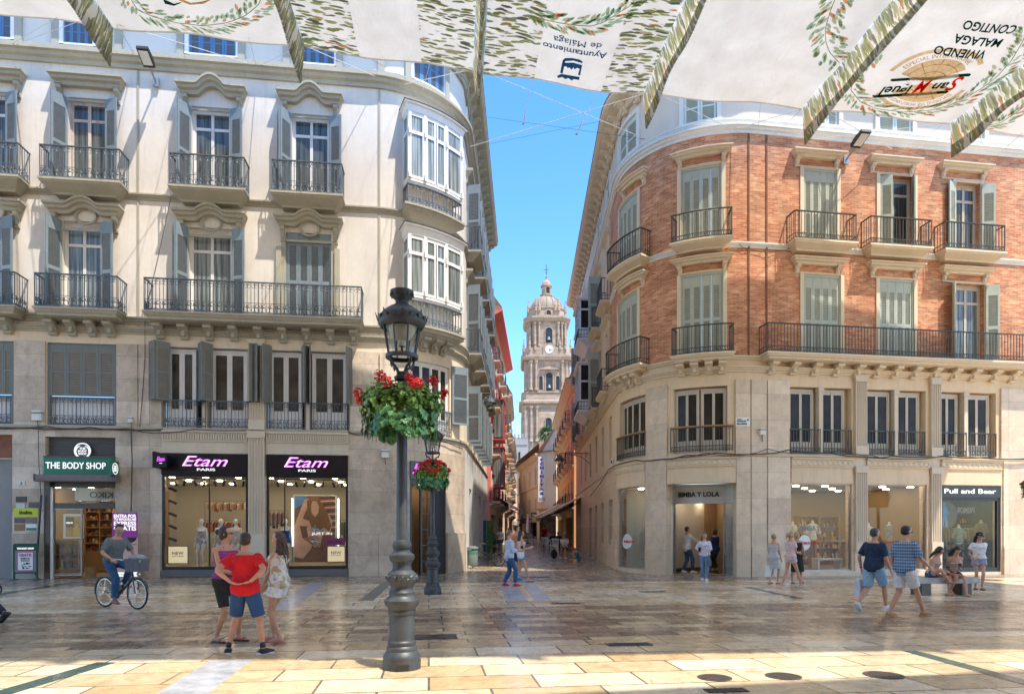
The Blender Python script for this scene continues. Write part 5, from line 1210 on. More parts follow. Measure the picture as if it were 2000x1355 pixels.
# ================================================================ CANVAS AWNINGS OVER THE STREET
def canvas_mat(name, printed=False, sx=2.3, sy=7.5, rotp=False):
    t = newmat(name); o = t.n['Material Output']; uv = t.coord('UV')
    base = t.ramp(t.noise(uv, 1.3, 5, .6), [(.3, (.85, .815, .76)), (.7, (.93, .90, .85))])
    wv = t.noise(uvmap(t, 90, 3), 1, 2); wv2 = t.noise(uvmap(t, 3, 90), 1, 2)
    base = t.mix(.16, base, t.ramp(t.mathn('MULTIPLY', t.mathn('ADD', wv, wv2), .5), [(.35, .5), (.65, 1.)]), 'MULTIPLY')
    if printed:
        nx = t.new('TexNoise'); nx.inputs['Scale'].default_value = 2.2; t.lk(uv, nx.inputs['Vector'])
        ds = t.new('VectorMath', operation='SCALE'); t.lk(nx.outputs['Color'], ds.inputs[0]); ds.inputs['Scale'].default_value = .22
        ad = t.new('VectorMath', operation='ADD'); t.lk(uv, ad.inputs[0]); t.lk(ds.outputs[0], ad.inputs[1])
        mp = t.new('Mapping'); mp.inputs['Scale'].default_value = (sx, sy, 1); t.lk(ad.outputs[0], mp.inputs[0])
        for seed, thr in (((0, .40), (3.3, .36)) if 'keel' not in name else ((0, .52), (3.3, .48), (5.1, .4))):
            m2 = t.new('Mapping'); m2.inputs['Location'].default_value = (seed, seed*2.1, 0); t.lk(mp.outputs[0], m2.inputs[0])
            vo = t.new('TexVoronoi'); vo.inputs['Scale'].default_value = 1; vo.inputs['Randomness'].default_value = .85; t.lk(m2.outputs[0], vo.inputs['Vector'])
            sep = t.new('SeparateColor'); t.lk(vo.outputs['Color'], sep.inputs[0])
            col = t.ramp(sep.outputs[0], [(0, (.32, .33, .16)), (.22, (.42, .43, .23)), (.42, (.26, .25, .21)), (.55, (.50, .49, .31)), (.74, (.36, .40, .25)), (.93, (.68, .32, .15)), (.95, (.62, .52, .36)), (.97, (.38, .38, .26))], 'CONSTANT')
            inside = t.ramp(vo.outputs['Distance'], [(thr, 1.), (thr+.03, 0.)])
            base = t.mix(t.mathn('MULTIPLY', inside, t.mathn('GREATER_THAN', sep.outputs[1], .12)), base, col)
    df = t.new('BsdfDiffuse'); tl = t.new('BsdfTranslucent'); mx = t.new('MixShader'); mx.inputs[0].default_value = .54
    bp = t.new('Bump'); bp.inputs['Strength'].default_value = .5; bp.inputs['Distance'].default_value = .08; t.lk(t.noise(uvmap(t, 1.6, .5), 1.1, 5, .6, 1.2), bp.inputs['Height']); t.lk(bp.outputs[0], df.inputs['Normal']); t.lk(bp.outputs[0], tl.inputs['Normal']); t.lk(base, df.inputs[0]); t.lk(base, tl.inputs[0]); t.lk(df.outputs[0], mx.inputs[1]); t.lk(tl.outputs[0], mx.inputs[2]); t.lk(mx.outputs[0], o.inputs[0]); return t.m
canvas_mat('canvas'); canvas_mat('canvas_leaves', True, 2.0, 9.0); canvas_mat('canvas_keel', True, 11, 1.1)
def ink(name, col):
    t = newmat(name); o = t.n['Material Output']; c = t.ramp(t.noise(t.pos(), 9, 3), [(.3, hsv(col, .85)), (.7, hsv(col, 1.15))])
    tr = t.new('BsdfTransparent'); t.lk(c, tr.inputs[0]); t.lk(tr.outputs[0], o.inputs[0]); return t.m
ink('leaf_ink', (.54, .57, .38)); ink('leaf_ink_green', (.42, .56, .40)); ink('blue_ink', (.14, .27, .42)); ink('green_ink', (.11, .22, .17)); ink('gold_ink', (.78, .60, .36)); ink('red_ink', (.85, .12, .08)); ink('orange_ink', (.75, .38, .20))
ES = .084
def chgt(x, v=0): return 16.6-.0597*x-.26*math.exp(-((x-3)/3.2)**2)
def crip(u, v): return .05*math.sin(u*1.7+v*.5)+.04*math.sin(v*2.1+u*.6)-.16*math.sin(min(max(v/18, 0), 1)*math.pi)
def cmap(x, v, z):
    """x = position along the front edge (world x), v = distance back from the edge, z = height relative to the cloth"""
    return Vector((x+ES*v, 20.4+ES*(x+15.7)-v, chgt(x)+crip(x, v)+z))
def cinv(pxx, pyy):
    a = (pxx-CX)/F; b = (HY-pyy)/F; tt = (16.6-EYE)/(b+.0597*a)
    for _ in range(4):
        X, Y = a*tt, tt; v = (20.4+ES*(X+15.7)-Y)/(1+ES*ES); x = X-ES*v
        tt = (chgt(x)+crip(x, v)-EYE)/b
    X, Y = a*tt, tt; v = (20.4+ES*(X+15.7)-Y)/(1+ES*ES); return X-ES*v, v
FX = [-18.4, -12.55, -6.75, -1.1, 4.5, 10.0, 15.3, 20.8]
def sheet(x0, x1, v0, v1, z, th=.012):
    m = MB(cmap); nu = max(1, int((x1-x0)/.35)); nv = max(1, int((v1-v0)/.5)); vs = []; uv = []
    for zz in (z, z-th):
        for j in range(nv+1):
            for i in range(nu+1): x, v = x0+(x1-x0)*i/nu, v0+(v1-v0)*j/nv; vs.append((x, v, zz)); uv.append((x, v))
    k = (nu+1)*(nv+1); fs = []
    for j in range(nv):
        for i in range(nu): a = j*(nu+1)+i; fs += [(a, a+1, a+nu+2, a+nu+1), (k+a, k+a+nu+1, k+a+nu+2, k+a+1)]
    m.add(vs, fs, uv); return m
names = ['white canvas awning panel at the far left end of the row', 'white canvas awning with a leaf wreath, second from the left', 'white canvas awning between two leaf printed borders, left of the sky gap',
         'white canvas awning with blue lettering and a castle emblem over the sky gap', 'plain white canvas awning right of the sky gap', 'white canvas awning with the round gold emblem and green slogan', 'white canvas awning at the far right end of the row']
pats = {1: (0, 0), 2: (1.7, 1.65), 3: (1.65, 1.4), 4: (0, .0)}
cv = []
for i in range(7):
    x0, x1 = FX[i]+.17, FX[i+1]-.17; a, b = pats.get(i, (0, 0)); o = thing('canvas_awning', names[i], 'canvas awning', cmap((x0+x1)/2, 0, 0), 'canvas awnings strung over the street'); cv.append(o)
    obj('canvas', sheet(x0+a, x1-b, 0, 18.6, 0), MATS['canvas'], o, 'all')
    if a: obj('leaf_border', sheet(x0, x0+a, 0, 18.6, 0), MATS['canvas_leaves'], o, 'all')
    if b: obj('leaf_border', sheet(x1-b, x1, 0, 18.6, 0), MATS['canvas_leaves'], o, 'all')
    m = MB(cmap); m.tube([(x0+(x1-x0)*k/12, 0, -.02) for k in range(13)], .022, 5); obj('hem', m, MATS['canvas'], o)
for i, x in enumerate(FX[:-1]):
    o = thing('hanging_keel', ('leaf printed canvas keel, '+('beyond the left edge', 'leftmost one in view', 'left of the upper bay window', 'middle one at the left side of the sky', 'just right of the sky gap', 'just before the round gold emblem', 'just after the round gold emblem')[i]), 'canvas keel', cmap(x, 0, -1), 'leaf printed keels between the awnings')
    m = MB(cmap); n = 40; vs = []; uv = []; fs = []
    for k in range(n+1):
        v = -.0+18.6*(k/n)**1.3; dp = 1.05 if v > .6 else 1.05+.0*v; dp = -(1.12-.25*min(v, 2)/2+.04*math.sin(v*2)); 
        for (dx, z, q) in ((-.16, 0, 0), (-.10, dp*.5, .55), (-.02, dp, 1.1), (.02, dp, 1.14), (.10, dp*.5, 1.7), (.16, 0, 2.25)):
            vs.append((x+dx, v-(.0 if z == 0 else .12*(-z)*max(0, 1-v)), z)); uv.append((v*.9+z*.25, q))
    for k in range(n):
        for j in range(5): a = k*6+j; fs.append((a, a+1, a+7, a+6))
    fs += [(0, 1, 2, 3, 4, 5)]; m.add(vs, fs, uv); obj('keel_cloth', m, MATS['canvas_keel'], o, 'all')
bk = thing('canvas_awning', 'plain white canvas awnings behind the camera, shading the front paving', 'canvas awning', (0, -6, 15))
m = MB(); m.quad((-24, -5.2, 17.3), (24, 5.6, 14.9), (24, -12, 14.9), (-24, -16, 17.3)); m.quad((-24, -5.2, 17.32), (24, 5.6, 14.92), (24, -12, 14.92), (-24, -16, 17.32)); obj('canvas', m, MATS['canvas'], bk)
# prints
def quadmap(b0, t0, b1, t1, zz=-.03):
    """maps the unit square to a canvas quad given by photo points: baseline start, top start, baseline end, top end"""
    P4 = [Vector(cinv(*p)) for p in (b0, t0, b1, t1)]
    def f(x, y, z): a = P4[0].lerp(P4[2], x); b = P4[1].lerp(P4[3], x); q = a.lerp(b, y); return cmap(q.x, q.y, zz+z*.003)
    return f
def cprint(o, body, mat, *q, **k):
    m = MB(quadmap(*q)); vs, fs = textmesh(body, **k); m.add(vs, fs); obj('lettering', m, MATS[mat], o)
cprint(cv[3], 'Ayuntamiento', 'blue_ink', (1187, 98), (1183, 113), (1061, 77), (1060, 91), bold=.01); cprint(cv[3], 'de Málaga', 'blue_ink', (1177, 80), (1174, 94), (1082, 64), (1080, 80), bold=0)
cprint(cv[5], 'VIVIENDO', 'green_ink', (1931, 97), (1919, 114), (1829, 87), (1821, 103), bold=.018); cprint(cv[5], 'MALAGA', 'green_ink', (1961, 75), (1949, 91), (1868, 64), (1859, 82), bold=.018); cprint(cv[5], 'CONTIGO', 'green_ink', (1991, 48), (1976, 65), (1886, 37), (1878, 55), bold=.018)
def cpoly(o, name, pts, mat, z=-.03):
    q = [cinv(*p) for p in pts]; m = MB(cmap); n = len(q); m.add([(a, b, z) for a, b in q]+[(a, b, z-.003) for a, b in q], [tuple(range(n)), tuple(range(2*n-1, n-1, -1))]); obj(name, m, MATS[mat], o)
cpoly(cv[3], 'emblem', [(1094, 141), (1099, 116), (1104, 112), (1118, 112), (1132, 115), (1138, 119), (1137, 122), (1120, 117), (1104, 118), (1099, 142)], 'blue_ink')
cpoly(cv[3], 'emblem', [(1103, 121), (1120, 121), (1137, 126), (1133, 146), (1129, 145), (1132, 133), (1127, 131), (1122, 134), (1120, 130), (1116, 135), (1112, 130), (1109, 132), (1106, 128), (1102, 129)], 'blue_ink')
cpoly(cv[3], 'emblem_base', [(1088, 147), (1096, 143), (1132, 149), (1131, 155), (1120, 153), (1117, 156), (1110, 151), (1104, 153), (1098, 149), (1090, 151)], 'blue_ink')
# round beer emblem
cx_, cv_ = cinv(1812, 160)
def ring_(o, name, r0, r1, mat, z, a0=0, a1=360, ys=1.0):
    m = MB(cmap); n = 40; vs = []; fs = []
    for k in range(n+1):
        a = R(a0+(a1-a0)*k/n); 
        for r in (r0, r1): vs.append((cx_+r*math.cos(a), cv_+r*math.sin(a)*ys, z))
    for k in range(n): fs.append((2*k, 2*k+1, 2*k+3, 2*k+2))
    m.add(vs, fs); obj(name, m, MATS[mat], o)
_p, _q = Vector(cinv(1740, 154)), Vector(cinv(1895, 144)); RA = math.degrees(math.atan2((_q-_p).y, (_q-_p).x))
for a0, a1 in ((RA+24, RA+156), (RA+204, RA+336)):
    ring_(cv[5], 'emblem_ring', 1.28, 1.42, 'gold_ink', -.03, a0, a1); ring_(cv[5], 'emblem_globe', .02, .98, 'gold_ink', -.028, a0, a1)
    for r in (.45, .75): ring_(cv[5], 'globe_line', r, r+.03, 'gold_ink', -.034, a0, a1)
    for k in range(4): b = a0+25+k*35; ring_(cv[5], 'globe_line', .02, .97, 'gold_ink', -.036, b, b+2)
    m = MB(cmap); vs, fs = textmesh('EXPLORING THE WORLD SINCE 1890' if a0 > 150 else 'ESPECIAL INTERNACIONAL')
    for x, y, z in [(0, 0, 0)]: pass
    m.add([(cx_+(1.04+y*.16)*math.cos(R(a1-12-x*(a1-a0-24))) , cv_+(1.04+y*.16)*math.sin(R(a1-12-x*(a1-a0-24))), -.03+z*.002) for x, y, z in vs], fs); obj('lettering', m, MATS['gold_ink'], cv[5])
cpoly(cv[5], 'emblem_bar', [(1740, 152), (1893, 141), (1897, 143), (1893, 147), (1744, 157), (1739, 156)], 'green_ink', -.042); cpoly(cv[5], 'emblem_bar', [(1704, 184), (1850, 175), (1853, 177), (1848, 180), (1710, 189), (1704, 187)], 'green_ink', -.042)
def cp2(body, mat, *q, **k):
    m = MB(quadmap(*q, zz=-.044)); vs, fs = textmesh(body, **k); m.add(vs, fs); obj('lettering', m, MATS[mat], cv[5])
cp2('S', 'red_ink', (1886, 147), (1866, 175), (1862, 149), (1843, 175), shear=.3, bold=.012); cp2('an', 'green_ink', (1856, 158), (1848, 170), (1825, 160), (1818, 171), shear=.3, bold=.02)
cp2('M', 'red_ink', (1822, 154), (1806, 178), (1794, 157), (1780, 180), shear=.3, bold=.012); cp2('iguel', 'green_ink', (1786, 158), (1776, 182), (1722, 163), (1714, 184), shear=.3, bold=.02)
def wreath(o, pts, w_=14, n=70, seed=1, mats=('leaf_ink', 'leaf_ink_green'), size=.2):
    P_ = [Vector(cinv(*p)) for p in pts]; rnd = random.Random(seed); ms = [MB(cmap) for _ in mats]; og = MB(cmap); st = MB(cmap)
    L = [0]
    for a, b in zip(P_, P_[1:]): L.append(L[-1]+(b-a).length)
    def at(s):
        for k in range(len(P_)-1):
            if s <= L[k+1] or k == len(P_)-2: f = (s-L[k])/(L[k+1]-L[k]); return P_[k].lerp(P_[k+1], f), (P_[k+1]-P_[k]).normalized()
    for k in range(n):
        s = L[-1]*(k+rnd.random())/n; p, d = at(s); side = 1 if k % 2 else -1; nrm = Vector((-d.y, d.x))*side
        c0 = p+nrm*rnd.uniform(.0, w_/60.); ax = (d*.9+nrm*rnd.uniform(.35, .9)).normalized()*size*rnd.uniform(.7, 1.2); wd = Vector((-ax.y, ax.x))*.16
        mb = og if rnd.random() < .1 else ms[rnd.randrange(len(ms))]; zz = -.03-.0008*(k % 6)
        q = [c0, c0+ax*.3+wd, c0+ax*.7+wd*.9, c0+ax, c0+ax*.7-wd*.9, c0+ax*.3-wd]; mb.add([(v.x, v.y, zz) for v in q], [(0, 1, 2, 3, 4, 5)])
    nn = 30
    pp = [at(L[-1]*k/nn)[0] for k in range(nn+1)]; st.tube([(v.x, v.y, -.028) for v in pp], .012, 3)
    for mb, mt in zip(ms, mats): obj('leaf_wreath', mb, MATS[mt], o)
    if og.v: obj('leaf_wreath', og, MATS['orange_ink'], o)
    obj('wreath_stem', st, MATS['leaf_ink'], o)
wreath(cv[1], [(252, -8), (268, 18), (300, 32), (345, 44), (395, 50), (440, 44), (478, 30), (505, 8), (512, -10)], 16, 150, 1, size=.26)
wreath(cv[3], [(1046, 24), (1065, 38), (1095, 44), (1125, 48), (1155, 50), (1180, 42), (1205, 26), (1228, 12), (1246, -6)], 14, 110, 2, size=.28)
wreath(cv[4], [(1635, -12), (1622, 20), (1612, 55), (1613, 80), (1620, 100), (1640, 122)], 22, 90, 3, size=.3)
wreath(cv[5], [(1712, 98), (1690, 118), (1668, 150), (1662, 175), (1680, 198), (1712, 212), (1765, 218), (1820, 214), (1868, 200), (1905, 180), (1945, 152), (1975, 118), (1998, 78), (2010, 50)], 15, 260, 4, size=.27)
wreath(cv[6], [(1925, 245), (1955, 238), (1990, 215), (2020, 190)], 14, 50, 6, size=.26)
cpoly(cv[1], 'emblem', [(318, -4), (340, 6), (356, 2), (352, 5), (340, 10), (322, 6)], 'green_ink'); cpoly(cv[1], 'emblem_arc', [(350, -6), (372, 4), (398, 2), (412, -6), (416, -4), (398, 6), (370, 8), (346, -2)], 'gold_ink')
# ropes
def rope(label, a, b, r=.012, mid=0):
    m = MB(); n = 8; m.tube([a.lerp(b, k/n)-Vector((0, 0, mid*math.sin(math.pi*k/n))) for k in range(n+1)], r, 4); return tag(obj('rope', m, MATS['rope' if r > .007 else 'cable']), label, 'rope', 'ropes holding the awnings')
def E_(x, y=None): u, v = cinv(x, y if y is not None else 24+.1175*x); return cmap(u, max(v, 0), -.03)
def FL(x, y, d=.12): s, z = PL.at(x, y, d); return PL.m(s, d, z)
def FR(x, y, d=.12): s, z = PR.at(x, y, d); return PR.m(s, d, z)
rp = 'white rope tying '
for lab, a, b, r in ((rp+'the leftmost awning corner to the cream building band', E_(111, 33), FL(20, 88), .014), (rp+'the left keel down to the band near the floodlight', E_(228, 46), FL(262, 106), .012),
    (rp+'the second awning along the band above the second window head', E_(232, 47), FL(498, 128), .014), (rp+'the leftmost keel tip back to the far left wall', E_(155, 40), FL(24, 90), .012),
    (rp+'the awning hem above the middle window column', E_(340, 57), FL(363, 114), .008), (rp+'the awning hem above the third window head', E_(486, 72), FL(500, 128), .008),
    (rp+'the keel above the third window head to the wall', E_(588, 88), FL(505, 129), .012), (rp+'the third awning to the corner of the rendered wall', E_(591, 86), FL(738, 152), .014),
    ('thin dark wire from the third awning to the curved band', E_(699, 100), FL(800, 158), .005), (rp+'the awning hem to the band over the upper bay window', E_(840, 120), FL(826, 176), .008),
    (rp+'the middle keel leftward to the curved cream wall', E_(927, 133), FL(786, 166), .014), (rp+'the middle keel across the sky to the right curved eave', E_(943, 138), FR(1262, 272), .014),
    (rp+'the bay window roof across the sky to the right keel', FL(918, 287, .8), E_(1257, 187), .014), ('thin dark wire crossing the sky gap below the awnings', FL(930, 226), FR(1345, 284), .006),
    ('thin dark wire from the left eave to the knot in the sky', FL(936, 285), FR(1200, 232), .006), (rp+'the keel right of the sky to the round corner wall', E_(1285, 190), FR(1425, 250), .014),
    (rp+'the gold emblem awning leftward to the brick wall top', E_(1560, 216), FR(1438, 252), .014), ('thin wire from the keel tip to the brick wall near the joint', E_(1562, 217), FR(1508, 268), .008),
    (rp+'the gold emblem awning rightward past the floodlight', E_(1608, 222), FR(1742, 291), .014), (rp+'the last keel leftward to the floodlight', E_(1838, 243), FR(1592, 272), .010),
    ('dark rope from the last keel down to the brick wall', E_(1840, 244), FR(1765, 292), .008), (rp+'the last awning hem to the wall above the last window', E_(1880, 248), FR(1940, 304), .012),
    (rp+'the far right awning corner back to the wall', E_(1995, 260), FR(1948, 303), .012), (rp+'the plain awning hem to the twin brick joints', E_(1478, 210), FR(1480, 265), .008)): rope(lab, a, b, r)
for lab, (x, y), (x1, y1) in (('thin hanging cord with a ring at the left of the sky gap', (1039, 150), (1022, 240)), ('thin hanging cord with a ring at the middle of the sky gap', (1170, 168), (1126, 260)), ('short cord hanging from the middle keel beside the left eave', (936, 185), (926, 190))):
    a = E_(x, y); a2 = a+Vector(((x1-x)/F*a.y, 0, -(y1-y)/F*a.y)); m = MB(); m.tube([a, a.lerp(a2, .7)], .006, 4); m.tube([a.lerp(a2, .7), a2], .016, 5); m.lathe([(.04, -.02), (.055, 0), (.04, .02)], 8, a2, cap=False); tag(obj('ring_rope', m, MATS['rope']), lab, 'rope', 'cords hanging in the sky gap')

# ================================================================ SIDE STREET HOUSES
def house(label, p0, p1, H, wallm, trim, floors, nwin, win=(1.0, 1.9), shut=None, balc=True, eave=.7, gfloor=3.4, name='street_house', gwall=None, loc=None, roofm='roof_tile', dp=5, gdoors=2, frame='white_wood'):
    Pq = Path([p0, p1], (0, 0)); o = thing(name, label, 'house', loc or (p0[0], p0[1], 0)); L = Pq.L; ops = []; fh = (H-gfloor)/floors
    for f in range(floors):
        for k in range(nwin): c_ = L*(k+.5)/nwin; z = gfloor+fh*f+.35; ops.append((c_-win[0]/2, c_+win[0]/2, z, z+win[1]))
    go = [(L*(k+.5)/gdoors-L/gdoors*.33, L*(k+.5)/gdoors+L/gdoors*.33, .1, gfloor-.5) for k in range(gdoors)] if gdoors else []
    wall(Pq, 'wall', MATS[wallm], o, 0, L, gfloor, H, ops); wall(Pq, 'ground_wall', MATS[gwall or wallm], o, 0, L, -.5, gfloor, go)
    m = MB(Pq.m); m.quad((L, 0, 0), (L, -dp, 0), (L, -dp, H), (L, 0, H)); m.quad((0, 0, 0), (0, -dp, 0), (0, -dp, H), (0, 0, H)); obj('side_wall', m, MATS[wallm], o)
    for a, b, c_, e in go: m = MB(Pq.m); m.box(a, b, -.3, -.25, c_, e); obj('shop_door', m, MATS['glass_dark'], o)
    cornice(Pq, 'string_course', MATS[trim], o, 0, L, gfloor-.1, .25, .2)
    for f in range(1, floors): cornice(Pq, 'string_course', MATS[trim], o, 0, L, gfloor+fh*f-.05, .2, .12)
    m = MB(Pq.m); slab(Pq, m, -.1, L+.1, [(eave, H+.25, 0), (eave, H+.12, 0), (eave*.8, H, .03), (.1, H-.3, .05)]); obj('eave', m, MATS[trim], o)
    m = MB(Pq.m); slab(Pq, m, -.1, L+.1, [(eave+.05, H+.26, 0), (eave+.05, H+.32, 0), (-dp, H+1.5, 0)]); obj('roof', m, MATS[roofm], o)
    for a, b, z, z1 in ops:
        w_ = glazed(Pq, o, a, b, z, z1, frame, 'glass_dark', -.2)
        m = MB(Pq.m); m.box(a-.12, b+.12, 0, .08, z1, z1+.18); m.box(a-.12, a, 0, .05, z, z1); m.box(b, b+.12, 0, .05, z, z1); obj('window_surround', m, MATS[trim], o)
        if shut: shutter(Pq, w_, (a-.02, .03), (a-.1, .5), z, z1, *shut); shutter(Pq, w_, (b+.02, .03), (b+.1, .5), z, z1, *shut)
        if balc: balcony(Pq, o, a-.3, b+.3, .55, z, .95, 'iron_right', trim, 1, th=.16)
    return o, Pq
M('red_plaster', (.78, .20, .15), .85, .08, .8, .25, streak=.15); M('pink_plaster', (.74, .46, .36), .85, .08, .8, .2, streak=.15); M('orange_plaster', (.72, .33, .13), .85, .08, .8, .2, streak=.12); M('yellow_plaster', (.80, .56, .27), .85, .07, .8, .2, streak=.12); M('pale_plaster', (.80, .69, .52), .85, .07, .8, .2, streak=.2); M('ochre_trim', (.74, .56, .36), .8, .06, 1)
PX = lambda x, y: ((x-CX)/F*y, y)
a0 = PX(956, 44.2)
o, Pq = house('narrow red plastered house with a wide red eave beyond the cream building', a0, PX(983, 60), 16.2, 'red_plaster', 'pale_plaster', 4, 4, balc=True, gwall='pale_plaster', eave=.8)
m = MB(Pq.m)
for z in (5.0, 8.4): m.box(3.2, 5.2, 0, .7, z, z+2.6)
obj('oriel_window', m, MATS['glass_curtain'], o); m = MB(Pq.m)
for z in (5.0, 8.4):
    for q in (3.2, 4.15, 5.1): m.box(q, q+.1, .7, .76, z-.1, z+2.7)
    for k in range(5): m.box(3.2, 5.2, .7, .74, z+k*.6, z+k*.6+.07)
    m.box(3.1, 5.3, 0, .8, z-.2, z-.1); m.box(3.1, 5.3, 0, .8, z+2.65, z+2.75)
obj('oriel_frame', m, M('red_frame', (.50, .09, .08), .6, .1, 3), o)
m = MB(Pq.m); slab(Pq, m, -.1, Pq.L+.1, [(.86, 16.5, 0), (.86, 16.3, 0), (.3, 16.0, .0)]); obj('eave_soffit', m, MATS['red_plaster'], o)
house('pale house with stacked dark balconies beyond the red house', PX(985, 61), PX(992, 74), 14.0, 'pale_plaster', 'ochre_trim', 4, 3)
house('pink house with small balconies at the bend of the side street, left side', PX(993, 76), PX(1000, 96), 12, 'pink_plaster', 'pale_plaster', 4, 4)
house('far orange brown house closing the left side of the narrow street', PX(1001, 100), PX(1012, 116), 10.5, 'orange_plaster', 'pale_plaster', 3, 3, balc=False)
house('sunlit orange house with ornate mouldings after the cream street wall', PX(1089, 74), PX(1121, 51.3), 13.2, 'orange_plaster', 'ochre_trim', 3, 6, balc=True, eave=.6, gwall='yellow_plaster')
# restaurant building with the vertical sign
c0, c1, c2 = PX(1010, 98), PX(1053, 78), PX(1086, 76)
o, Pq = house('pale plastered restaurant house whose blank gable carries the tall vertical sign', c0, c1, 10.6, 'pale_plaster', 'ochre_trim', 2, 4, (.9, 1.9), None, False, .5, gdoors=2, name='restaurant_house')
Pg = Path([c1, c2], (0, 0)); m = MB(Pg.m); L = Pg.L; m.add([(0, 0, -.5), (L, 0, -.5), (L, 0, 13.6), (0, 0, 11.0)], [(0, 1, 2, 3)]); m.add([(0, -.02, -.5), (L, -.02, -.5), (L, -.02, 13.6), (0, -.02, 11.0)], [(0, 1, 2, 3)]); obj('gable_wall', m, M('gable_grey', (.72, .63, .50), .85, .08, .8, .2, streak=.2), o)
m = MB(Pg.m); m.box(-.1, L, 0, .35, 4.2, 4.4); m.box(-.1, L, 0, .25, 11, 11.0); m.prism([(0, 11.0), (.3, 11.0), (L, 13.6), (L, 13.8), (0, 11.25)], -.1, .15, 1); obj('gable_coping', m, MATS['roof_tile'], o)
m = MB(Pg.m); m.box(.1, L, -.02, .02, .2, 3.6); obj('restaurant_front', m, MATS['glass_dark'], o)
y_ = 77.6; sx0, sx1 = (1051-CX)/F*y_, (1064.5-CX)/F*y_; Z_ = lambda py: EYE+(HY-py)*y_/F
S1 = thing('vertical_sign', 'tall white vertical sign with blue capital letters on the gable', 'sign', (sx0, y_, Z_(970)))
mp_ = lambda x, d, z: Vector((x, y_-d, z)); m = MB(mp_); m.box(sx0, sx1, 0, .3, Z_(970), Z_(892)); obj('board', m, MATS['white_paint'], S1)
m = MB(mp_); wv = sx1-sx0; lettering(m, 'el', sx0+wv*.25, sx0+wv*.75, Z_(899.5), Z_(894), .3, shear=.4, bold=.03)
for i, ch in enumerate('CHINITAS'): lettering(m, ch, sx0+wv*(.22 if ch != 'I' else .43), sx0+wv*(.78 if ch != 'I' else .57), Z_(908.5+i*8.3), Z_(902.5+i*8.3), .3, bold=.06)
obj('lettering', m, M('blue_letters', (.03, .06, .42), .5, .04, 3), S1)
S2 = thing('restaurant_sign', 'low wide sign lettered RESTAURANTE under the tall vertical sign', 'sign', (sx0, y_, Z_(980))); x2 = (1080.5-CX)/F*y_
m = MB(mp_); m.box(sx0+.02, x2, 0, .3, Z_(979.5), Z_(970.5)); obj('board', m, MATS['white_paint'], S2); m = MB(mp_); lettering(m, 'RESTAURANTE', sx0+.1, x2-.08, Z_(978), Z_(972), .3, bold=.018); obj('lettering', m, MATS['blue_letters'], S2)
house('yellow house whose roof shows behind the vertical sign and the palm', PX(1083, 92), PX(1112, 79), 14.5, 'yellow_plaster', 'ochre_trim', 4, 4, balc=False)
# grey church block and cathedral tower
M('church_grey', (.34, .31, .30), .9, .15, .3)
o = thing('church_block', 'distant grey stone church block left of the tower foot', 'church', (-.5, 185, 0)); m = MB(); m.box(-1.6, 4.5, 185, 197, -2, 28); m.box(-.9, 4.3, 184.8, 185, 26, 26.6); obj('wall', m, MATS['church_grey'], o)
m = MB()
for x in (-.6, .6, 1.8): m.box(x, x+.5, 184.85, 184.95, 21, 24)
obj('window', m, MATS['glass_dark'], o); m = MB()
for k in range(6): m.box(-1.6+k*1.05, -1.0+k*1.05, 184.9, 185.8, 28, 29)
obj('parapet', m, MATS['church_grey'], o)
TX, TY = (1067-CX)/F*216, 216.0; tz = lambda py: EYE+(HY-py)*TY/F
tw = thing('cathedral_tower', 'tall stone cathedral bell tower with clock, dome and lantern closing the street view', 'tower', (TX, TY, 0)); CS = MATS['cathedral_stone']
def octo(w_, c_): return [(-w_, -w_+c_), (-w_+c_, -w_), (w_-c_, -w_), (w_, -w_+c_), (w_, w_-c_), (w_-c_, w_), (-w_+c_, w_), (-w_, w_-c_)]
def tier(m, rows):
    vs = []; fs = []
    for w_, c_, z in rows: vs += [(TX+x, TY+y, z) for x, y in octo(w_, c_)]
    for j in range(len(rows)-1):
        for i in range(8): fs.append((j*8+i, j*8+(i+1) % 8, (j+1)*8+(i+1) % 8, (j+1)*8+i))
    fs.append(tuple(range(8))); k = 8*(len(rows)-1); fs.append(tuple(k+i for i in range(8))); m.add(vs, fs)
m = MB(); tier(m, [(8.2, 1.4, -2), (8.2, 1.4, tz(815)), (7.9, 1.3, tz(812)), (7.9, 1.3, tz(800))]); obj('lower_stage', m, CS, tw)
m = MB(); tier(m, [(7.9, 1.2, tz(800)), (8.9, 1.4, tz(797)), (8.9, 1.4, tz(793)), (8.0, 1.2, tz(790)), (7.9, 1.2, tz(777)), (8.2, 1.2, tz(776)), (7.3, 1.3, tz(774))]); obj('lower_cornice', m, CS, tw)
m = MB(); tier(m, [(7.2, 1.4, tz(774)), (7.2, 1.4, tz(716)), (8.0, 1.4, tz(715)), (8.3, 1.4, tz(709)), (8.3, 1.4, tz(706)), (7.5, 1.8, tz(705)), (7.4, 1.8, tz(690)), (6.7, 2.0, tz(689))]); obj('bell_stage', m, CS, tw)
m = MB(); tier(m, [(6.4, 2.3, tz(690)), (6.4, 2.3, tz(642)), (7.0, 2.5, tz(640)), (7.5, 2.6, tz(634)), (7.5, 2.6, tz(631)), (5.9, 2.3, tz(629)), (5.8, 2.3, tz(614)), (6.1, 2.4, tz(613)), (6.1, 2.4, tz(611)), (5.3, 2.2, tz(610))]); obj('upper_stage', m, CS, tw)
m = MB(); m.lathe([(5.35, tz(611))]+[(5.35*math.cos(R(a)), tz(610)+(tz(580)-tz(610))*math.sin(R(a))) for a in range(0, 80, 8)]+[(1.9, tz(580)+.1)], 32, (TX, TY, 0)); 
obj('dome', m, M('dome_stone', (.33, .26, .20), .9, .2, .4), tw, True)
m = MB()
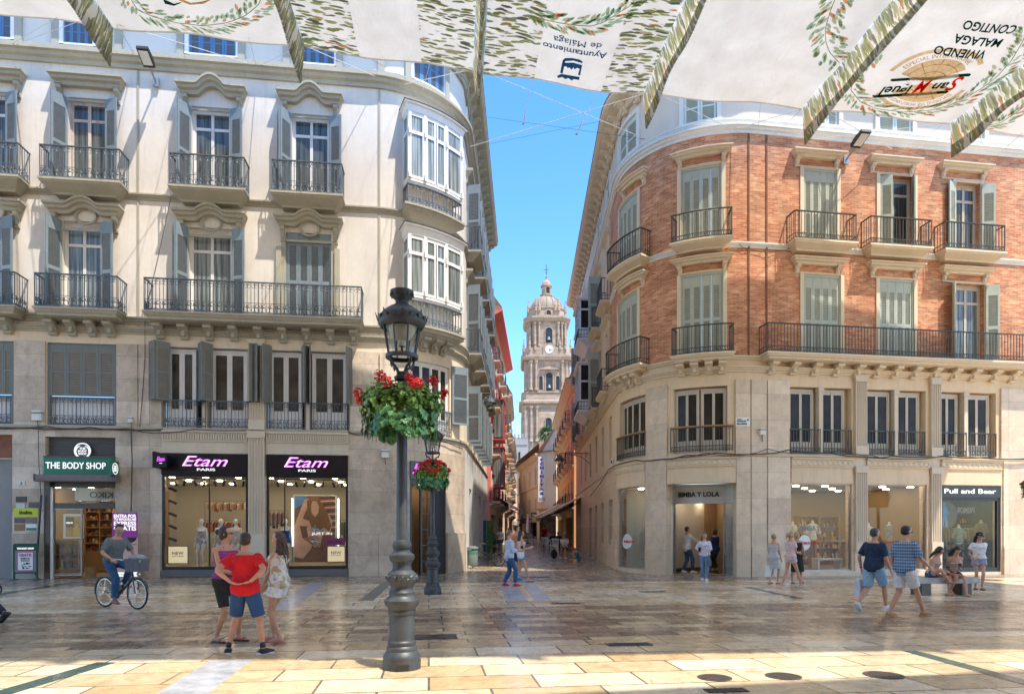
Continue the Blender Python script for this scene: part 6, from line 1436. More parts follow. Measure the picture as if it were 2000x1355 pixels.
for k in range(16):
    a = k*math.pi/8; m.tube([(TX+5.42*math.cos(R(b))*math.cos(a), TY+5.42*math.cos(R(b))*math.sin(a), tz(610)+(tz(580)-tz(610))*math.sin(R(b))+.05) for b in range(0, 76, 8)], .16, 4)
obj('dome_rib', m, CS, tw)
m = MB(); m.lathe([(2.1, tz(580)), (2.1, tz(577)), (1.5, tz(576)), (1.5, tz(562)), (1.9, tz(561)), (1.9, tz(559)), (1.5, tz(558)), (1.3, tz(553)), (.8, tz(549)), (.3, tz(547)), (.22, tz(543)), (.45, tz(541)), (.05, tz(538))], 16, (TX, TY, 0)); obj('lantern', m, CS, tw, True)
m = MB(); m.tube([(TX, TY, tz(547)), (TX, TY, tz(517))], .09, 6); m.tube([(TX-.9, TY, tz(527)), (TX+.9, TY, tz(527))], .07, 5); m.tube([(TX-.4, TY, tz(532)), (TX+.4, TY, tz(532))], .08, 5); m.lathe([(.1, tz(543)), (.4, tz(541.5)), (.1, tz(540))], 8, (TX, TY, 0)); obj('cross', m, MATS['dark_metal'], tw)
def archpoly(x, z0, z1, w_): return [(x-w_, z0), (x+w_, z0), (x+w_, z1-w_)]+[(x+w_*math.cos(R(a)), z1-w_+w_*math.sin(R(a))) for a in range(15, 180, 15)]+[(x-w_, z1-w_)]
def belfry(x, z0, z1, w_, front, bell=True):
    m = MB(); m.prism(archpoly(TX+x, z0, z1, w_), TY-front-.03, TY-front+.4, 1); o = obj('belfry_opening', m, M('dark_opening', (.03, .035, .045), .9, .1, 2), tw)
    m = MB(); pl = archpoly(TX+x, z0, z1+.25, w_+.25); m.tube([(p[0], TY-front-.05, p[1]) for p in pl[1:]+pl[:1]], .2, 5, False); obj('arch_moulding', m, CS, o)
    if bell: m = MB(); m.lathe([(.6, 0), (.55, .15), (.38, .5), (.32, .85), (.15, 1.05), (.02, 1.1)], 12, (TX+x, TY-front-.15, z0+.8)); obj('bell', m, M('bronze_bell', (.22, .26, .24), .5, .1, 4), o, True)
belfry(.45, tz(680), tz(652), 1.0, 6.4); belfry(.55, tz(772), tz(738), 1.0, 7.2); belfry(-2.1, tz(770), tz(745), .5, 7.2, False); belfry(3.2, tz(770), tz(745), .5, 7.2, False)
belfry(.4, tz(575), tz(564), .5, 1.5, False); belfry(.4, tz(628), tz(618), .6, 5.85, False); belfry(.3, tz(850), tz(825), .9, 8.2, False)
for (xs, wy, z0, z1, r) in (((-5.4, -4.0, -2.6, 3.4, 4.6, 5.6), 6.5, tz(688), tz(642), .38), ((-6.6, -5.2, -3.6, 4.6, 5.9, 6.9), 7.4, tz(772), tz(716), .45), ((-7, -5.2, -3.4, 3.8, 5.6, 7.2), 8.4, tz(870), tz(803), .45)):
    for x in xs:
        yy = wy if abs(x) < wy-2.0 else wy-max(0, abs(x)-(wy-2.1))
        m = MB(); m.lathe([(r*1.5, z0), (r*1.5, z0+.5), (r, z0+.7), (r*.9, z1-1), (r*1.4, z1-.5), (r*1.5, z1)], 10, (TX+x, TY-yy-.2, 0)); obj('column', m, CS, tw)
m = MB()
for w_, c_, z in ((7.4, 1.8, tz(690)), (5.9, 2.3, tz(613))):
    for x, y in octo(w_, c_): m.lathe([(.5, 0), (.5, 1.0), (.3, 1.2), (.42, 1.8), (.25, 2.6), (.12, 3.4), (.25, 3.7), (.02, 4.2)], 8, (TX+x, TY+y, z-1))
    for x, y in octo(w_, c_)[1:3]: m.lathe([(.5, 0), (.5, 1.0), (.3, 1.2), (.42, 1.8), (.25, 2.6), (.12, 3.4), (.02, 4)], 8, (TX+x*.7, TY+y, z-1))
obj('finial', m, CS, tw)
m = MB(); m.box(TX-4, TX-1, TY-7.5, TY-7.3, tz(704), tz(690)); m.box(TX-1.4, TX+2.4, TY-7.75, TY-7.4, tz(706), tz(685)); m.prism([(TX-2.4, tz(733)), (TX+3.6, tz(733)), (TX+3.4, tz(731)), (TX+.6, tz(727)), (TX-2.2, tz(731))], TY-8.0, TY-7.2, 1)
obj('clock_panel', m, CS, tw)
m = MB(); m.prism([(TX+.5+1.35*math.cos(a*.3927), tz(695)+1.35*math.sin(a*.3927)) for a in range(16)], TY-7.85, TY-7.75, 1); o = obj('clock_face', m, M('clock_white', (.72, .68, .62), .7, .03, 2), tw)
m = MB(); cxx = TX+.5
for k in range(12): a = k*math.pi/6; m.tube([(cxx+1.0*math.cos(a), TY-7.87, tz(695)+1.0*math.sin(a)), (cxx+1.25*math.cos(a), TY-7.87, tz(695)+1.25*math.sin(a))], .05, 4)
m.tube([(cxx, TY-7.88, tz(695)), (cxx+.9, TY-7.88, tz(695)-.1)], .06, 4); m.tube([(cxx, TY-7.88, tz(695)), (cxx+.35, TY-7.88, tz(695)-.5)], .08, 4); obj('clock_hand', m, MATS['dark_metal'], o)
# palm beyond the restaurant roof
px_, py_ = (1068-CX)/F*95, 95; pz = EYE+(HY-846)*95/F
o = thing('palm_tree', 'green palm tree rising behind the vertical sign at the tower foot', 'palm tree', (px_, py_, 0)); m = MB(); m.tube([(px_, py_, 0), (px_+.2, py_, pz*.5), (px_, py_, pz-.3)], [.35, .28, .25], 8); obj('trunk', m, M('bark', (.20, .14, .09), .9, .3, 5, .4), o)
rnd = random.Random(11); mm = [MB(), MB()]
for k in range(150):
    a = rnd.uniform(0, 6.28); el = rnd.uniform(-.5, 1.35); L = rnd.uniform(1.1, 1.7); d = Vector((math.cos(a)*math.cos(el), math.sin(a)*math.cos(el), math.sin(el))); b = Vector((px_, py_, pz)); sd = d.cross(Vector((0, 0, 1))).normalized(); pts = [b+d*L*t+Vector((0, 0, -.5*t*t*L)) for t in (0, .35, .7, 1)]; g_ = mm[k % 2]
    for t0, t1 in zip(pts[1:], pts[2:]):
        for j in range(5): c0 = t0.lerp(t1, j/5); 
        g_.add([t0-sd*.12, t0+sd*.12, t1+sd*.05, t1-sd*.05], [(0, 1, 2, 3)])
    for j in range(-3, 4): v = (d*.9+sd*j*.14).normalized(); e_ = pts[2]+v*.55-Vector((0, 0, .12*abs(j)*.5)); g_.add([pts[2]-sd*.05, pts[2]+sd*.05, e_], [(0, 1, 2)])
obj('fronds', mm[0], M('palm_dark', (.055, .13, .035), .6, .3, 3), o); obj('fronds', mm[1], M('palm_light', (.13, .24, .07), .6, .3, 3), o)
# brick building on the near side of the street, behind the camera
o, Pq = house('brick and cream building across the street behind the camera', (26, -11), (-26, -11), 21, 'brick', 'trim_right', 3, 11, (1.3, 2.6), None, False, .7, gfloor=5, name='street_house', gwall='travertine', gdoors=8)
# ================================================================ STREET LAMPS AND FLOWER BASKETS
LP = [(.0, 0), (.222, 0), (.222, .07), (.225, .10), (.218, .12), (.222, .135), (.215, .17), (.19, .205), (.178, .22), (.182, .24), (.176, .27), (.16, .285), (.168, .30), (.166, .33), (.15, .345), (.147, .36), (.147, .66), (.16, .675), (.165, .70), (.158, .72), (.17, .75), (.195, .775), (.205, .80), (.207, .835), (.19, .85), (.155, .875), (.145, .90), (.152, .93), (.135, .96), (.13, 1.0), (.14, 1.02), (.168, 1.06), (.176, 1.11), (.168, 1.155), (.14, 1.18), (.115, 1.20), (.108, 1.24), (.112, 1.29), (.135, 1.31), (.150, 1.345), (.148, 1.385), (.125, 1.40), (.10, 1.42), (.095, 1.45), (.108, 1.47), (.112, 1.50), (.105, 1.53), (.10, 1.55), (.072, 1.565), (.066, 1.6), (.060, 3.35), (.09, 3.37), (.09, 3.40), (.06, 3.42), (.05, 3.5), (.085, 3.52), (.095, 3.55), (.06, 3.58), (.04, 3.62)]
def lamp(label):
    o = thing('street_lamp', label, 'street lamp', (0, 0, 0), 'cast iron street lamps'); I = MATS['lamp_iron']
    m = MB(); m.lathe(LP, 40); obj('post', m, I, o, True)
    m = MB()
    for k in range(12):
        a = k*math.pi/6; m.tube([(.176*math.cos(a+b*.2)*1.0, .176*math.sin(a+b*.2), 1.11+.035*math.sin(b*math.pi*2/8*1.0)) for b in [-1.1+.22*j for j in range(11)]], .010, 5)
        m.ell((.176*math.cos(a), .176*math.sin(a), 1.11), (.018, .018, .026), 8, 5)
    obj('ornament_band', m, I, o, True)
    m = MB(); m.box(-.07, .07, -.227, -.2, .03, .08); obj('base_hatch', m, MATS['dark_metal'], o)
    m = MB()
    for k in range(4):
        a = k*math.pi/2+.6; ca, sa = math.cos(a), math.sin(a); pts = [(.05, 3.55), (.06, 3.62), (.10, 3.68), (.145, 3.70), (.17, 3.74), (.18, 3.79)]
        m.tube([(r*ca, r*sa, z) for r, z in pts], [.02, .017, .015, .015, .015, .014], 7); m.tube([(r*ca, r*sa, z) for r, z in ((.12, 3.69), (.15, 3.66), (.16, 3.69), (.145, 3.715))], .010, 6)
    m.lathe([(.150, 3.78), (.19, 3.78), (.195, 3.80), (.19, 3.825), (.150, 3.825)], 28, cap=False); obj('lantern_bracket', m, I, o, True)
    m = MB()
    for k in range(8):
        a = k*math.pi/4+.3; m.tube([(.165*math.cos(a), .165*math.sin(a), 3.82), (.225*math.cos(a), .225*math.sin(a), 4.17)], .011, 5)
    m.lathe([(.24, 4.15), (.262, 4.17), (.275, 4.20), (.28, 4.235), (.26, 4.25), (.255, 4.30), (.225, 4.34), (.19, 4.37), (.15, 4.40), (.10, 4.425), (.075, 4.45), (.07, 4.48), (.085, 4.50), (.12, 4.53), (.135, 4.575), (.14, 4.60), (.12, 4.60), (.11, 4.57)], 32, cap=False)
    m.lathe([(.0, 4.16), (.235, 4.16), (.235, 4.18), (0, 4.18)], 24); 
    for k in range(16):
        a = k*math.pi/8; ca, sa = math.cos(a), math.sin(a); h = .075 if k % 2 == 0 else .045
        m.prism([(-.028, 0), (.028, 0), (.034, h*.6), (.012, h*.75), (0, h*1.25), (-.012, h*.75), (-.034, h*.6)], 0, .01, 1); n = 14
        for i in range(len(m.v)-n, len(m.v)): p = m.v[i]; m.v[i] = Vector((ca*(.275+p.y+p.z*.3)-sa*p.x, sa*(.275+p.y+p.z*.3)+ca*p.x, 4.23+p.z))
        m.ell((.255*ca, .255*sa, 4.275), (.026, .026, .02), 6, 4)
    for k in range(12): a = k*math.pi/6; m.box(.133*math.cos(a)-.008, .133*math.cos(a)+.008, .133*math.sin(a)-.008, .133*math.sin(a)+.008, 4.53, 4.575)
    c_ = obj('lantern_crown', m, I, o, True)
    m = MB(); m.lathe([(.155, 3.82), (.215, 4.165)], 24, cap=False); obj('lantern_glass', m, MATS['glass_lamp'], o, True)
    m = MB(); m.lathe([(.01, 3.98), (.10, 4.02), (.15, 4.10), (.16, 4.16)], 20, cap=False); m.lathe([(.045, 3.93), (.05, 3.97), (.03, 4.05)], 12); obj('reflector', m, M('lamp_white', (.6, .58, .5), .4, .05, 4), o, True)
    m = MB(); m.box(-.012, .012, -.012, .012, 3.83, 3.98); obj('bulb_stem', m, I, o)
    return o
def place(o, p, rz=0): o.location = p; o.rotation_euler = (0, 0, rz)
L1 = lamp('big cast iron street lamp with a wide ringed base')
for ch_ in [c for c in bpy.data.objects if c.parent == L1]: ch_.scale = (1, 1, .968); ch_.location.z *= .968
place(L1, gpt(785, 1304), .2)
L2 = copy_tree(L1); L2['label'] = 'smaller looking street lamp behind the big one, in front of the corner entrance'; place(L2, gpt(845, 1160), 1.1)
L3 = copy_tree(L1); L3['label'] = 'street lamp just outside the right edge, carrying the half visible flower basket'; place(L3, Vector((1028/F*21.7, 21.7, 0)), .5)
t = newmat('geranium_leaf'); oi = t.new('NewGeometry'); c = t.ramp(oi.outputs['Random Per Island'], [(0, (.06, .15, .02)), (.35, (.12, .26, .03)), (.7, (.22, .38, .05)), (1, (.36, .50, .10))]); t.lk(c, t.bsdf.inputs['Base Color']); t.bsdf.inputs['Roughness'].default_value = .45; t.bsdf.inputs['Transmission Weight'].default_value = 0
t.bsdf.inputs['Subsurface Weight'].default_value = 0
t = newmat('ivy_leaf'); oi = t.new('NewGeometry'); c = t.ramp(oi.outputs['Random Per Island'], [(0, (.03, .11, .035)), (.5, (.06, .20, .06)), (1, (.16, .33, .12))]); t.lk(c, t.bsdf.inputs['Base Color']); t.bsdf.inputs['Roughness'].default_value = .4
t = newmat('petal_red'); oi = t.new('NewGeometry'); c = t.ramp(oi.outputs['Random Per Island'], [(0, (.45, .0, .008)), (.5, (.75, .008, .01)), (1, (.85, .06, .03))]); t.lk(c, t.bsdf.inputs['Base Color']); t.bsdf.inputs['Roughness'].default_value = .6
M('stem_green', (.10, .18, .04), .6, .2, 5); M('planter_brown', (.10, .07, .05), .8, .2, 8)
def leafshape(m, c, ax, nr, s, fold=.25, lobes=False):
    sd = ax.cross(nr).normalized(); nr = sd.cross(ax).normalized()
    if lobes: q = [(0, 0), (-.38, .05), (-.55, .35), (-.35, .5), (-.38, .85), (-.1, .75), (0, 1.05), (.1, .75), (.38, .85), (.35, .5), (.55, .35), (.38, .05)]
    else: q = [(0, 0), (-.45, .1), (-.58, .45), (-.42, .85), (0, 1), (.42, .85), (.58, .45), (.45, .1)]
    m.add([c+sd*x*s+ax*y*s+nr*(abs(x)*fold*s-.25*y*y*s) for x, y in q], [tuple(range(len(q)))])
def basket_fl(label, seed, reds, r=.44, spread=1.0, topred=.5, zc=3.06, hgt=.34):
    rnd = random.Random(seed); o = thing('flower_basket', label, 'flower basket', (0, 0, 0), 'geranium baskets on the lamp posts')
    m = MB(); m.lathe([(.09, zc-.16), (.2, zc-.14), (.27, zc-.02), (.28, zc+.05), (.1, zc+.05)], 18); obj('planter', m, MATS['planter_brown'], o)
    lf = MB(); iv = MB(); st = MB(); pe = MB()
    for k in range(2300):
        a = rnd.uniform(0, 6.283); el = math.asin(rnd.uniform(-.55, .98)); rr = rnd.uniform(.72, 1.05)*(1+.13*math.sin(3*a+seed)+.09*math.sin(7*a+2*el))
        d = Vector((math.cos(a)*math.cos(el), math.sin(a)*math.cos(el), math.sin(el))); c0 = Vector((d.x*r*rr, d.y*r*rr, zc+.06+d.z*hgt*rr*.72))
        nrm = (d+Vector((rnd.uniform(-.5, .5), rnd.uniform(-.5, .5), rnd.uniform(0, .9)))).normalized(); ax = nrm.orthogonal().normalized(); ax.rotate(Matrix.Rotation(rnd.uniform(0, 6.28), 3, nrm)); leafshape(lf, c0, ax, nrm, rnd.uniform(.03, .062))
    for k in range(900):      # trailing ivy skirt
        a = rnd.uniform(0, 6.283); dr = rnd.random()**.8; ro = r*(.62+.38*math.sqrt(rnd.random()))*(1+.12*math.sin(5*a)); z = zc-.04-.23*dr*(1+.25*math.sin(4*a+1)); c0 = Vector((math.cos(a)*ro, math.sin(a)*ro, z))
        ax = Vector((math.cos(a)*.4+rnd.uniform(-.4, .4), math.sin(a)*.4+rnd.uniform(-.4, .4), -1)).normalized(); nrm = Vector((math.cos(a), math.sin(a), rnd.uniform(.1, .8))); leafshape(iv, c0, ax, nrm, rnd.uniform(.04, .085), .2, True)
    for k in range(16): a = rnd.uniform(0, 6.283); ro = r*.95; st.tube([(math.cos(a)*ro*.5, math.sin(a)*ro*.5, zc), (math.cos(a)*ro, math.sin(a)*ro, zc-.1), (math.cos(a)*ro*1.02, math.sin(a)*ro*1.02, zc-.36)], .004, 3)
    for i in range(reds):
        a = i*2.4+rnd.uniform(-.4, .4); el = rnd.uniform(.05, 1.2) if rnd.random() > .3 else rnd.uniform(-.1, .3); rr = r*rnd.uniform(1.02, 1.28)*spread
        c0 = Vector((math.cos(a)*math.cos(el)*rr, math.sin(a)*math.cos(el)*rr, zc+.08+math.sin(el)*hgt*1.05)); st.tube([c0*.55+Vector((0, 0, zc*.45)), c0*.85+Vector((0, 0, zc*.15+.04)), c0], .004, 4)
        R_ = rnd.uniform(.045, .08)*(1.1 if reds < 30 else .8)
        for j in range(70):
            d = Vector((rnd.gauss(0, 1), rnd.gauss(0, 1), rnd.gauss(.3, 1))).normalized(); ax = d.orthogonal().normalized(); ax.rotate(Matrix.Rotation(rnd.uniform(0, 6.28), 3, d)); leafshape(pe, c0+d*R_*rnd.uniform(.6, 1), ax, d, rnd.uniform(.018, .030), .1)
    obj('geranium_leaves', lf, MATS['geranium_leaf'], o); obj('ivy_leaves', iv, MATS['ivy_leaf'], o); obj('stems', st, MATS['stem_green'], o); obj('geranium_flowers', pe, MATS['petal_red'], o)
    return o
B1 = basket_fl('large basket of red geraniums and trailing ivy on the big lamp post', 4, 17, .42); place(B1, L1.location, .4)
B2 = basket_fl('smaller looking flower basket thick with red geraniums on the farther lamp post', 9, 60, .40, .92); place(B2, L2.location, 2)
B3 = copy_tree(B2); B3['label'] = 'red geranium basket cut by the right edge of the view'; place(B3, L3.location, 1)

# wall lanterns of the side street
def wall_lantern(label, wallp, tip, zb, s=1.0):
    o = thing('wall_lantern', label, 'wall lantern', wallp, 'bracket lanterns along the side street'); m = MB(); a, b = Vector(wallp), Vector(tip); d = b-a
    m.tube([a, b], .022*s, 5); m.tube([a-Vector((0, 0, .55*s)), a+d*.25-Vector((0, 0, .2*s)), a+d*.7-Vector((0, 0, .04))], .016*s, 5); m.tube([a+Vector((0, 0, .12)), a-Vector((0, 0, .7*s))], .02, 5)
    for k in range(5): c0 = a+d*(.12+.17*k)-Vector((0, 0, .12*s*(1-k*.18))); m.tube([c0+Vector((d.normalized()*.07*s*math.cos(t_)).to_tuple()[:2]+(.07*s*math.sin(t_),)) for t_ in [i*.9 for i in range(7)]], .008, 4)
    obj('bracket', m, MATS['lamp_iron'], o); c0 = b-Vector((0, 0, .1)); m = MB(); m.tube([b, c0], .012, 4)
    m.lathe([(.05*s, 0), (.1*s, -.08*s), (.24*s, -.22*s), (.27*s, -.3*s), (.25*s, -.33*s)], 14, c0, cap=False)
    for k in range(10): t_ = k*math.pi/5; m.box(c0.x+.13*s*math.cos(t_)-.012, c0.x+.13*s*math.cos(t_)+.012, c0.y+.13*s*math.sin(t_)-.012, c0.y+.13*s*math.sin(t_)+.012, c0.z-.12*s, c0.z+.0)
    m.tube([c0+Vector((.3*s*math.cos(t_), 0, -.25*s+.3*s*math.sin(t_))) for t_ in [R(-20+k*22) for k in range(11)]], .012, 5); obj('hood', m, MATS['lamp_iron'], o)
    m = MB(); m.lathe([(.24*s, -.33*s), (.2*s, -.48*s), (.1*s, -.62*s), (.02*s, -.66*s)], 14, c0); obj('globe', m, MATS['glass_lamp'], o, True)
def wp(P_, pxx, pyy, y):  # wall point near depth y along street wall
    return None
yq = 30.5; xw = -1.92; wall_lantern('iron bracket wall lantern on the cream building, high at the left of the side street', (xw, yq, EYE+(HY-768)*yq/F), ((957-CX)/F*yq+.0, yq, EYE+(HY-768)*yq/F), 0, 1.15)
yq = 40.5; wall_lantern('iron bracket wall lantern on the cream street wall below the orange house', (4.72, yq, EYE+(HY-885)*yq/F), ((1093-CX)/F*yq, yq, EYE+(HY-885)*yq/F), 0, 1.1)
yq = 62; wall_lantern('distant wall lantern on the left side of the narrow street, the higher of two', (-1.2, yq, EYE+(HY-930)*yq/F), ((997-CX)/F*yq, yq, EYE+(HY-930)*yq/F), 0, 1)
yq = 74; wall_lantern('distant wall lantern on the left side of the narrow street, the lower of two', (-1.0, yq, EYE+(HY-958)*yq/F), ((1003-CX)/F*yq, yq, EYE+(HY-958)*yq/F), 0, 1)
# awnings over the cafe terraces
M('awning_cloth', (.60, .50, .30), .8, .12, 3); M('awning_stripe', (.66, .60, .50), .8, .12, 3); M('dark_wood', (.12, .07, .04), .6, .2, 5)
def cafe_awning(label, a, b, out, drop, mat):
    """a,b wall points at the top edge, out = horizontal reach vector"""
    a, b, out = Vector(a), Vector(b), Vector(out); o = thing('cafe_awning', label, 'awning', a, 'cafe awnings in the side street'); m = MB(); c0, d = a+out-Vector((0, 0, drop)), b+out-Vector((0, 0, drop)); n = Vector((0, 0, .04))
    m.add([a, b, d, c0, a+n, b+n, d+n, c0+n], [(0, 1, 2, 3), (7, 6, 5, 4), (0, 4, 5, 1), (1, 5, 6, 2), (2, 6, 7, 3), (3, 7, 4, 0)]); v = Vector((0, 0, -.22)); m.add([c0, d, d+v, c0+v], [(0, 1, 2, 3)]); obj('cloth', m, MATS[mat], o); m = MB()
    m.tube([c0, d], .035, 6); k = 4
    for i in range(k): s_ = a.lerp(b, (i+.5)/k)-Vector((0, 0, .3)); e_ = c0.lerp(d, (i+.5)/k); mid_ = s_.lerp(e_, .5)-Vector((0, .15, .15)); m.tube([s_, mid_, e_], .025, 5)
    obj('arms', m, MATS['dark_metal'], o)
cafe_awning('long olive beige awning of the terrace under the orange house, right of the street', (4.9, 46, 4.1), (4.9, 56, 4.3), (-2.9, 0, 0), 1.5, 'awning_cloth')
cafe_awning('second beige awning beyond the long one, toward the restaurant gable', (4.8, 58, 4.3), (4.7, 68, 4.5), (-2.6, 0, 0), 1.3, 'awning_cloth')
cafe_awning('striped pale awning stretched from the red house, nearest on the left', (-1.7, 50, 4.6), (-1.4, 58, 4.8), (2.3, 0, 0), 1.3, 'awning_stripe')
cafe_awning('second pale awning on the left, beyond the red house', (-1.5, 62, 4.7), (-1.2, 72, 4.9), (2.0, 0, 0), 1.2, 'awning_stripe')
for lab, x0, x1, y0, y1, yy, mt, tx in (('small magenta projecting sign high on the left of the narrow street', 975, 991, 977, 987, 58, 'magenta', 'MANGO'), ('small red projecting sign under the distant lanterns', 992, 1011, 991, 997, 75, 'red_sign', ''), ('small brown projecting sign beside the restaurant gable', 1037, 1048, 1001, 1009, 70, 'dark_wood', '')):
    M('red_sign', (.45, .03, .04), .5, .05, 3); a, b = (x0-CX)/F*yy, (x1-CX)/F*yy; z0, z1 = EYE+(HY-y1)*yy/F, EYE+(HY-y0)*yy/F
    o = thing('projecting_sign', lab, 'sign', (a, yy, z0)); m = MB(); m.box(a, b, yy, yy+.12, z0, z1); m.box(a, b, yy-.01, yy+.13, z1, z1+.04); obj('board', m, MATS[mt], o)
    m = MB(lambda x, d, z: Vector((x, yy-d, z))); m.box(a+(b-a)*.15, a+(b-a)*.85, .0, .02, z0+(z1-z0)*.4, z0+(z1-z0)*.62) if not tx else m.box(a+(b-a)*.2, a+(b-a)*.8, 0, .02, z0+(z1-z0)*.35, z0+(z1-z0)*.6); obj('stripe', m, MATS['white_paint'], o)
# terrace chairs and tables
def chair():
    o = thing('cafe_chair', 'white cafe chair', 'chair', (0, 0, 0), 'white chairs of the side street terrace'); W = MATS['plastic_white']; m = MB(); m.box(-.22, .22, -.22, .22, .42, .46); obj('seat', m, W, o)
    m = MB(); m.box(-.22, -.18, -.22, -.18, .46, .95); m.box(.18, .22, -.22, -.18, .46, .95); m.box(-.22, .22, -.215, -.185, .88, .95); m.box(-.22, .22, -.215, -.185, .5, .55)
    for k in range(5): m.box(-.15+k*.067, -.12+k*.067, -.212, -.188, .55, .88)
    obj('backrest', m, W, o)
    for x in (-.2, .2):
        for y in (-.2, .2): m = MB(); m.box(x-.018, x+.018, y-.018, y+.018, 0, .42); obj('leg', m, W, o)
        m = MB(); m.box(x-.02, x+.02, -.2, .2, .64, .67); m.box(x-.015, x+.015, .15, .18, .46, .64); obj('armrest', m, W, o)
    return o
def ctable():
    o = thing('cafe_table', 'small round white cafe table', 'table', (0, 0, 0), 'terrace tables in the side street'); m = MB(); m.lathe([(.38, .71), (.38, .74), (.0, .74)], 20); obj('tabletop', m, MATS['plastic_white'], o); m = MB(); m.lathe([(.22, 0), (.2, .03), (.03, .05), (.03, .71)], 14); obj('pedestal', m, MATS['plastic_white'], o); return o
ch = chair(); spots_ = [(1062, 1075, 20), (1074, 1078, -70), (1083, 1080, 160), (1070, 1071, 60), (1080, 1072, 190), (1060, 1068, 90), (1042, 1066, -100), (1072, 1066, 10)]
cl = ['white terrace chair nearest the middle of the side street, left of the seated man', 'white terrace chair turned right behind the backpack', 'white terrace chair closest to the seated man', 'white terrace chair in the second row under the long awning', 'white terrace chair beside the first table', 'white terrace chair near the man in red', 'white terrace chair by the left awnings', 'white terrace chair farthest back before the shop front']
for i, (x, y, a) in enumerate(spots_):
    o = ch if i == 0 else copy_tree(ch); o['label'] = cl[i]; place(o, gpt(x, y), R(a))
ct = ctable(); tl_ = ['white terrace table nearest the seated man', 'white terrace table beside the man in red', 'white terrace table at the left awnings']
for i, (x, y) in enumerate(((1078, 1074), (1066, 1068), (1034, 1066))):
    o = ct if i == 0 else copy_tree(ct); o['label'] = tl_[i]; place(o, gpt(x, y))
p = gpt(1031, 1066); o = thing('closed_parasol', 'closed white parasol standing by the left awnings', 'parasol', p); m = MB(); m.tube([p, p+Vector((0, 0, 2.9))], .03, 6); m.lathe([(.3, 0), (.3, .06), (.05, .08)], 12, p); obj('pole', m, MATS['dark_metal'], o); m = MB(); m.lathe([(.13, 1.0), (.2, 1.3), (.12, 2.2), (.05, 2.75), (.01, 2.8)], 10, p); obj('cloth', m, MATS['plastic_white'], o)
# things at the mouth of the side street
p = Vector((-1.70, 28.9, gh(28.9))); o = thing('litter_bin', 'grey litter bin with a green top band at the corner of the cream building', 'litter bin', p); m = MB(); m.lathe([(.2, .12), (.21, .14), (.22, .75), (.2, .78)], 20, p); m.lathe([(.03, 0), (.03, .13)], 8, p); obj('barrel', m, M('bin_grey', (.16, .19, .18), .5, .1, 5), o, True)
m = MB(); m.lathe([(.225, .62), (.225, .74)], 20, p, cap=False); obj('band', m, M('bin_green', (.05, .22, .14), .5, .1, 5), o); m = MB(); m.lathe([(.22, .84), (.25, .85), (.24, .92), (.1, .96), (.01, .97)], 20, p); obj('lid', m, MATS['bin_grey'], o, True)
m = MB()
for k in range(4): a = k*math.pi/2; m.box(p.x+.2*math.cos(a)-.015, p.x+.2*math.cos(a)+.015, p.y+.2*math.sin(a)-.015, p.y+.2*math.sin(a)+.015, p.z+.75, p.z+.85)
obj('posts', m, MATS['dark_metal'], o)
def panel_ad():
    p = gpt(951, 1084); o = thing('advert_panel', 'tall blue and green leafy advert panel leaning by the red house', 'advert panel', p); y = p.y; m = MB(); m.box(p.x-.35, p.x-.02, y, y+.1, p.z, p.z+2.1); obj('blue_panel', m, M('teal_print', (.02, .17, .26), .5, .3, 4), o); m = MB(); m.box(p.x, p.x+.35, y-.02, y+.1, p.z, p.z+2.1); obj('green_panel', m, M('leaf_print', (.09, .20, .04), .6, .7, 9), o)
panel_ad()
def planter(px_, py_, label, r, h):
    p = gpt(px_, py_); o = thing('potted_plant', label, 'plant', p); m = MB(); m.lathe([(r*.6, 0), (r*.75, .4), (r*.7, .42), (.02, .4)], 14, p); obj('pot', m, MATS['dark_wood'], o); m = MB(); rnd = random.Random(px_)
    for k in range(420): d = Vector((rnd.gauss(0, 1), rnd.gauss(0, 1), rnd.gauss(0, 1))).normalized(); c0 = p+Vector((d.x*r*rnd.uniform(.6, 1.1), d.y*r*rnd.uniform(.6, 1.1), .4+h*.5+d.z*h*.5*rnd.uniform(.6, 1.1))); leafshape(m, c0, d.orthogonal().normalized(), d, .09)
    obj('foliage', m, MATS['ivy_leaf'], o)
planter(961, 1080, 'dark green bush in a pot beside the leafy advert panel', .35, .9)
# stone bench
bp = gpt(1846, 1160); bp = Vector((11.1, 17.2, 0)); o = thing('stone_bench', 'long pale marble bench with two dark supports in front of the black framed window', 'bench', bp)
bu = Vector((CG, SG, 0)); bv = Vector((-SG, CG, 0)); bmap = lambda x, y, z: bp+bu*x+bv*y+Vector((0, 0, z)); m = MB(bmap); m.box(-.88, .85, -.27, .27, .33, .46); m.box(-.87, .84, -.26, .26, .31, .33); obj('seat', m, M('bench_marble', (.42, .40, .38), .35, .4, 6), o)
for x in (-.72, .42): m = MB(bmap); m.box(x, x+.26, -.2, .2, 0, .31); obj('support', m, MATS['bronze'], o)

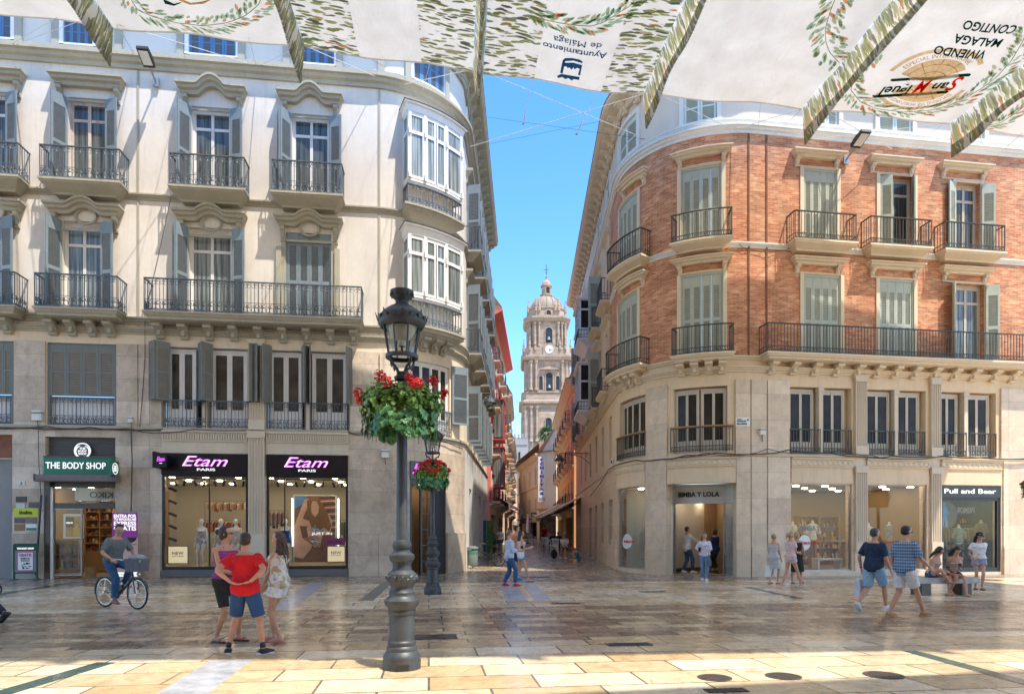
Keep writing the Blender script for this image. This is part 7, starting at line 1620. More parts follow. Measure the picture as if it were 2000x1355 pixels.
# ================================================================ BICYCLES
def wheel(m_t, m_r, m_s, c, u, r):
    """wheel in the vertical plane spanned by u and z"""
    def pt(a, rr, off=0): return c+u*math.cos(a)*rr+Vector((0, 0, math.sin(a)*rr))+Vector((-u.y, u.x, 0))*off
    n = 36; m_t.tube([pt(2*math.pi*k/n, r) for k in range(n+1)], .022, 7, False); m_r.tube([pt(2*math.pi*k/n, r-.03) for k in range(n+1)], .012, 5, False)
    for k in range(24): a = 2*math.pi*k/24; m_s.tube([pt(a, .02, .025*(-1)**k), pt(a+.25*(-1)**(k//2), r-.035)], .0022, 3)
    m_s.tube([pt(0, 0, -.05), pt(0, 0, .05)], .025, 8)
def bicycle(label, loc, yaw, basket=True, frame='bike_dark'):
    M('bike_dark', (.03, .03, .035), .3, .1, 5, coat=.4); M('tyre', (.035, .032, .03), .85, .2, 20); M('chrome', (.6, .6, .6), .2, .05, 4, met=1); M('bag_grey', (.13, .13, .145), .85, .2, 12, .2)
    o = thing('bicycle', label, 'bicycle', (0, 0, 0)); u = Vector((0, 1, 0)); fw, rw = Vector((0, .56, .335)), Vector((0, -.50, .335))
    for c in (fw, rw):
        a, b, s = MB(), MB(), MB(); wheel(a, b, s, c, u, .31); w_ = obj('wheel', a, MATS['tyre'], o, True); obj('rim', b, MATS['chrome'], w_, True); obj('spokes', s, MATS['chrome'], w_)
    m = MB(); V = Vector; bb = V((0, -.03, .30)); st = V((0, -.22, .80)); hd = V((0, .36, .86)); hb = V((0, .42, .66))
    for a, b, r in ((bb, st, .022), (bb, hb, .03), (hd, hb, .022), (V((0, -.10, .52)), V((0, .40, .74)), .018), (bb, rw, .012), (V((0, -.17, .62)), rw, .010), (hb, V((.05, .5, .58)), .014), (V((.05, .5, .58)), V((.05, .56, .335)), .012), (hb, V((-.05, .5, .58)), .014), (V((-.05, .5, .58)), V((-.05, .56, .335)), .012)): m.tube([a, b], r, 8)
    m.box(-.05, .05, -.30, -.02, .36, .50) if basket else None
    obj('frame', m, MATS[frame], o, True)
    m = MB(); m.tube([hd, V((0, .33, 1.0))], .014, 6); m.tube([V((-.29, .12, 1.02)), V((-.24, .27, 1.05)), V((-.1, .34, 1.02)), V((.1, .34, 1.02)), V((.24, .27, 1.05)), V((.29, .12, 1.02))], .013, 7); h = obj('handlebar', m, MATS['chrome'], o, True)
    m = MB()
    for sx in (-1, 1): m.tube([V((sx*.29, .13, 1.02)), V((sx*.30, .02, 1.0))], .018, 7)
    obj('grip', m, MATS['tyre'], h)
    m = MB(); m.ell((0, -.26, .90), (.08, .13, .03), 12, 6); m.tube([st, V((0, -.25, .89))], .013, 6); obj('saddle', m, MATS['tyre'], o, True)
    m = MB(); m.tube([V((.08, -.03, .30)), V((.09, .02, .14))], .011, 5); m.box(.08, .19, -.02, .06, .125, .15); m.tube([V((-.08, -.03, .30)), V((-.09, -.08, .46))], .011, 5); m.box(-.19, -.08, -.12, -.04, .45, .475); m.lathe([(.09, -.006), (.09, .006)], 18, (0, 0, 0)); n = 36
    for i in range(len(m.v)-n, len(m.v)): p = m.v[i]; m.v[i] = V((.05+p.z, -.03+p.x, .30+p.y))
    obj('pedals', m, MATS['dark_metal'], o)
    m = MB(); k = 9
    for c, a0, a1 in ((rw, 40, 190), (fw, 20, 150)): m.tube([c+V((0, -math.cos(R(a0+(a1-a0)*i/k))*-.345, math.sin(R(a0+(a1-a0)*i/k))*.345)) for i in range(k+1)], .02, 5, sc=(1.2, .4))
    obj('mudguard', m, MATS[frame], o, True)
    if basket:
        m = MB(); m.box(-.02, .02, .44, .5, .80, .84); m.prism([(.42, .80), (.66, .80), (.72, 1.06), (.38, 1.06)], -.17, .17, 0); b = obj('basket', m, MATS['bag_grey'], o); m = MB()
        m.ell((0, .56, 1.08), (.17, .18, .07), 12, 8); m.tube([(-.16, .5, .95), (-.1, .6, 1.13), (.02, .66, 1.1), (.08, .74, .98)], .02, 5); obj('bag', m, M('bag_pale', (.30, .31, .33), .8, .3, 9, .2), b, True)
        m = MB(); m.ell((0, .60, .74), (.045, .04, .045), 10, 6); obj('headlight', m, MATS['chrome'], o, True); m = MB(); m.ell((.06, .56+.1, .45), (.01, .03, .03), 8, 5); obj('reflector', m, MATS['orange_ink'], o)
    o.location = loc; o.rotation_euler = (0, 0, yaw); return o
BK = Vector((-8.30, 14.1, 0)); bicycle('dark city bicycle with a grey front basket, ridden by the man on the left', BK, R(244))
pb = gpt(927, 1107); bicycle('bicycle parked at the wall behind the litter bin', Vector((-1.12, 30.2, gh(30.2))), R(95), False)
# ================================================================ PEOPLE
V = Vector
def skinmat(name, col):
    if name in MATS: return name
    t = newmat(name); c = t.ramp(t.noise(t.pos(), 12, 4), [(.3, hsv(col, .86)), (.7, hsv(col, 1.12))]); t.lk(c, t.bsdf.inputs['Base Color']); t.bsdf.inputs['Roughness'].default_value = .55
    t.bsdf.inputs['Subsurface Weight'].default_value = .08; t.bsdf.inputs['Subsurface Radius'].default_value = (.02, .008, .004); t.bsdf.inputs['Subsurface Scale'].default_value = .5; return name
skinmat('skin_light', (.58, .33, .22)); skinmat('skin_tan', (.56, .29, .18)); skinmat('skin_dark', (.33, .17, .10))
def cloth(name, col, col2=None, kind=None, sc=30):
    if name in MATS: return name
    t = newmat(name); p = t.coord('Object'); n1 = t.noise(p, 9, 4, .6); c = t.ramp(n1, [(.3, hsv(col, .84)), (.7, hsv(col, 1.12))])
    if kind == 'plaid':
        sep = t.new('SeparateXYZ'); t.lk(p, sep.inputs[0]); a = t.mathn('GREATER_THAN', t.mathn('FRACT', t.mathn('MULTIPLY', sep.outputs[2], 17)), .62); b = t.mathn('GREATER_THAN', t.mathn('FRACT', t.mathn('MULTIPLY', t.mathn('ADD', sep.outputs[0], sep.outputs[1]), 19)), .66)
        d = t.mathn('GREATER_THAN', t.mathn('FRACT', t.mathn('MULTIPLY', sep.outputs[2], 17)), .93); f = t.mathn('MULTIPLY', t.mathn('ADD', a, b), .5); c = t.mix(f, c, col2); c = t.mix(t.mathn('MULTIPLY', d, .6), c, (.75, .76, .78))
    elif kind == 'stripe':
        sep = t.new('SeparateXYZ'); t.lk(p, sep.inputs[0]); a = t.mathn('GREATER_THAN', t.mathn('FRACT', t.mathn('ADD', t.mathn('MULTIPLY', sep.outputs[2], 22), t.mathn('MULTIPLY', n1, 1.2))), .55); c = t.mix(a, c, col2)
    elif kind == 'print': c = t.mix(t.ramp(t.noise(p, sc, 2, .5, .8), [(.52, 0.), (.56, 1.)]), c, col2)
    t.lk(c, t.bsdf.inputs['Base Color']); t.bsdf.inputs['Roughness'].default_value = .88
    t.bump(t.mathn('ADD', t.noise(p, 11, 3, .5, .5), t.mathn('MULTIPLY', t.noise(p, 300, 2), .08)), .8, .05); return name
def solid(name, mb, mat, parent, vox, sm=2, disp=0):
    if not mb.v: return None
    o = obj(name, mb, MATS[mat] if isinstance(mat, str) else mat, parent, 'all', free=True)
    md = o.modifiers.new('r', 'REMESH'); md.mode = 'VOXEL'; md.voxel_size = vox; md.use_smooth_shade = True
    if sm: s_ = o.modifiers.new('s', 'SMOOTH'); s_.factor = .5; s_.iterations = sm
    me = bpy.data.meshes.new_from_object(o.evaluated_get(bpy.context.evaluated_depsgraph_get())); old = o.data; o.modifiers.clear(); o.data = me; me.name = name; bpy.data.meshes.remove(old)
    if not me.materials: me.materials.append(MATS[mat] if isinstance(mat, str) else mat)
    me.polygons.foreach_set('use_smooth', [True]*len(me.polygons)); return o
def ik(a, c, l1, l2, pole):
    d = c-a; L = min(d.length, (l1+l2)*.999); d = d.normalized(); x = (l1*l1-l2*l2+L*L)/(2*L); h = math.sqrt(max(l1*l1-x*x, 0)); p = (pole-d*pole.dot(d)).normalized(); return a+d*x+p*h, a+d*L
TOR = [(-.09, .085, .085, 0), (-.03, .16, .108, -.008), (.05, .168, .112, -.008), (.13, .148, .098, 0), (.20, .138, .09, .004), (.29, .152, .10, .006), (.38, .168, .108, .004), (.45, .172, .098, 0), (.50, .135, .075, -.004), (.535, .075, .058, 0), (.56, .052, .052, .004), (.63, .05, .052, .014)]
def rings(m, rows, f, n=20):
    vs = []; fs = []
    for z, rx, ry, yo in rows:
        for j in range(n):
            a = 2*math.pi*j/n; c, s = math.cos(a), math.sin(a); c = math.copysign(abs(c)**.85, c); s = math.copysign(abs(s)**.85, s); vs.append(tuple(f(V((rx*c, yo+ry*s, z)))))
    k = len(rows)
    for i in range(k-1):
        for j in range(n): fs.append((i*n+j, i*n+(j+1) % n, (i+1)*n+(j+1) % n, (i+1)*n+j))
    fs.append(tuple(range(n-1, -1, -1))); fs.append(tuple((k-1)*n+j for j in range(n))); m.add(vs, fs)
def person(label, loc, yaw, H=1.7, sex='m', skin='skin_tan', hair=('short', (.03, .02, .015)), top=None, bottom=None, shoes=None, feet=None, hands=None, pel=(0, 0, None), lean=0, side=0, head=(0, 0), fdir=(0, 0), ftilt=(0, 0), knee=None, elbow=None, vox=.011, extra=None, cat='person', group=None, body=None, nohead=False, wide=1.0, kindname='person', belly=0):
    k = H/1.7; o = thing(kindname, label, cat, (0, 0, 0), group); vox *= k
    W_ = (1.0 if sex == 'm' else .89)*wide; HW = (1.0 if sex == 'm' else 1.03)*wide; WW = (1.0 if sex == 'm' else .84)*wide
    pz = pel[2] if pel[2] is not None else .905; P0 = V((pel[0], pel[1], pz)); Rl = Euler((-R(lean), R(side), 0)).to_matrix()
    def T(p): return (P0+Rl @ p)*k
    def tor(out=0, lo=-.2, hi=.7, flare=0, hz=None):
        r_ = []
        for z, rx, ry, yo in TOR:
            if z < lo-1e-6 or z > hi+1e-6: continue
            wf = HW if z < .1 else (WW if z < .25 else W_) ; 
            if z > .5: wf = 1
            b = belly*max(0, 1-abs(z-.17)/.2); ch = (.028 if sex == 'f' and .3 < z < .42 else 0)
            r_.append((z, rx*wf+out+b*.5, ry*(wf*.5+.5)+out+b*.5+ch*.5, yo+b*.5+ch*.5))
        if hz is not None:
            z0 = r_[0]; r_ = [(hz, z0[1]+flare, z0[2]+flare, z0[3])]+[q for q in r_ if q[0] > hz+.01]
        return r_
    sk = MB(); rings(sk, tor(), T)
    sh = [T(V((s*.172*W_, 0, .455))) for s in (-1, 1)]; hp = [T(V((s*.088*HW, 0, -.01))) for s in (-1, 1)]
    UA, FA, TH, SHN = .285*k, .25*k, .43*k, .42*k
    feet = feet or [(-.1, 0, .08), (.1, 0, .08)]; hands = hands or [(-.25, .04, .80), (.25, .04, .80)]
    an = []; kn = []; wr = []; el = []
    for i in (0, 1):
        a, b = ik(hp[i], V(feet[i])*k, TH, SHN, V((knee or ((0, 1, 0), (0, 1, 0)))[i])); kn.append(a); an.append(b)
        s = -1 if i == 0 else 1
        a, b = ik(sh[i], V(hands[i])*k, UA, FA, V((elbow or ((-.4, -1, -.2), (.4, -1, -.2)))[i])); el.append(a); wr.append(b)
    fr_ = .93 if sex == 'f' else 1.0
    def limb(m, pts, rr, out=0, n=12): m.tube([tuple(p) for p in pts], [(r+out)*k for r in rr], n)
    def legs(m, out, frac, flare=0):
        for i in (0, 1):
            a, b, c = hp[i], kn[i], an[i]; P_ = []; rr = []
            keys = [(0, .085*HW), (.25, .082), (.5, .07), (.8, .056), (1, .053), (1.12, .052), (1.3, .054), (1.5, .050), (1.75, .038), (1.95, .033), (2.0, .033)]
            for tt, r in keys:
                if tt > frac: break
                p = a.lerp(b, tt) if tt <= 1 else b.lerp(c, tt-1); P_.append(p); rr.append(r*fr_+flare*tt/max(frac, .1))
            tt = frac; p = a.lerp(b, tt) if tt <= 1 else b.lerp(c, min(tt-1, 1)); rl = rr[-1]; 
            if frac < 2: P_.append(p); rr.append(rl*(.985 if not flare else 1)+0)
            if 1.2 < frac: 
                for q in range(len(P_)): pass
            limb(m, P_, rr, out); m.ell(tuple(a), ((.088*HW+out)*k,)*3, 12, 8) 
    legs(sk, 0, 2)
    def arms(m, out, frac, loose=0):
        for i in (0, 1):
            a, b, c = sh[i], el[i], wr[i]; P_ = [a]; rr = [.052*W_]
            for tt, r in ((.3, .049), (.6, .043), (.95, .037), (1.05, .037), (1.25, .038), (1.6, .031), (1.9, .024), (2, .024)):
                if tt > frac: break
                P_.append(a.lerp(b, tt) if tt <= 1 else b.lerp(c, tt-1)); rr.append(r*fr_+loose)
            if frac < 2: tt = frac; P_.append(a.lerp(b, tt) if tt <= 1 else b.lerp(c, tt-1)); rr.append(rr[-1]+loose*.3)
            limb(m, P_, rr, out, 10); m.ell(tuple(a), ((.056*W_+out)*k,)*3, 10, 8)
    arms(sk, 0, 2)
    grip = (body or {}).get('grip', .5)
    for i in (0, 1):       # hands with fingers
        d = (wr[i]-el[i]).normalized(); s = -1 if i == 0 else 1; pn = V((s, 0, 0)) if abs(d.x) < .8 else V((0, 0, 1)); pn = (pn-d*pn.dot(d)).normalized(); sd = d.cross(pn).normalized()
        hd = (body or {}).get('hd%d' % i)
        if hd: d = V(hd).normalized(); pn = (pn-d*pn.dot(d)).normalized(); sd = d.cross(pn).normalized()
        w0 = wr[i]; sk.tube([w0-d*.01*k, w0+d*.03*k, w0+d*.075*k, w0+d*.095*k], [.024*k, .032*k, .036*k, .030*k], 10, sc=(1, 1)) if False else None
        q = []; M3 = Matrix((sd, pn, d)).transposed(); sk.ell(tuple(w0+d*.048*k), (.038*k, .017*k, .055*k), 12, 8, M3)
        for fi, (off, ln) in enumerate(((-.028, .066), (-.010, .076), (.009, .072), (.027, .056))):
            b0 = w0+d*.085*k+sd*off*k; c1 = b0+(d*.95-pn*.3*grip).normalized()*ln*.5*k; c2 = c1+(d*(1-grip*.6)-pn*grip).normalized()*ln*.5*k; sk.tube([b0-d*.02*k, b0, c1, c2], [.0095*k, .0095*k, .0085*k, .007*k], 7)
        fw = V((0, 1, .2)); fw = fw if fw.dot(sd) > 0 else fw; ts = sd if sd.dot(V((0, 1, .3))) > 0 else -sd
        b0 = w0+d*.03*k+ts*.028*k; sk.tube([b0-ts*.015*k, b0+(d*.6+ts*.8)*.03*k, b0+(d*1.0+ts*.35)*.06*k-pn*.012*k], [.013*k, .011*k, .009*k], 7)
    ft = []
    def foot(m, out, sole=0):
        for i in (0, 1):
            a = an[i]; s = -1 if i == 0 else 1; yw = R(fdir[i]+(-6*s)); tl = R(ftilt[i]); f = V((-math.sin(yw)*1, math.cos(yw), 0)); fv = f*math.cos(tl)-V((0, 0, 1))*math.sin(tl); up = f*math.sin(tl)+V((0, 0, 1))*math.cos(tl)
            pts = [a-fv*.055*k-up*.045*k, a-fv*.03*k-up*.042*k, a+fv*.04*k-up*.042*k, a+fv*.10*k-up*.052*k, a+fv*.15*k-up*.058*k, a+fv*.175*k-up*.062*k]
            rr = [.022, .036, .038, .030, .022, .014]; sdv = fv.cross(up)
            m.tube([tuple(p) for p in pts], [(r+out)*k for r in rr], 12, sc=(1.15, 1)); m.tube([tuple(a+up*.0), tuple(a-up*.035*k)], [(.034+out)*k, (.036+out)*k], 10)
            if sole: pass
    foot(sk, 0)
    # head
    hc = T(V((0, .018, .70))); Rh = Rl @ Euler((-R(head[1]), 0, R(head[0]))).to_matrix()
    def Hd(x, y, z): return hc+Rh @ (V((x, y, z))*k)
    if not nohead:
        def he(c, r): sk.ell(tuple(Hd(*c)), tuple(x*k for x in r), 18, 12, Rh)
        he((0, 0, .02), (.074, .093, .092)); he((0, .022, -.035), (.060, .070, .072)); he((0, .045, -.082), (.030, .032, .026)); he((0, .006, -.05), (.062, .055, .05))
        he((0, .098, -.022), (.012, .017, .018)); he((0, .092, .0), (.008, .013, .026)); he((0, .076, -.058), (.022, .016, .012)); he((-.076, -.005, -.012), (.01, .018, .028)); he((.076, -.005, -.012), (.01, .018, .028)); he((0, .082, .02), (.045, .012, .008))
        limb(sk, [T(V((0, .0, .52))), Hd(0, -.01, -.06)], [.053, .052])
    bd = solid('body', sk, skin, o, vox, 2)
    if not nohead and vox < .016 and kindname == 'person':
        m = MB()
        for s in (-1, 1): m.ell(tuple(Hd(s*.030, .083, -.002)), (.012*k, .006*k, .007*k), 8, 6, Rh); m.ell(tuple(Hd(s*.030, .086, .018)), (.016*k, .005*k, .0035*k), 8, 5, Rh)
        obj('eyes', m, M('eye_dark', (.03, .02, .02), .4, .1, 4), bd, 'all'); m = MB(); m.ell(tuple(Hd(0, .093, -.056)), (.020*k, .005*k, .0055*k), 10, 6, Rh); obj('lips', m, M('lips', (.40, .12, .10), .5, .1, 4), bd, 'all')
    # clothes
    if bottom:
        kind, mt, fr_len = bottom[:3]; m = MB(); out = .014
        rings(m, tor(out+.004, -.1, .13), T)
        if kind == 'skirt':
            a, b = (kn[0]+kn[1])/2, (an[0]+an[1])/2; c0 = T(V((0, 0, 0))); rws = []; e_ = c0.lerp(a, fr_len) if fr_len <= 1 else a.lerp(b, fr_len-1)
            m.tube([tuple(c0+V((0, 0, .06*k))), tuple(c0-V((0, 0, .06*k))), tuple(c0.lerp(e_, .6)), tuple(e_)], [.165*k, .185*k, .20*k, .215*k], 20, sc=(1.0, .8))
        else: legs(m, out+(.008 if kind == 'shorts' else 0), fr_len, bottom[3] if len(bottom) > 3 else (.012 if kind == 'shorts' else .004))
        solid(kind, m, mt, o, vox, 2)
    if top:
        mt, sl, hem = top[:3]; loose = top[3] if len(top) > 3 else .012; m = MB(); rings(m, tor(.016+loose, -.2, top[4] if len(top) > 4 else .51, 0.006, hem), T); 
        if sl > 0: arms(m, .012+loose*.4, sl, loose*.55)
        elif sl == 0:
            pass
        solid('shirt', m, mt, o, vox, 2)
        if sl < 0:
            m = MB()
            for s in (-1, 1): m.tube([tuple(T(V((s*.075, .095, .40)))), tuple(T(V((s*.085, .05, .50)))), tuple(T(V((s*.08, -.02, .515)))), tuple(T(V((s*.07, -.09, .42))))], .011*k, 6)
            obj('strap', m, MATS[mt], o, 'all')
    if shoes:
        m = MB(); foot(m, .009 if shoes[0] != 'sandal' else .003)
        if shoes[0] in ('shoe', 'loafer'): solid('shoes', m, shoes[1], o, vox*.8, 1)
        m = MB()
        for i in (0, 1):
            a = an[i]; s = -1 if i == 0 else 1; yw = R(fdir[i]-6*s); tl = R(ftilt[i]); f = V((-math.sin(yw), math.cos(yw), 0)); fv = f*math.cos(tl)-V((0, 0, 1))*math.sin(tl); up = f*math.sin(tl)+V((0, 0, 1))*math.cos(tl); sd = fv.cross(up); b = a-up*.082*k
            pl = [(-.085, .028), (-.095, 0), (-.085, -.028), (0, -.036), (.10, -.046), (.16, -.036), (.185, 0), (.16, .036), (.10, .046), (0, .036)]; n = len(pl); vs = [b+fv*x*k+sd*y*k*(1.05) for x, y in pl]+[b+fv*x*k+sd*y*k*1.0+up*.022*k for x, y in pl]; m.add([tuple(v) for v in vs], [tuple(range(n)), tuple(range(2*n-1, n-1, -1))]+[(j, (j+1) % n, (j+1) % n+n, j+n) for j in range(n)])
            if shoes[0] == 'sandal':
                for x in (.11, .03): m.tube([tuple(b+fv*x*k-sd*.04*k+up*.02*k), tuple(b+fv*x*k-sd*.025*k+up*.06*k), tuple(b+fv*x*k+sd*.025*k+up*.06*k), tuple(b+fv*x*k+sd*.04*k+up*.02*k)], .006*k, 4)
        obj('sandals' if shoes[0] == 'sandal' else 'soles', m, MATS[shoes[2] if len(shoes) > 2 else shoes[1]], o)
        if shoes[0] == 'shoe' and len(shoes) > 3:
            m = MB(); [limb(m, [an[i].lerp(kn[i], .02), an[i].lerp(kn[i], shoes[4] if len(shoes) > 4 else .16)], [.038, .037]) for i in (0, 1)]; obj('socks', m, MATS[shoes[3]], o, 'all')
    # hair
    if hair and not nohead:
        hm = 'hair_%d' % int(sum(c*(i+1) for i, c in enumerate(hair[1]))*1000)
        if hm not in MATS:
            t = newmat(hm); mp = t.new('Mapping'); mp.inputs['Scale'].default_value = (60, 60, 6); t.lk(t.coord('Object'), mp.inputs[0]); t.lk(t.ramp(t.noise(mp.outputs[0], 1.2, 4), [(.35, hsv(hair[1], .45)), (.65, hsv(hair[1], 1.6))]), t.bsdf.inputs['Base Color']); t.bsdf.inputs['Roughness'].default_value = .42; t.bump(t.noise(mp.outputs[0], 1.2, 4), .6, .02)
        m = MB(); kd = hair[0]
        def he(c, r): m.ell(tuple(Hd(*c)), tuple(x*k for x in r), 16, 10, Rh)
        if kd != 'bald': he((0, -.022, .038), (.080, .088, .084)); he((0, -.035, -.005), (.078, .072, .070)); he((0, .02, .088), (.052, .045, .026))
        else: he((0, -.03, -.01), (.079, .068, .05))
        if kd in ('long', 'ponytail', 'bun', 'bob'): he((0, -.045, -.02), (.083, .066, .08)); [he((s*.066, -.005, -.01), (.018, .05, .062)) for s in (-1, 1)]
        if kd == 'bob': [he((s*.06, -.02, -.07), (.028, .05, .05)) for s in (-1, 1)]; he((0, -.055, -.07), (.07, .05, .05))
        if kd == 'long':
            for s in (-1, -.5, 0, .5, 1): m.tube([tuple(Hd(s*.06, -.045, .0)), tuple(Hd(s*.078, -.055, -.12)), tuple(Hd(s*.085, -.06, -.22)), tuple(Hd(s*.07, -.05, -.30))], [.045*k, .04*k, .035*k, .015*k], 8)
        if kd == 'ponytail': m.tube([tuple(Hd(0, -.09, .03)), tuple(Hd(0, -.14, .0)), tuple(Hd(0, -.145, -.1)), tuple(Hd(0, -.12, -.2))], [.03*k, .035*k, .03*k, .01*k], 8)
        if kd == 'bun': he((0, -.12, .035), (.045, .04, .045))
        hr = solid('hair', m, hm, o, vox*.9, 1)
        if kd == 'curly':
            m = MB(); rnd = random.Random(5)
            for q in range(240):
                a = rnd.uniform(-2.7, -.45); rr = rnd.uniform(.055, .09); x0, y0 = math.cos(a)*rr, math.sin(a)*rr*1.1+.0; L = rnd.uniform(.34, .56); pts = []; ph = rnd.uniform(0, 6.28); sp = rnd.uniform(.7, 1.35)
                for j in range(12):
                    tt = j/11; e_ = 1+.75*math.sin(min(tt*1.6, 1.57))*sp*.9; pts.append(Hd(x0*e_+.013*math.cos(ph+j*1.5), y0*e_-.02*tt+.013*math.sin(ph+j*1.5), .05-L*tt*1.0))
                m.tube([tuple(p) for p in pts], [.013*k]*10+[.009*k, .003*k], 5)
            obj('curls', m, MATS[hm], hr, 'all')
    A = dict(T=T, Hd=Hd, wr=wr, el=el, an=an, kn=kn, k=k, o=o, Rh=Rh, sh=sh)
    if extra: extra(A)
    o.location = loc; o.rotation_euler = (0, 0, yaw); return o, A
def glasses(A, mat='black_text'):
    m = MB(); k = A['k']; Hd = A['Hd']
    for s in (-1, 1): m.ell(tuple(Hd(s*.031, .094, 0)), (.024*k, .005*k, .016*k), 12, 6, A['Rh']); m.tube([tuple(Hd(s*.052, .088, .004)), tuple(Hd(s*.078, 0, .004))], .003*k, 4)
    m.tube([tuple(Hd(-.01, .098, .004)), tuple(Hd(.01, .098, .004))], .003*k, 4); obj('sunglasses', m, MATS[mat], A['o'])
def held(A, i, label, cat, build, name=None, at=None):
    """thing held in a hand: top-level, placed with the holder"""
    A['o'].setdefault if False else None
def local2world(A_, loc, yaw, p): return V(loc)+Matrix.Rotation(yaw, 3, 'Z') @ V(p)
def phone(A, loc, yaw, label, up=.5):
    p = (A['wr'][0]+A['wr'][1])/2 if (A['wr'][0]-A['wr'][1]).length < .25 else A['wr'][1]; p = local2world(A, loc, yaw, p+V((0, .08, .03))); o = thing('phone', label, 'phone', p); m = MB(); m.box(p.x-.04, p.x+.04, p.y-.006, p.y+.006, p.z-.03, p.z+.11); obj('case', m, MATS['black_text'], o); m = MB(); m.box(p.x-.036, p.x+.036, p.y-.009, p.y-.0065, p.z-.025, p.z+.105); obj('screen', m, MATS['glass_dark'], o)
def bag(A, loc, yaw, i, label, mat, w_=.3, h=.34, d=.1, hnd=.2, name='shopping_bag', cat='bag'):
    p = local2world(A, loc, yaw, A['wr'][i]+V((0, 0, -.09*A['k']))); o = thing(name, label, cat, p-V((0, 0, h+hnd))); c_, s_ = math.cos(yaw), math.sin(yaw); f = lambda x, y, z: V((p.x+x*c_-y*s_, p.y+x*s_+y*c_, p.z+z)); m = MB(f); t_ = -hnd
    m.add([(-d/2, -w_/2, t_), (d/2, -w_/2, t_), (d/2, w_/2, t_), (-d/2, w_/2, t_), (-d*.6, -w_*.48, t_-h), (d*.6, -w_*.48, t_-h), (d*.6, w_*.48, t_-h), (-d*.6, w_*.48, t_-h), (-d*.55, 0, t_-h*.5), (d*.75, 0, t_-h*.5)], [(0, 3, 2, 1), (4, 5, 6, 7), (0, 1, 5, 4), (2, 3, 7, 6), (1, 2, 9), (2, 6, 9), (6, 5, 9), (5, 1, 9), (0, 8, 3), (3, 8, 7), (7, 8, 4), (4, 8, 0)]); obj('bag_body', m, MATS[mat], o)
    m = MB(f)
    for x in (-d*.3, d*.3): m.tube([(x, -w_*.25, t_), (x*.4, -w_*.12, t_*.3), (0, 0, 0), (x*.4, w_*.12, t_*.3), (x, w_*.25, t_)], .006, 4)
    obj('handle', m, MATS[mat], o); return o, f
BR = (.035, .018, .010); BL = (.012, .010, .009); LB = (.16, .085, .04); BLO = (.42, .27, .13); GR = (.22, .20, .19)
cloth('red_tee', (.66, .008, .016)); cloth('navy_shorts', (.025, .075, .20)); cloth('purple_top', (.36, .05, .26), (.22, .03, .18), 'stripe'); cloth('black_cloth', (.022, .022, .02)); cloth('romper', (.72, .68, .62), (.46, .36, .25), 'print', 11); cloth('white_cloth', (.74, .72, .70)); cloth('denim', (.035, .10, .22)); cloth('denim_light', (.12, .26, .42)); cloth('denim_grey', (.20, .30, .42)); cloth('grey_shirt', (.15, .17, .165)); cloth('light_blue', (.50, .58, .72)); cloth('cream_top', (.66, .56, .48)); cloth('orange_top', (.60, .22, .12)); cloth('navy', (.018, .035, .075)); cloth('sky_shorts', (.28, .44, .60)); cloth('plaid', (.05, .12, .24), (.30, .42, .55), 'plaid'); cloth('pale_pink', (.70, .52, .49)); cloth('grey_dress', (.42, .42, .42), (.62, .62, .60), 'stripe'); cloth('white_print', (.74, .74, .76), (.38, .35, .55), 'print', 40); cloth('grey_top', (.33, .30, .28), (.55, .5, .46), 'stripe'); cloth('lilac_grey', (.33, .33, .42)); cloth('teal', (.03, .20, .28)); cloth('olive_pants', (.32, .28, .10)); cloth('floral', (.62, .40, .36), (.75, .7, .65), 'print', 25)
M('shoe_black', (.02, .02, .022), .6, .15, 8); M('shoe_white', (.72, .72, .72), .6, .06, 8); M('shoe_red', (.50, .03, .04), .6, .1, 8); M('shoe_blue', (.03, .16, .45), .6, .1, 8); M('leather_tan', (.42, .22, .08), .6, .15, 8); M('sandal_black', (.03, .02, .02), .6, .1, 8); M('sandal_pink', (.62, .22, .20), .6, .1, 8); M('sandal_brown', (.25, .12, .06), .6, .1, 8)
L_ = lambda x, y: gpt(x, y)
# --- the three in the foreground
l = L_(479, 1277); person('boy in a red t-shirt and blue shorts with both hands on his lower back', l, R(4), 1.585, 'm', 'skin_tan', ('short', BR), ('red_tee', .62, -.07, .02), ('shorts', 'navy_shorts', .86, .018), ('shoe', 'shoe_black', 'shoe_white', 'shoe_black', .20), [(-.25, .04, .085), (.25, -.02, .085)], [(-.15, -.15, 1.03), (.12, -.16, 1.04)], head=(-6, 2), elbow=((-1, -.1, .9), (1, -.1, .9)), fdir=(10, -38), vox=.0075, body={'grip': .3, 'hd0': (.9, -.1, -.25), 'hd1': (-.9, -.1, -.25)})
l = L_(440, 1252); person('woman in a purple striped sleeveless top and black knee shorts with sunglasses, facing the boy', l, R(-112), 1.68, 'f', 'skin_tan', ('bun', BR), ('purple_top', -1, .0, .012, .46), ('shorts', 'black_cloth', .88, .006), ('sandal', 'sandal_black'), [(-.12, .14, .085), (.12, -.05, .085)], [(.02, .24, 1.02), (.0, .22, 1.00)], head=(26, -4), elbow=((-.9, -.5, -.5), (1, -.5, -.4)), vox=.0075, extra=glasses, wide=1.1)
l = L_(545, 1253); person('girl with very long curly hair in a cream romper, facing the boy', l, R(78), 1.60, 'f', 'skin_tan', ('curly', (.085, .04, .022)), ('romper', -1, -.08, .02, .46), ('shorts', 'white_cloth', .42, .03), ('sandal', 'sandal_pink'), [(-.08, -.06, .085), (.09, .14, .085)], [(-.06, .26, .82), (.05, .27, .84)], head=(2, -8), vox=.0075)
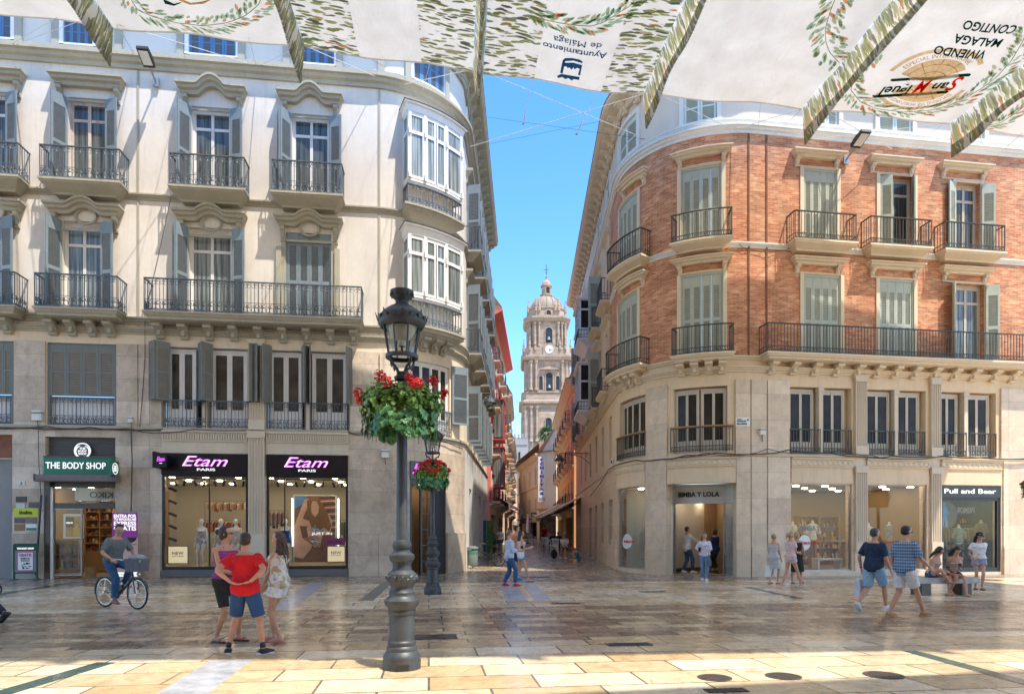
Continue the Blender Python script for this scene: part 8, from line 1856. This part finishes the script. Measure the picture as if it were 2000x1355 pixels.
# --- cyclist
def onbike(A): glasses(A, 'steel')
person('man in a grey short sleeved shirt and blue jeans riding the city bicycle', BK, R(244), 1.74, 'm', 'skin_tan', ('short', BR), ('grey_shirt', .8, -.1, .012), ('jeans', 'denim', 1.93, .012), ('shoe', 'sandal_brown'), [(-.14, -.06, .50), (.14, .02, .20)], [(-.27, .12, 1.03), (.27, .12, 1.03)], pel=(0, -.24, .96), lean=16, head=(-12, 8), elbow=((-.8, -.5, -.6), (.8, -.5, -.6)), vox=.009, extra=onbike, ftilt=(-5, 5))
# --- walker leaving at the left edge
person('man in dark jeans and black shoes striding out past the left edge', Vector((-9.42, 11.75, 0)), R(86), 1.78, 'm', 'skin_tan', ('short', BL), ('navy', 1.9, -.1, .02), ('jeans', 'navy_jeans' if cloth('navy_jeans', (.02, .03, .06)) else '', 1.96, .012), ('shoe', 'shoe_black'), [(-.1, .42, .09), (.10, -.37, .17)], lean=4, pel=(0, 0, .87), ftilt=(0, 42), vox=.010)
# --- couple and friend at the street mouth
l = L_(995, 1144); y_ = R(-82); o, A = person('man in a pale blue shirt, jeans and red shoes looking down at a phone', l, y_, 1.66, 'm', 'skin_light', ('short', LB), ('light_blue', 1.55, -.12, .02), ('jeans', 'denim', 1.93, .006), ('shoe', 'shoe_red'), [(-.1, -.16, .085), (.1, .16, .085)], [(-.05, .30, 1.08), (.07, .30, 1.10)], head=(0, 24), vox=.012, wide=1.05); phone(A, l, y_, 'dark phone held by the man in the pale blue shirt')
def whitebag(A):
    m = MB(); k = A['k']; p = A['T'](V((.2, -.05, .0))); m.ell(tuple(p), (.05, .12, .13), 12, 8); obj('shoulder_bag', m, MATS['white_cloth'], A['o'], 'all'); m = MB(); m.tube([tuple(p+V((0, 0, .1))), tuple(A['T'](V((.17, .02, .3)))), tuple(A['T'](V((-.02, .1, .48))))], .008, 4); obj('bag_strap', m, MATS['white_cloth'], A['o'])
l = L_(1017, 1136); person('woman in a cream top and denim shorts walking beside the man with the phone', l, R(-76), 1.66, 'f', 'skin_tan', ('long', BR), ('cream_top', -1, .02, .01, .46), ('shorts', 'denim_light', .34, .012), ('sandal', 'sandal_brown'), [(-.08, -.22, .10), (.08, .26, .085)], [(-.12, .26, 1.12), (.1, .3, 1.14)], head=(0, 6), ftilt=(20, 0), vox=.012, extra=whitebag)
l = L_(1008, 1132); person('tall man in sunglasses and an orange top half hidden behind the couple', l, R(-70), 1.84, 'm', 'skin_tan', ('short', BL), ('orange_top', .6, -.05, .015), ('shorts', 'black_cloth', .7), ('shoe', 'shoe_blue'), vox=.013, extra=glasses)
l = L_(977, 1083); person('distant woman in a white t-shirt and denim shorts walking toward the camera', l, R(175), 1.66, 'f', 'skin_tan', ('long', BL), ('white_cloth', .4, .02, .01), ('shorts', 'denim', .4), ('sandal', 'sandal_black'), [(-.08, .18, .085), (.07, -.16, .10)], vox=.018)
l = L_(994, 1080); person('distant woman in a floral top following behind the one in the white t-shirt', l, R(170), 1.62, 'f', 'skin_tan', ('long', BR), ('floral', .4, -.05, .01), ('skirt', 'floral', .8), ('sandal', 'sandal_black'), vox=.018)
l = L_(1063, 1068); person('distant man in a red shirt standing by the terrace tables', l, R(20), 1.75, 'm', 'skin_tan', ('short', BL), ('red_tee', .7, -.08, .02), ('jeans', 'black_cloth', 1.9), ('shoe', 'shoe_black'), vox=.02)
for i, (x, y, yw, lb, tp) in enumerate(((1080, 1074, 150, 'distant diner in black seated at the terrace behind the man with the straw hat', 'black_cloth'), (1090, 1075, 200, 'distant diner in navy seated at the far side of the terrace table', 'navy'))):
    person(lb, L_(x, y), R(yw), 1.68, 'm', 'skin_tan', ('short', BL), (tp, .8, -.05, .015), ('jeans', 'black_cloth', 1.9), ('shoe', 'shoe_black'), [(-.1, .42, .09), (.1, .42, .09)], [(-.15, .4, .78), (.15, .4, .78)], pel=(0, 0, .52), vox=.02)
def stool(p, label, h=.44):
    o = thing('stool', label, 'stool', p); m = MB(); m.box(p.x-.19, p.x+.19, p.y-.19, p.y+.19, p.z+h-.05, p.z+h); obj('seat', m, MATS['shop_wood'], o)
    for x in (-.16, .16):
        for y in (-.16, .16): m = MB(); m.box(p.x+x-.02, p.x+x+.02, p.y+y-.02, p.y+y+.02, p.z, p.z+h-.05); obj('leg', m, MATS['shop_wood'], o)
def hat(A):
    m = MB(); k = A['k']; c0 = A['Hd'](0, 0, .06); m.lathe([(.15, -.01), (.155, 0), (.09, .015), (.085, .08), (.06, .10), (.01, .10)], 20, c0); obj('straw_hat', m, M('straw', (.60, .42, .22), .8, .2, 40), A['o'])
    m = MB(); m.lathe([(.091, .015), (.09, .04)], 20, c0, cap=False); obj('hat_band', m, MATS['dark_wood'], A['o'])
l = L_(1103, 1090); stool(l, 'wooden stool under the man with the straw hat'); person('man in a straw hat, white t-shirt and dark shorts seated on a stool', l, R(165), 1.74, 'm', 'skin_tan', ('short', GR), ('white_cloth', .6, -.06, .02), ('shorts', 'black_cloth', .85), ('shoe', 'shoe_white'), [(-.13, .42, .09), (.14, .36, .09)], [(-.08, .34, .70), (.06, .36, .68)], pel=(0, 0, .53), lean=10, head=(-10, 0), vox=.014, extra=hat)
l = L_(1131, 1096); person('child in a teal top sitting on the ground with knees drawn up', l, R(100), 1.35, 'm', 'skin_tan', ('short', LB), ('teal', 1.2, -.05, .02), ('jeans', 'olive_pants', 1.7), ('shoe', 'leather_tan'), [(-.12, .50, .09), (.12, .46, .09)], [(-.12, .4, .42), (.12, .4, .42)], pel=(0, 0, .13), lean=24, head=(0, 30), vox=.014)
p = L_(1082, 1090); o = thing('backpack', 'black backpack standing on the paving before the terrace chairs', 'backpack', p); m = MB(); m.ell((p.x, p.y, p.z+.24), (.2, .13, .25), 14, 10); m.ell((p.x, p.y-.1, p.z+.14), (.14, .08, .12), 12, 8); solid('bag_body', m, 'black_cloth', o, .02, 2); m = MB(); m.tube([(p.x-.05, p.y, p.z+.47), (p.x, p.y, p.z+.54), (p.x+.05, p.y, p.z+.47)], .012, 5); obj('handle', m, MATS['black_text'], o)
# --- shop doorway
l = Vector(((1342-CX)/F*26.2, 26.2, .03)); person('man in a white shirt and jeans inside the doorway reaching out to the right', l, R(-78), 1.80, 'm', 'skin_tan', ('short', BR), ('white_cloth', 1.8, -.12, .018), ('jeans', 'denim', 1.93), ('shoe', 'shoe_white'), [(-.1, -.12, .085), (.1, .16, .085)], [(-.2, .2, .95), (.12, .52, 1.05)], vox=.013)
l = Vector(((1396-CX)/F*26.4, 26.4, .03)); person('woman in a navy blouse and black trousers standing just inside the doorway', l, R(30), 1.70, 'f', 'skin_tan', ('bob', BL), ('navy', 1.3, -.15, .035), ('jeans', 'black_cloth', 1.8, .02), ('shoe', 'shoe_black'), [(-.1, 0, .085), (.1, 0, .085)], [(-.2, .15, .9), (.1, .3, 1.05)], vox=.013)
l = L_(1376, 1134); y_ = R(172); o, A = person('young woman in ripped light jeans and a white patterned top looking at her phone', l, y_, 1.58, 'f', 'skin_light', ('long', (.24, .14, .07)), ('white_print', .9, -.02, .03), ('jeans', 'denim_light', 1.9), ('shoe', 'shoe_white'), [(-.05, .12, .085), (.06, -.16, .10)], [(-.12, .22, 1.05), (.2, .14, 1.06)], head=(10, 18), vox=.012)
phone(A, l, y_, 'phone in the hand of the young woman in ripped jeans'); bag(A, l, y_, 0, 'grey handbag hanging from the arm of the young woman in ripped jeans', 'bag_grey', .28, .22, .1, .16, 'handbag', 'handbag')
# --- three women by the window
l = L_(1511, 1140); y_ = R(-55); o, A = person('older woman in a grey striped dress with short fair hair', l, y_, 1.55, 'f', 'skin_tan', ('short', (.38, .22, .10)), ('grey_dress', -1, -.1, .02, .48), ('skirt', 'grey_dress', .85), ('sandal', 'sandal_brown'), [(-.1, -.08, .085), (.09, .1, .085)], [(-.2, .12, .72), (.2, .15, .8)], vox=.012, wide=1.06); bag(A, l, y_, 0, 'white plastic bag carried by the older woman in the grey dress', 'plastic_white', .3, .36, .16, .1, 'plastic_bag')
l = L_(1556, 1139); person('blonde woman in a black dress half hidden behind the one in pale pink', l, R(-40), 1.62, 'f', 'skin_tan', ('bob', BLO), ('black_cloth', -1, -.1, .02, .46), ('skirt', 'black_cloth', 1.2), ('sandal', 'sandal_black'), [(-.1, -.1, .085), (.1, .12, .085)], [(-.22, .1, .8), (.24, .12, .85)], vox=.012)
l = L_(1544, 1146); y_ = R(-68); o, A = person('blonde woman in a pale pink t-shirt and shorts holding a phone', l, y_, 1.62, 'f', 'skin_tan', ('ponytail', BLO), ('pale_pink', .5, -.03, .018), ('shorts', 'pale_pink', .3, .01), ('sandal', 'shoe_white'), [(-.12, -.22, .085), (.12, .30, .085)], [(-.02, .3, 1.05), (.06, .3, 1.07)], head=(0, 22), vox=.012); phone(A, l, y_, 'phone held by the blonde woman in pale pink')
# --- two men walking
l = L_(1706, 1191); y_ = R(-62)
def watch(A): m = MB(); p = A['wr'][0].lerp(A['el'][0], .08); m.ell(tuple(p), (.033, .033, .02), 10, 6); obj('wristband', m, MATS['shoe_red'], A['o'])
o, A = person('man in a navy t-shirt, pale blue shorts and white trainers, walking with a shopping bag', l, y_, 1.70, 'm', 'skin_tan', ('short', (.05, .05, .055)), ('navy', .8, -.10, .014), ('shorts', 'sky_shorts', .92, .022), ('shoe', 'shoe_white', 'shoe_white'), [(-.10, -.36, .16), (.10, .26, .085)], [(-.27, .0, .86), (.27, .16, .84)], pel=(0, 0, .885), lean=3, head=(-14, -2), ftilt=(38, -4), vox=.009, extra=watch, belly=.03)
o, f = bag(A, l, y_, 0, 'white and grey paper shopping bag carried by the man in the navy t-shirt', 'bag_white' if M('bag_white', (.62, .60, .62), .5, .25, 6) else '', .30, .36, .12, .14)
l = L_(1766, 1203); person('man in a blue checked shirt, white shorts and tan loafers, with sunglasses on his head', l, R(-74), 1.74, 'm', 'skin_tan', ('short', BL), ('plaid', .85, -.12, .018), ('shorts', 'white_cloth', .82, .018), ('loafer', 'leather_tan'), [(-.10, -.24, .085), (.10, .34, .095)], [(-.26, .05, .84), (.24, .33, .93)], pel=(0, 0, .885), lean=3, head=(2, 4), ftilt=(0, -8), vox=.009, extra=glasses, belly=.035)
# --- bench
def bp_(x, y): v = bmap(x, y, 0); return v
l = bp_(-.32, 0); y_ = R(160); o, A = person('young woman in denim shorts seated cross legged at the left of the bench', l, R(215), 1.60, 'f', 'skin_tan', ('long', BR), ('grey_top', -1, .03, .01, .44), ('shorts', 'denim', .34), ('sandal', 'sandal_brown'), [(-.10, .42, .085), (-.02, .46, .42)], [(-.08, .34, .66), (.1, .38, .66)], pel=(0, .02, .545), lean=16, head=(20, 26), vox=.011)
phone(A, l, R(215), 'phone held over her knees by the young woman at the left of the bench')
l = bp_(.28, 0); o, A = person('young woman in black shorts seated at the middle of the bench', l, R(172), 1.63, 'f', 'skin_tan', ('long', BL), ('grey_top', -1, .03, .012, .44), ('shorts', 'black_cloth', .36), ('sandal', 'leather_tan'), [(-.10, .56, .085), (.16, .30, .16)], [(-.06, .36, .72), (.06, .36, .72)], pel=(0, .04, .545), lean=20, head=(4, 30), vox=.011, ftilt=(0, 15)); phone(A, l, R(172), 'phone held by the young woman at the middle of the bench')
def cap(A):
    m = MB(); k = A['k']; c0 = A['Hd'](0, 0, .05); m.lathe([(.09, -.02), (.093, .02), (.08, .06), (.04, .085), (.01, .09)], 18, c0); f = A['Hd'](0, .10, .05); m.ell(tuple(f), (.07*k, .07*k, .01*k), 12, 5, A['Rh']); obj('cap', m, MATS['black_cloth'], A['o'], 'all'); m = MB()
    for s in (-1, 1): m.ell(tuple(A['Hd'](s*.035, .075, .085)), (.03*k, .012*k, .018*k), 10, 6, A['Rh'])
    obj('sunglasses', m, MATS['steel'], A['o'], 'all')
l = L_(1912, 1151); person('girl in a white t-shirt and black cap standing beside the bench', l, R(160), 1.58, 'f', 'skin_tan', ('long', BL), ('white_print2' if cloth('white_print2', (.76, .75, .74)) else '', .55, .03, .028), ('shorts', 'lilac_grey', .40, .03), ('sandal', 'sandal_black'), [(-.05, .10, .085), (.08, -.06, .085)], [(.12, .22, .98), (.2, .16, .96)], head=(20, 14), vox=.011, extra=cap)

# ================================================================ MANNEQUINS AND WINDOW DISPLAYS OF THE LINGERIE SHOP
cloth('swim_floral', (.66, .66, .64), (.05, .10, .20), 'print', 26); cloth('swim_blue', (.02, .12, .42)); cloth('bra_tan', (.62, .40, .28)); cloth('bra_pale', (.70, .55, .50))
def mannequin(label, x, d, z, H, suit, yaw=180, arm=0, onep=True):
    q = PL.s_at(x, d); p = PL.m(q, d, z)
    def ex(A):
        if not onep:
            m = MB(); T = A['T']
            for s in (-1, 1): m.ell(tuple(T(V((s*.06, .10, .37)))), (.065, .04, .055), 10, 8)
            m.tube([tuple(T(V((.16*math.cos(a), .02+.115*math.sin(a), .35)))) for a in [i*.52 for i in range(13)]], .014, 5); obj('bikini_top', m, MATS[suit], A['o'], 'all')
    person(label, p, R(yaw), H, 'f', 'plastic_white', None, (suit, -1, -.06, -.004, .38) if onep else None, ('briefs', suit, .06, 0), None, [(-.07, .02, .08), (.12, .10, .08)], [(-.22, .0, .82), (.24, .06, .84)], vox=.012, cat='mannequin', kindname='mannequin', extra=ex, head=(8, 0))
mannequin('white mannequin in a floral swimsuit at the left of the neon shop window', 394, -.9, .32, 1.78, 'swim_floral', 172)
mannequin('white mannequin in a tan bikini in the neon shop window of three mannequins', 432, -1.0, .32, 1.78, 'bra_tan', 190, onep=False)
mannequin('white mannequin in a pale bikini behind the woman in purple', 461, -1.1, .32, 1.78, 'bra_pale', 180, onep=False)
mannequin('white mannequin in a blue swimsuit beside the big swimwear poster', 558, -.9, .32, 1.80, 'swim_blue', 178)
def newsign(x0, x1, y0, y1, label, d=-.25):
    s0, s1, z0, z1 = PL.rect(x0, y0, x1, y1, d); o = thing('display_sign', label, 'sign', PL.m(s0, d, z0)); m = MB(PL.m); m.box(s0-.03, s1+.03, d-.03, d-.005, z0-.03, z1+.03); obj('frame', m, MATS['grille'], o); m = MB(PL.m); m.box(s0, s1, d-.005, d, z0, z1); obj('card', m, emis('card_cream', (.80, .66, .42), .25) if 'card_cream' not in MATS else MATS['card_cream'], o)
    m = MB(PL.m); w_ = s1-s0; h = z1-z0; lettering(m, 'NEW', s0+w_*.2, s1-w_*.2, z0+h*.5, z0+h*.70, d, dep=.006, bold=.01); lettering(m, 'NEW NEW!', s0+w_*.2, s1-w_*.2, z0+h*.38, z0+h*.46, d, dep=.006); obj('lettering', m, MATS['black_text'], o)
newsign(329, 366, 1067, 1099, 'cream card lettered NEW low at the left of the neon shop window of three mannequins'); newsign(640, 673, 1067, 1096, 'cream card lettered NEW at the right under the big swimwear poster', -.3)
s0, s1, z0, z1 = PL.rect(638, 1050, 674, 1064, -.28); o = thing('display_sign', 'small magenta card over the cream NEW card at the swimwear poster', 'sign', PL.m(s0, -.28, z0)); m = MB(PL.m); m.box(s0, s1, -.30, -.28, z0, z1); obj('card', m, MATS['magenta'], o); m = MB(PL.m); lettering(m, 'LES BIKINIS', s0+.1, s1-.1, z0+.08, z1-.1, -.28); obj('lettering', m, MATS['black_text'], o)
# swimwear poster
d = -1.05; s0, s1, z0, z1 = PL.rect(575, 968, 655, 1097, d); w_ = s1-s0; h = z1-z0; o = thing('big_poster', 'big framed poster of a long haired swimwear model behind the glass', 'poster', PL.m(s0, d, z0)); m = MB(PL.m); m.box(s0-.04, s1+.04, d-.05, d-.01, z0, z1+.04); obj('frame', m, MATS['plastic_white'], o)
def pp(name, pts, mat, k): m = MB(PL.m); m.prism([(s0+w_*x, z0+h*y) for x, y in pts], d-.01, d-.01+.003*k, 1); return obj(name, m, MATS[mat], o)
M('poster_wood', (.26, .13, .08), .6, .25, 6); M('poster_sky', (.14, .30, .55), .6, .1, 2); M('poster_hair', (.30, .15, .06), .6, .4, 22); M('poster_skin', (.78, .47, .31), .6, .15, 5)
pp('picture', [(0, 0), (1, 0), (1, 1), (0, 1)], 'poster_wood', 1); pp('sky_print', [(0, .8), (.3, .92), (.3, 1), (0, 1)], 'poster_sky', 2)
for k_ in range(11): y0 = .45+k_*.05; pp('slat_print', [(.45, y0), (1, y0+.02), (1, y0+.04), (.45, y0+.02)], 'poster_skin' if k_ % 2 else 'bronze', 2)
pp('legs_print', [(.0, .08), (.0, .55), (.12, .56), (.2, .36), (.42, .30), (.5, .22), (.62, .24), (.62, .33), (.5, .40), (.4, .2), (.2, .05)], 'poster_skin', 3)
pp('body_print', [(.36, .28), (.62, .22), (.68, .4), (.86, .42), (.9, .5), (.92, .62), (.84, .72), (.7, .72), (.5, .72), (.36, .66), (.30, .5)], 'poster_skin', 3); pp('arm_print', [(.0, .55), (.08, .68), (.24, .94), (.34, .96), (.36, .88), (.2, .66), (.36, .62), (.3, .54)], 'poster_skin', 4)
pp('bikini_print', [(.40, .30), (.62, .24), (.64, .30), (.52, .34), (.42, .38)], 'swim_floral', 5); pp('bikini_print', [(.38, .50), (.5, .56), (.62, .48), (.74, .52), (.72, .44), (.6, .42), (.44, .44)], 'swim_floral', 5)
pp('hair_print', [(.30, .92), (.42, 1.0), (.58, .98), (.7, .86), (.82, .72), (.9, .55), (.84, .46), (.72, .52), (.62, .48), (.5, .54), (.42, .5), (.36, .62), (.32, .78)], 'poster_hair', 5); pp('face_print', [(.42, .74), (.50, .68), (.58, .74), (.60, .84), (.54, .92), (.44, .92), (.40, .84)], 'poster_skin', 6)
m = MB(PL.m); lettering(m, 'JUST IN', s0+w_*.42, s0+w_*.92, z0+h*.40, z0+h*.45, d+.012); obj('lettering', m, MATS['sign_white'], o)
for x, lb in ((571, 'left'), (661, 'right')): q = PL.s_at(x, d); t_ = thing('light_tube', 'glowing vertical light tube at the %s of the swimwear poster' % lb, 'lamp', PL.m(q, d, z0)); m = MB(PL.m); m.box(q-.02, q+.02, d, d+.03, z0+.6, z1-.1); obj('tube', m, MATS['tube_light'], t_); m = MB(PL.m); m.box(q-.03, q+.03, d-.04, d, z0, z1-.05); obj('bracket', m, MATS['steel'], t_)
# rails at the back
rail(PL, 'orange and rust lingerie rail at the back of the neon shop window of three mannequins', PL.s_at(392, -3), PL.s_at(470, -3), -3, .9, 1.2, 22, [(.55, .20, .06), (.35, .06, .05), (.6, .5, .42), (.2, .05, .05)], .5)
rail(PL, 'higher rail of pale lingerie in the neon shop window of three mannequins', PL.s_at(400, -3.4), PL.s_at(485, -3.4), -3.4, 1.9, 1.0, 18, [(.6, .5, .42), (.5, .2, .1), (.7, .62, .55)], .35)
rail(PL, 'clothes rail of grey and teal garments at the far right of the swimwear poster', PL.s_at(664, -2.2), PL.s_at(700, -2.2), -2.2, .6, 1.5, 12, [(.2, .3, .28), (.5, .35, .25), (.1, .12, .14)], .7)
rail(PL, 'clothes rail of dark garments left of the mannequin in the blue swimsuit', PL.s_at(522, -2.6), PL.s_at(562, -2.6), -2.6, .9, 1.6, 12, [(.1, .1, .12), (.4, .2, .15), (.5, .45, .4)], .6)
# --- small wheel of a pushchair just entering at the left edge
p = gpt(-9, 1160); o = thing('pushchair', 'pushchair of which only a small black wheel shows at the left edge', 'pushchair', p); u = V((1, 0, 0)); c0 = p+V((.05, 0, .13)); a, b, s = MB(), MB(), MB()
a.tube([c0+V((.11*math.cos(t_), 0, .11*math.sin(t_))) for t_ in [R(20*i) for i in range(19)]], .022, 6, False); w_ = obj('wheel', a, MATS['tyre'], o, True); b.lathe([(.05, -.02), (.05, .02)], 12, (0, 0, 0)); b.v = [V((c0.x+v.x, c0.y+v.z, c0.z+v.y)) for v in b.v]; obj('hub', b, MATS['chrome'], w_)
s.tube([c0, c0+V((-.25, .05, .35)), c0+V((-.6, .1, .8))], .014, 6); s.tube([c0+V((-.25, .05, .35)), c0+V((-.9, 0, .02))], .014, 6); obj('frame', s, MATS['chrome'], o); m = MB(); m.prism([(c0.x-.9, .35), (c0.x-.35, .40), (c0.x-.3, .5), (c0.x-.75, .5), (c0.x-.95, .95), (c0.x-1.02, .9)], c0.y-.2, c0.y+.2, 1); obj('seat', m, MATS['black_cloth'], o)
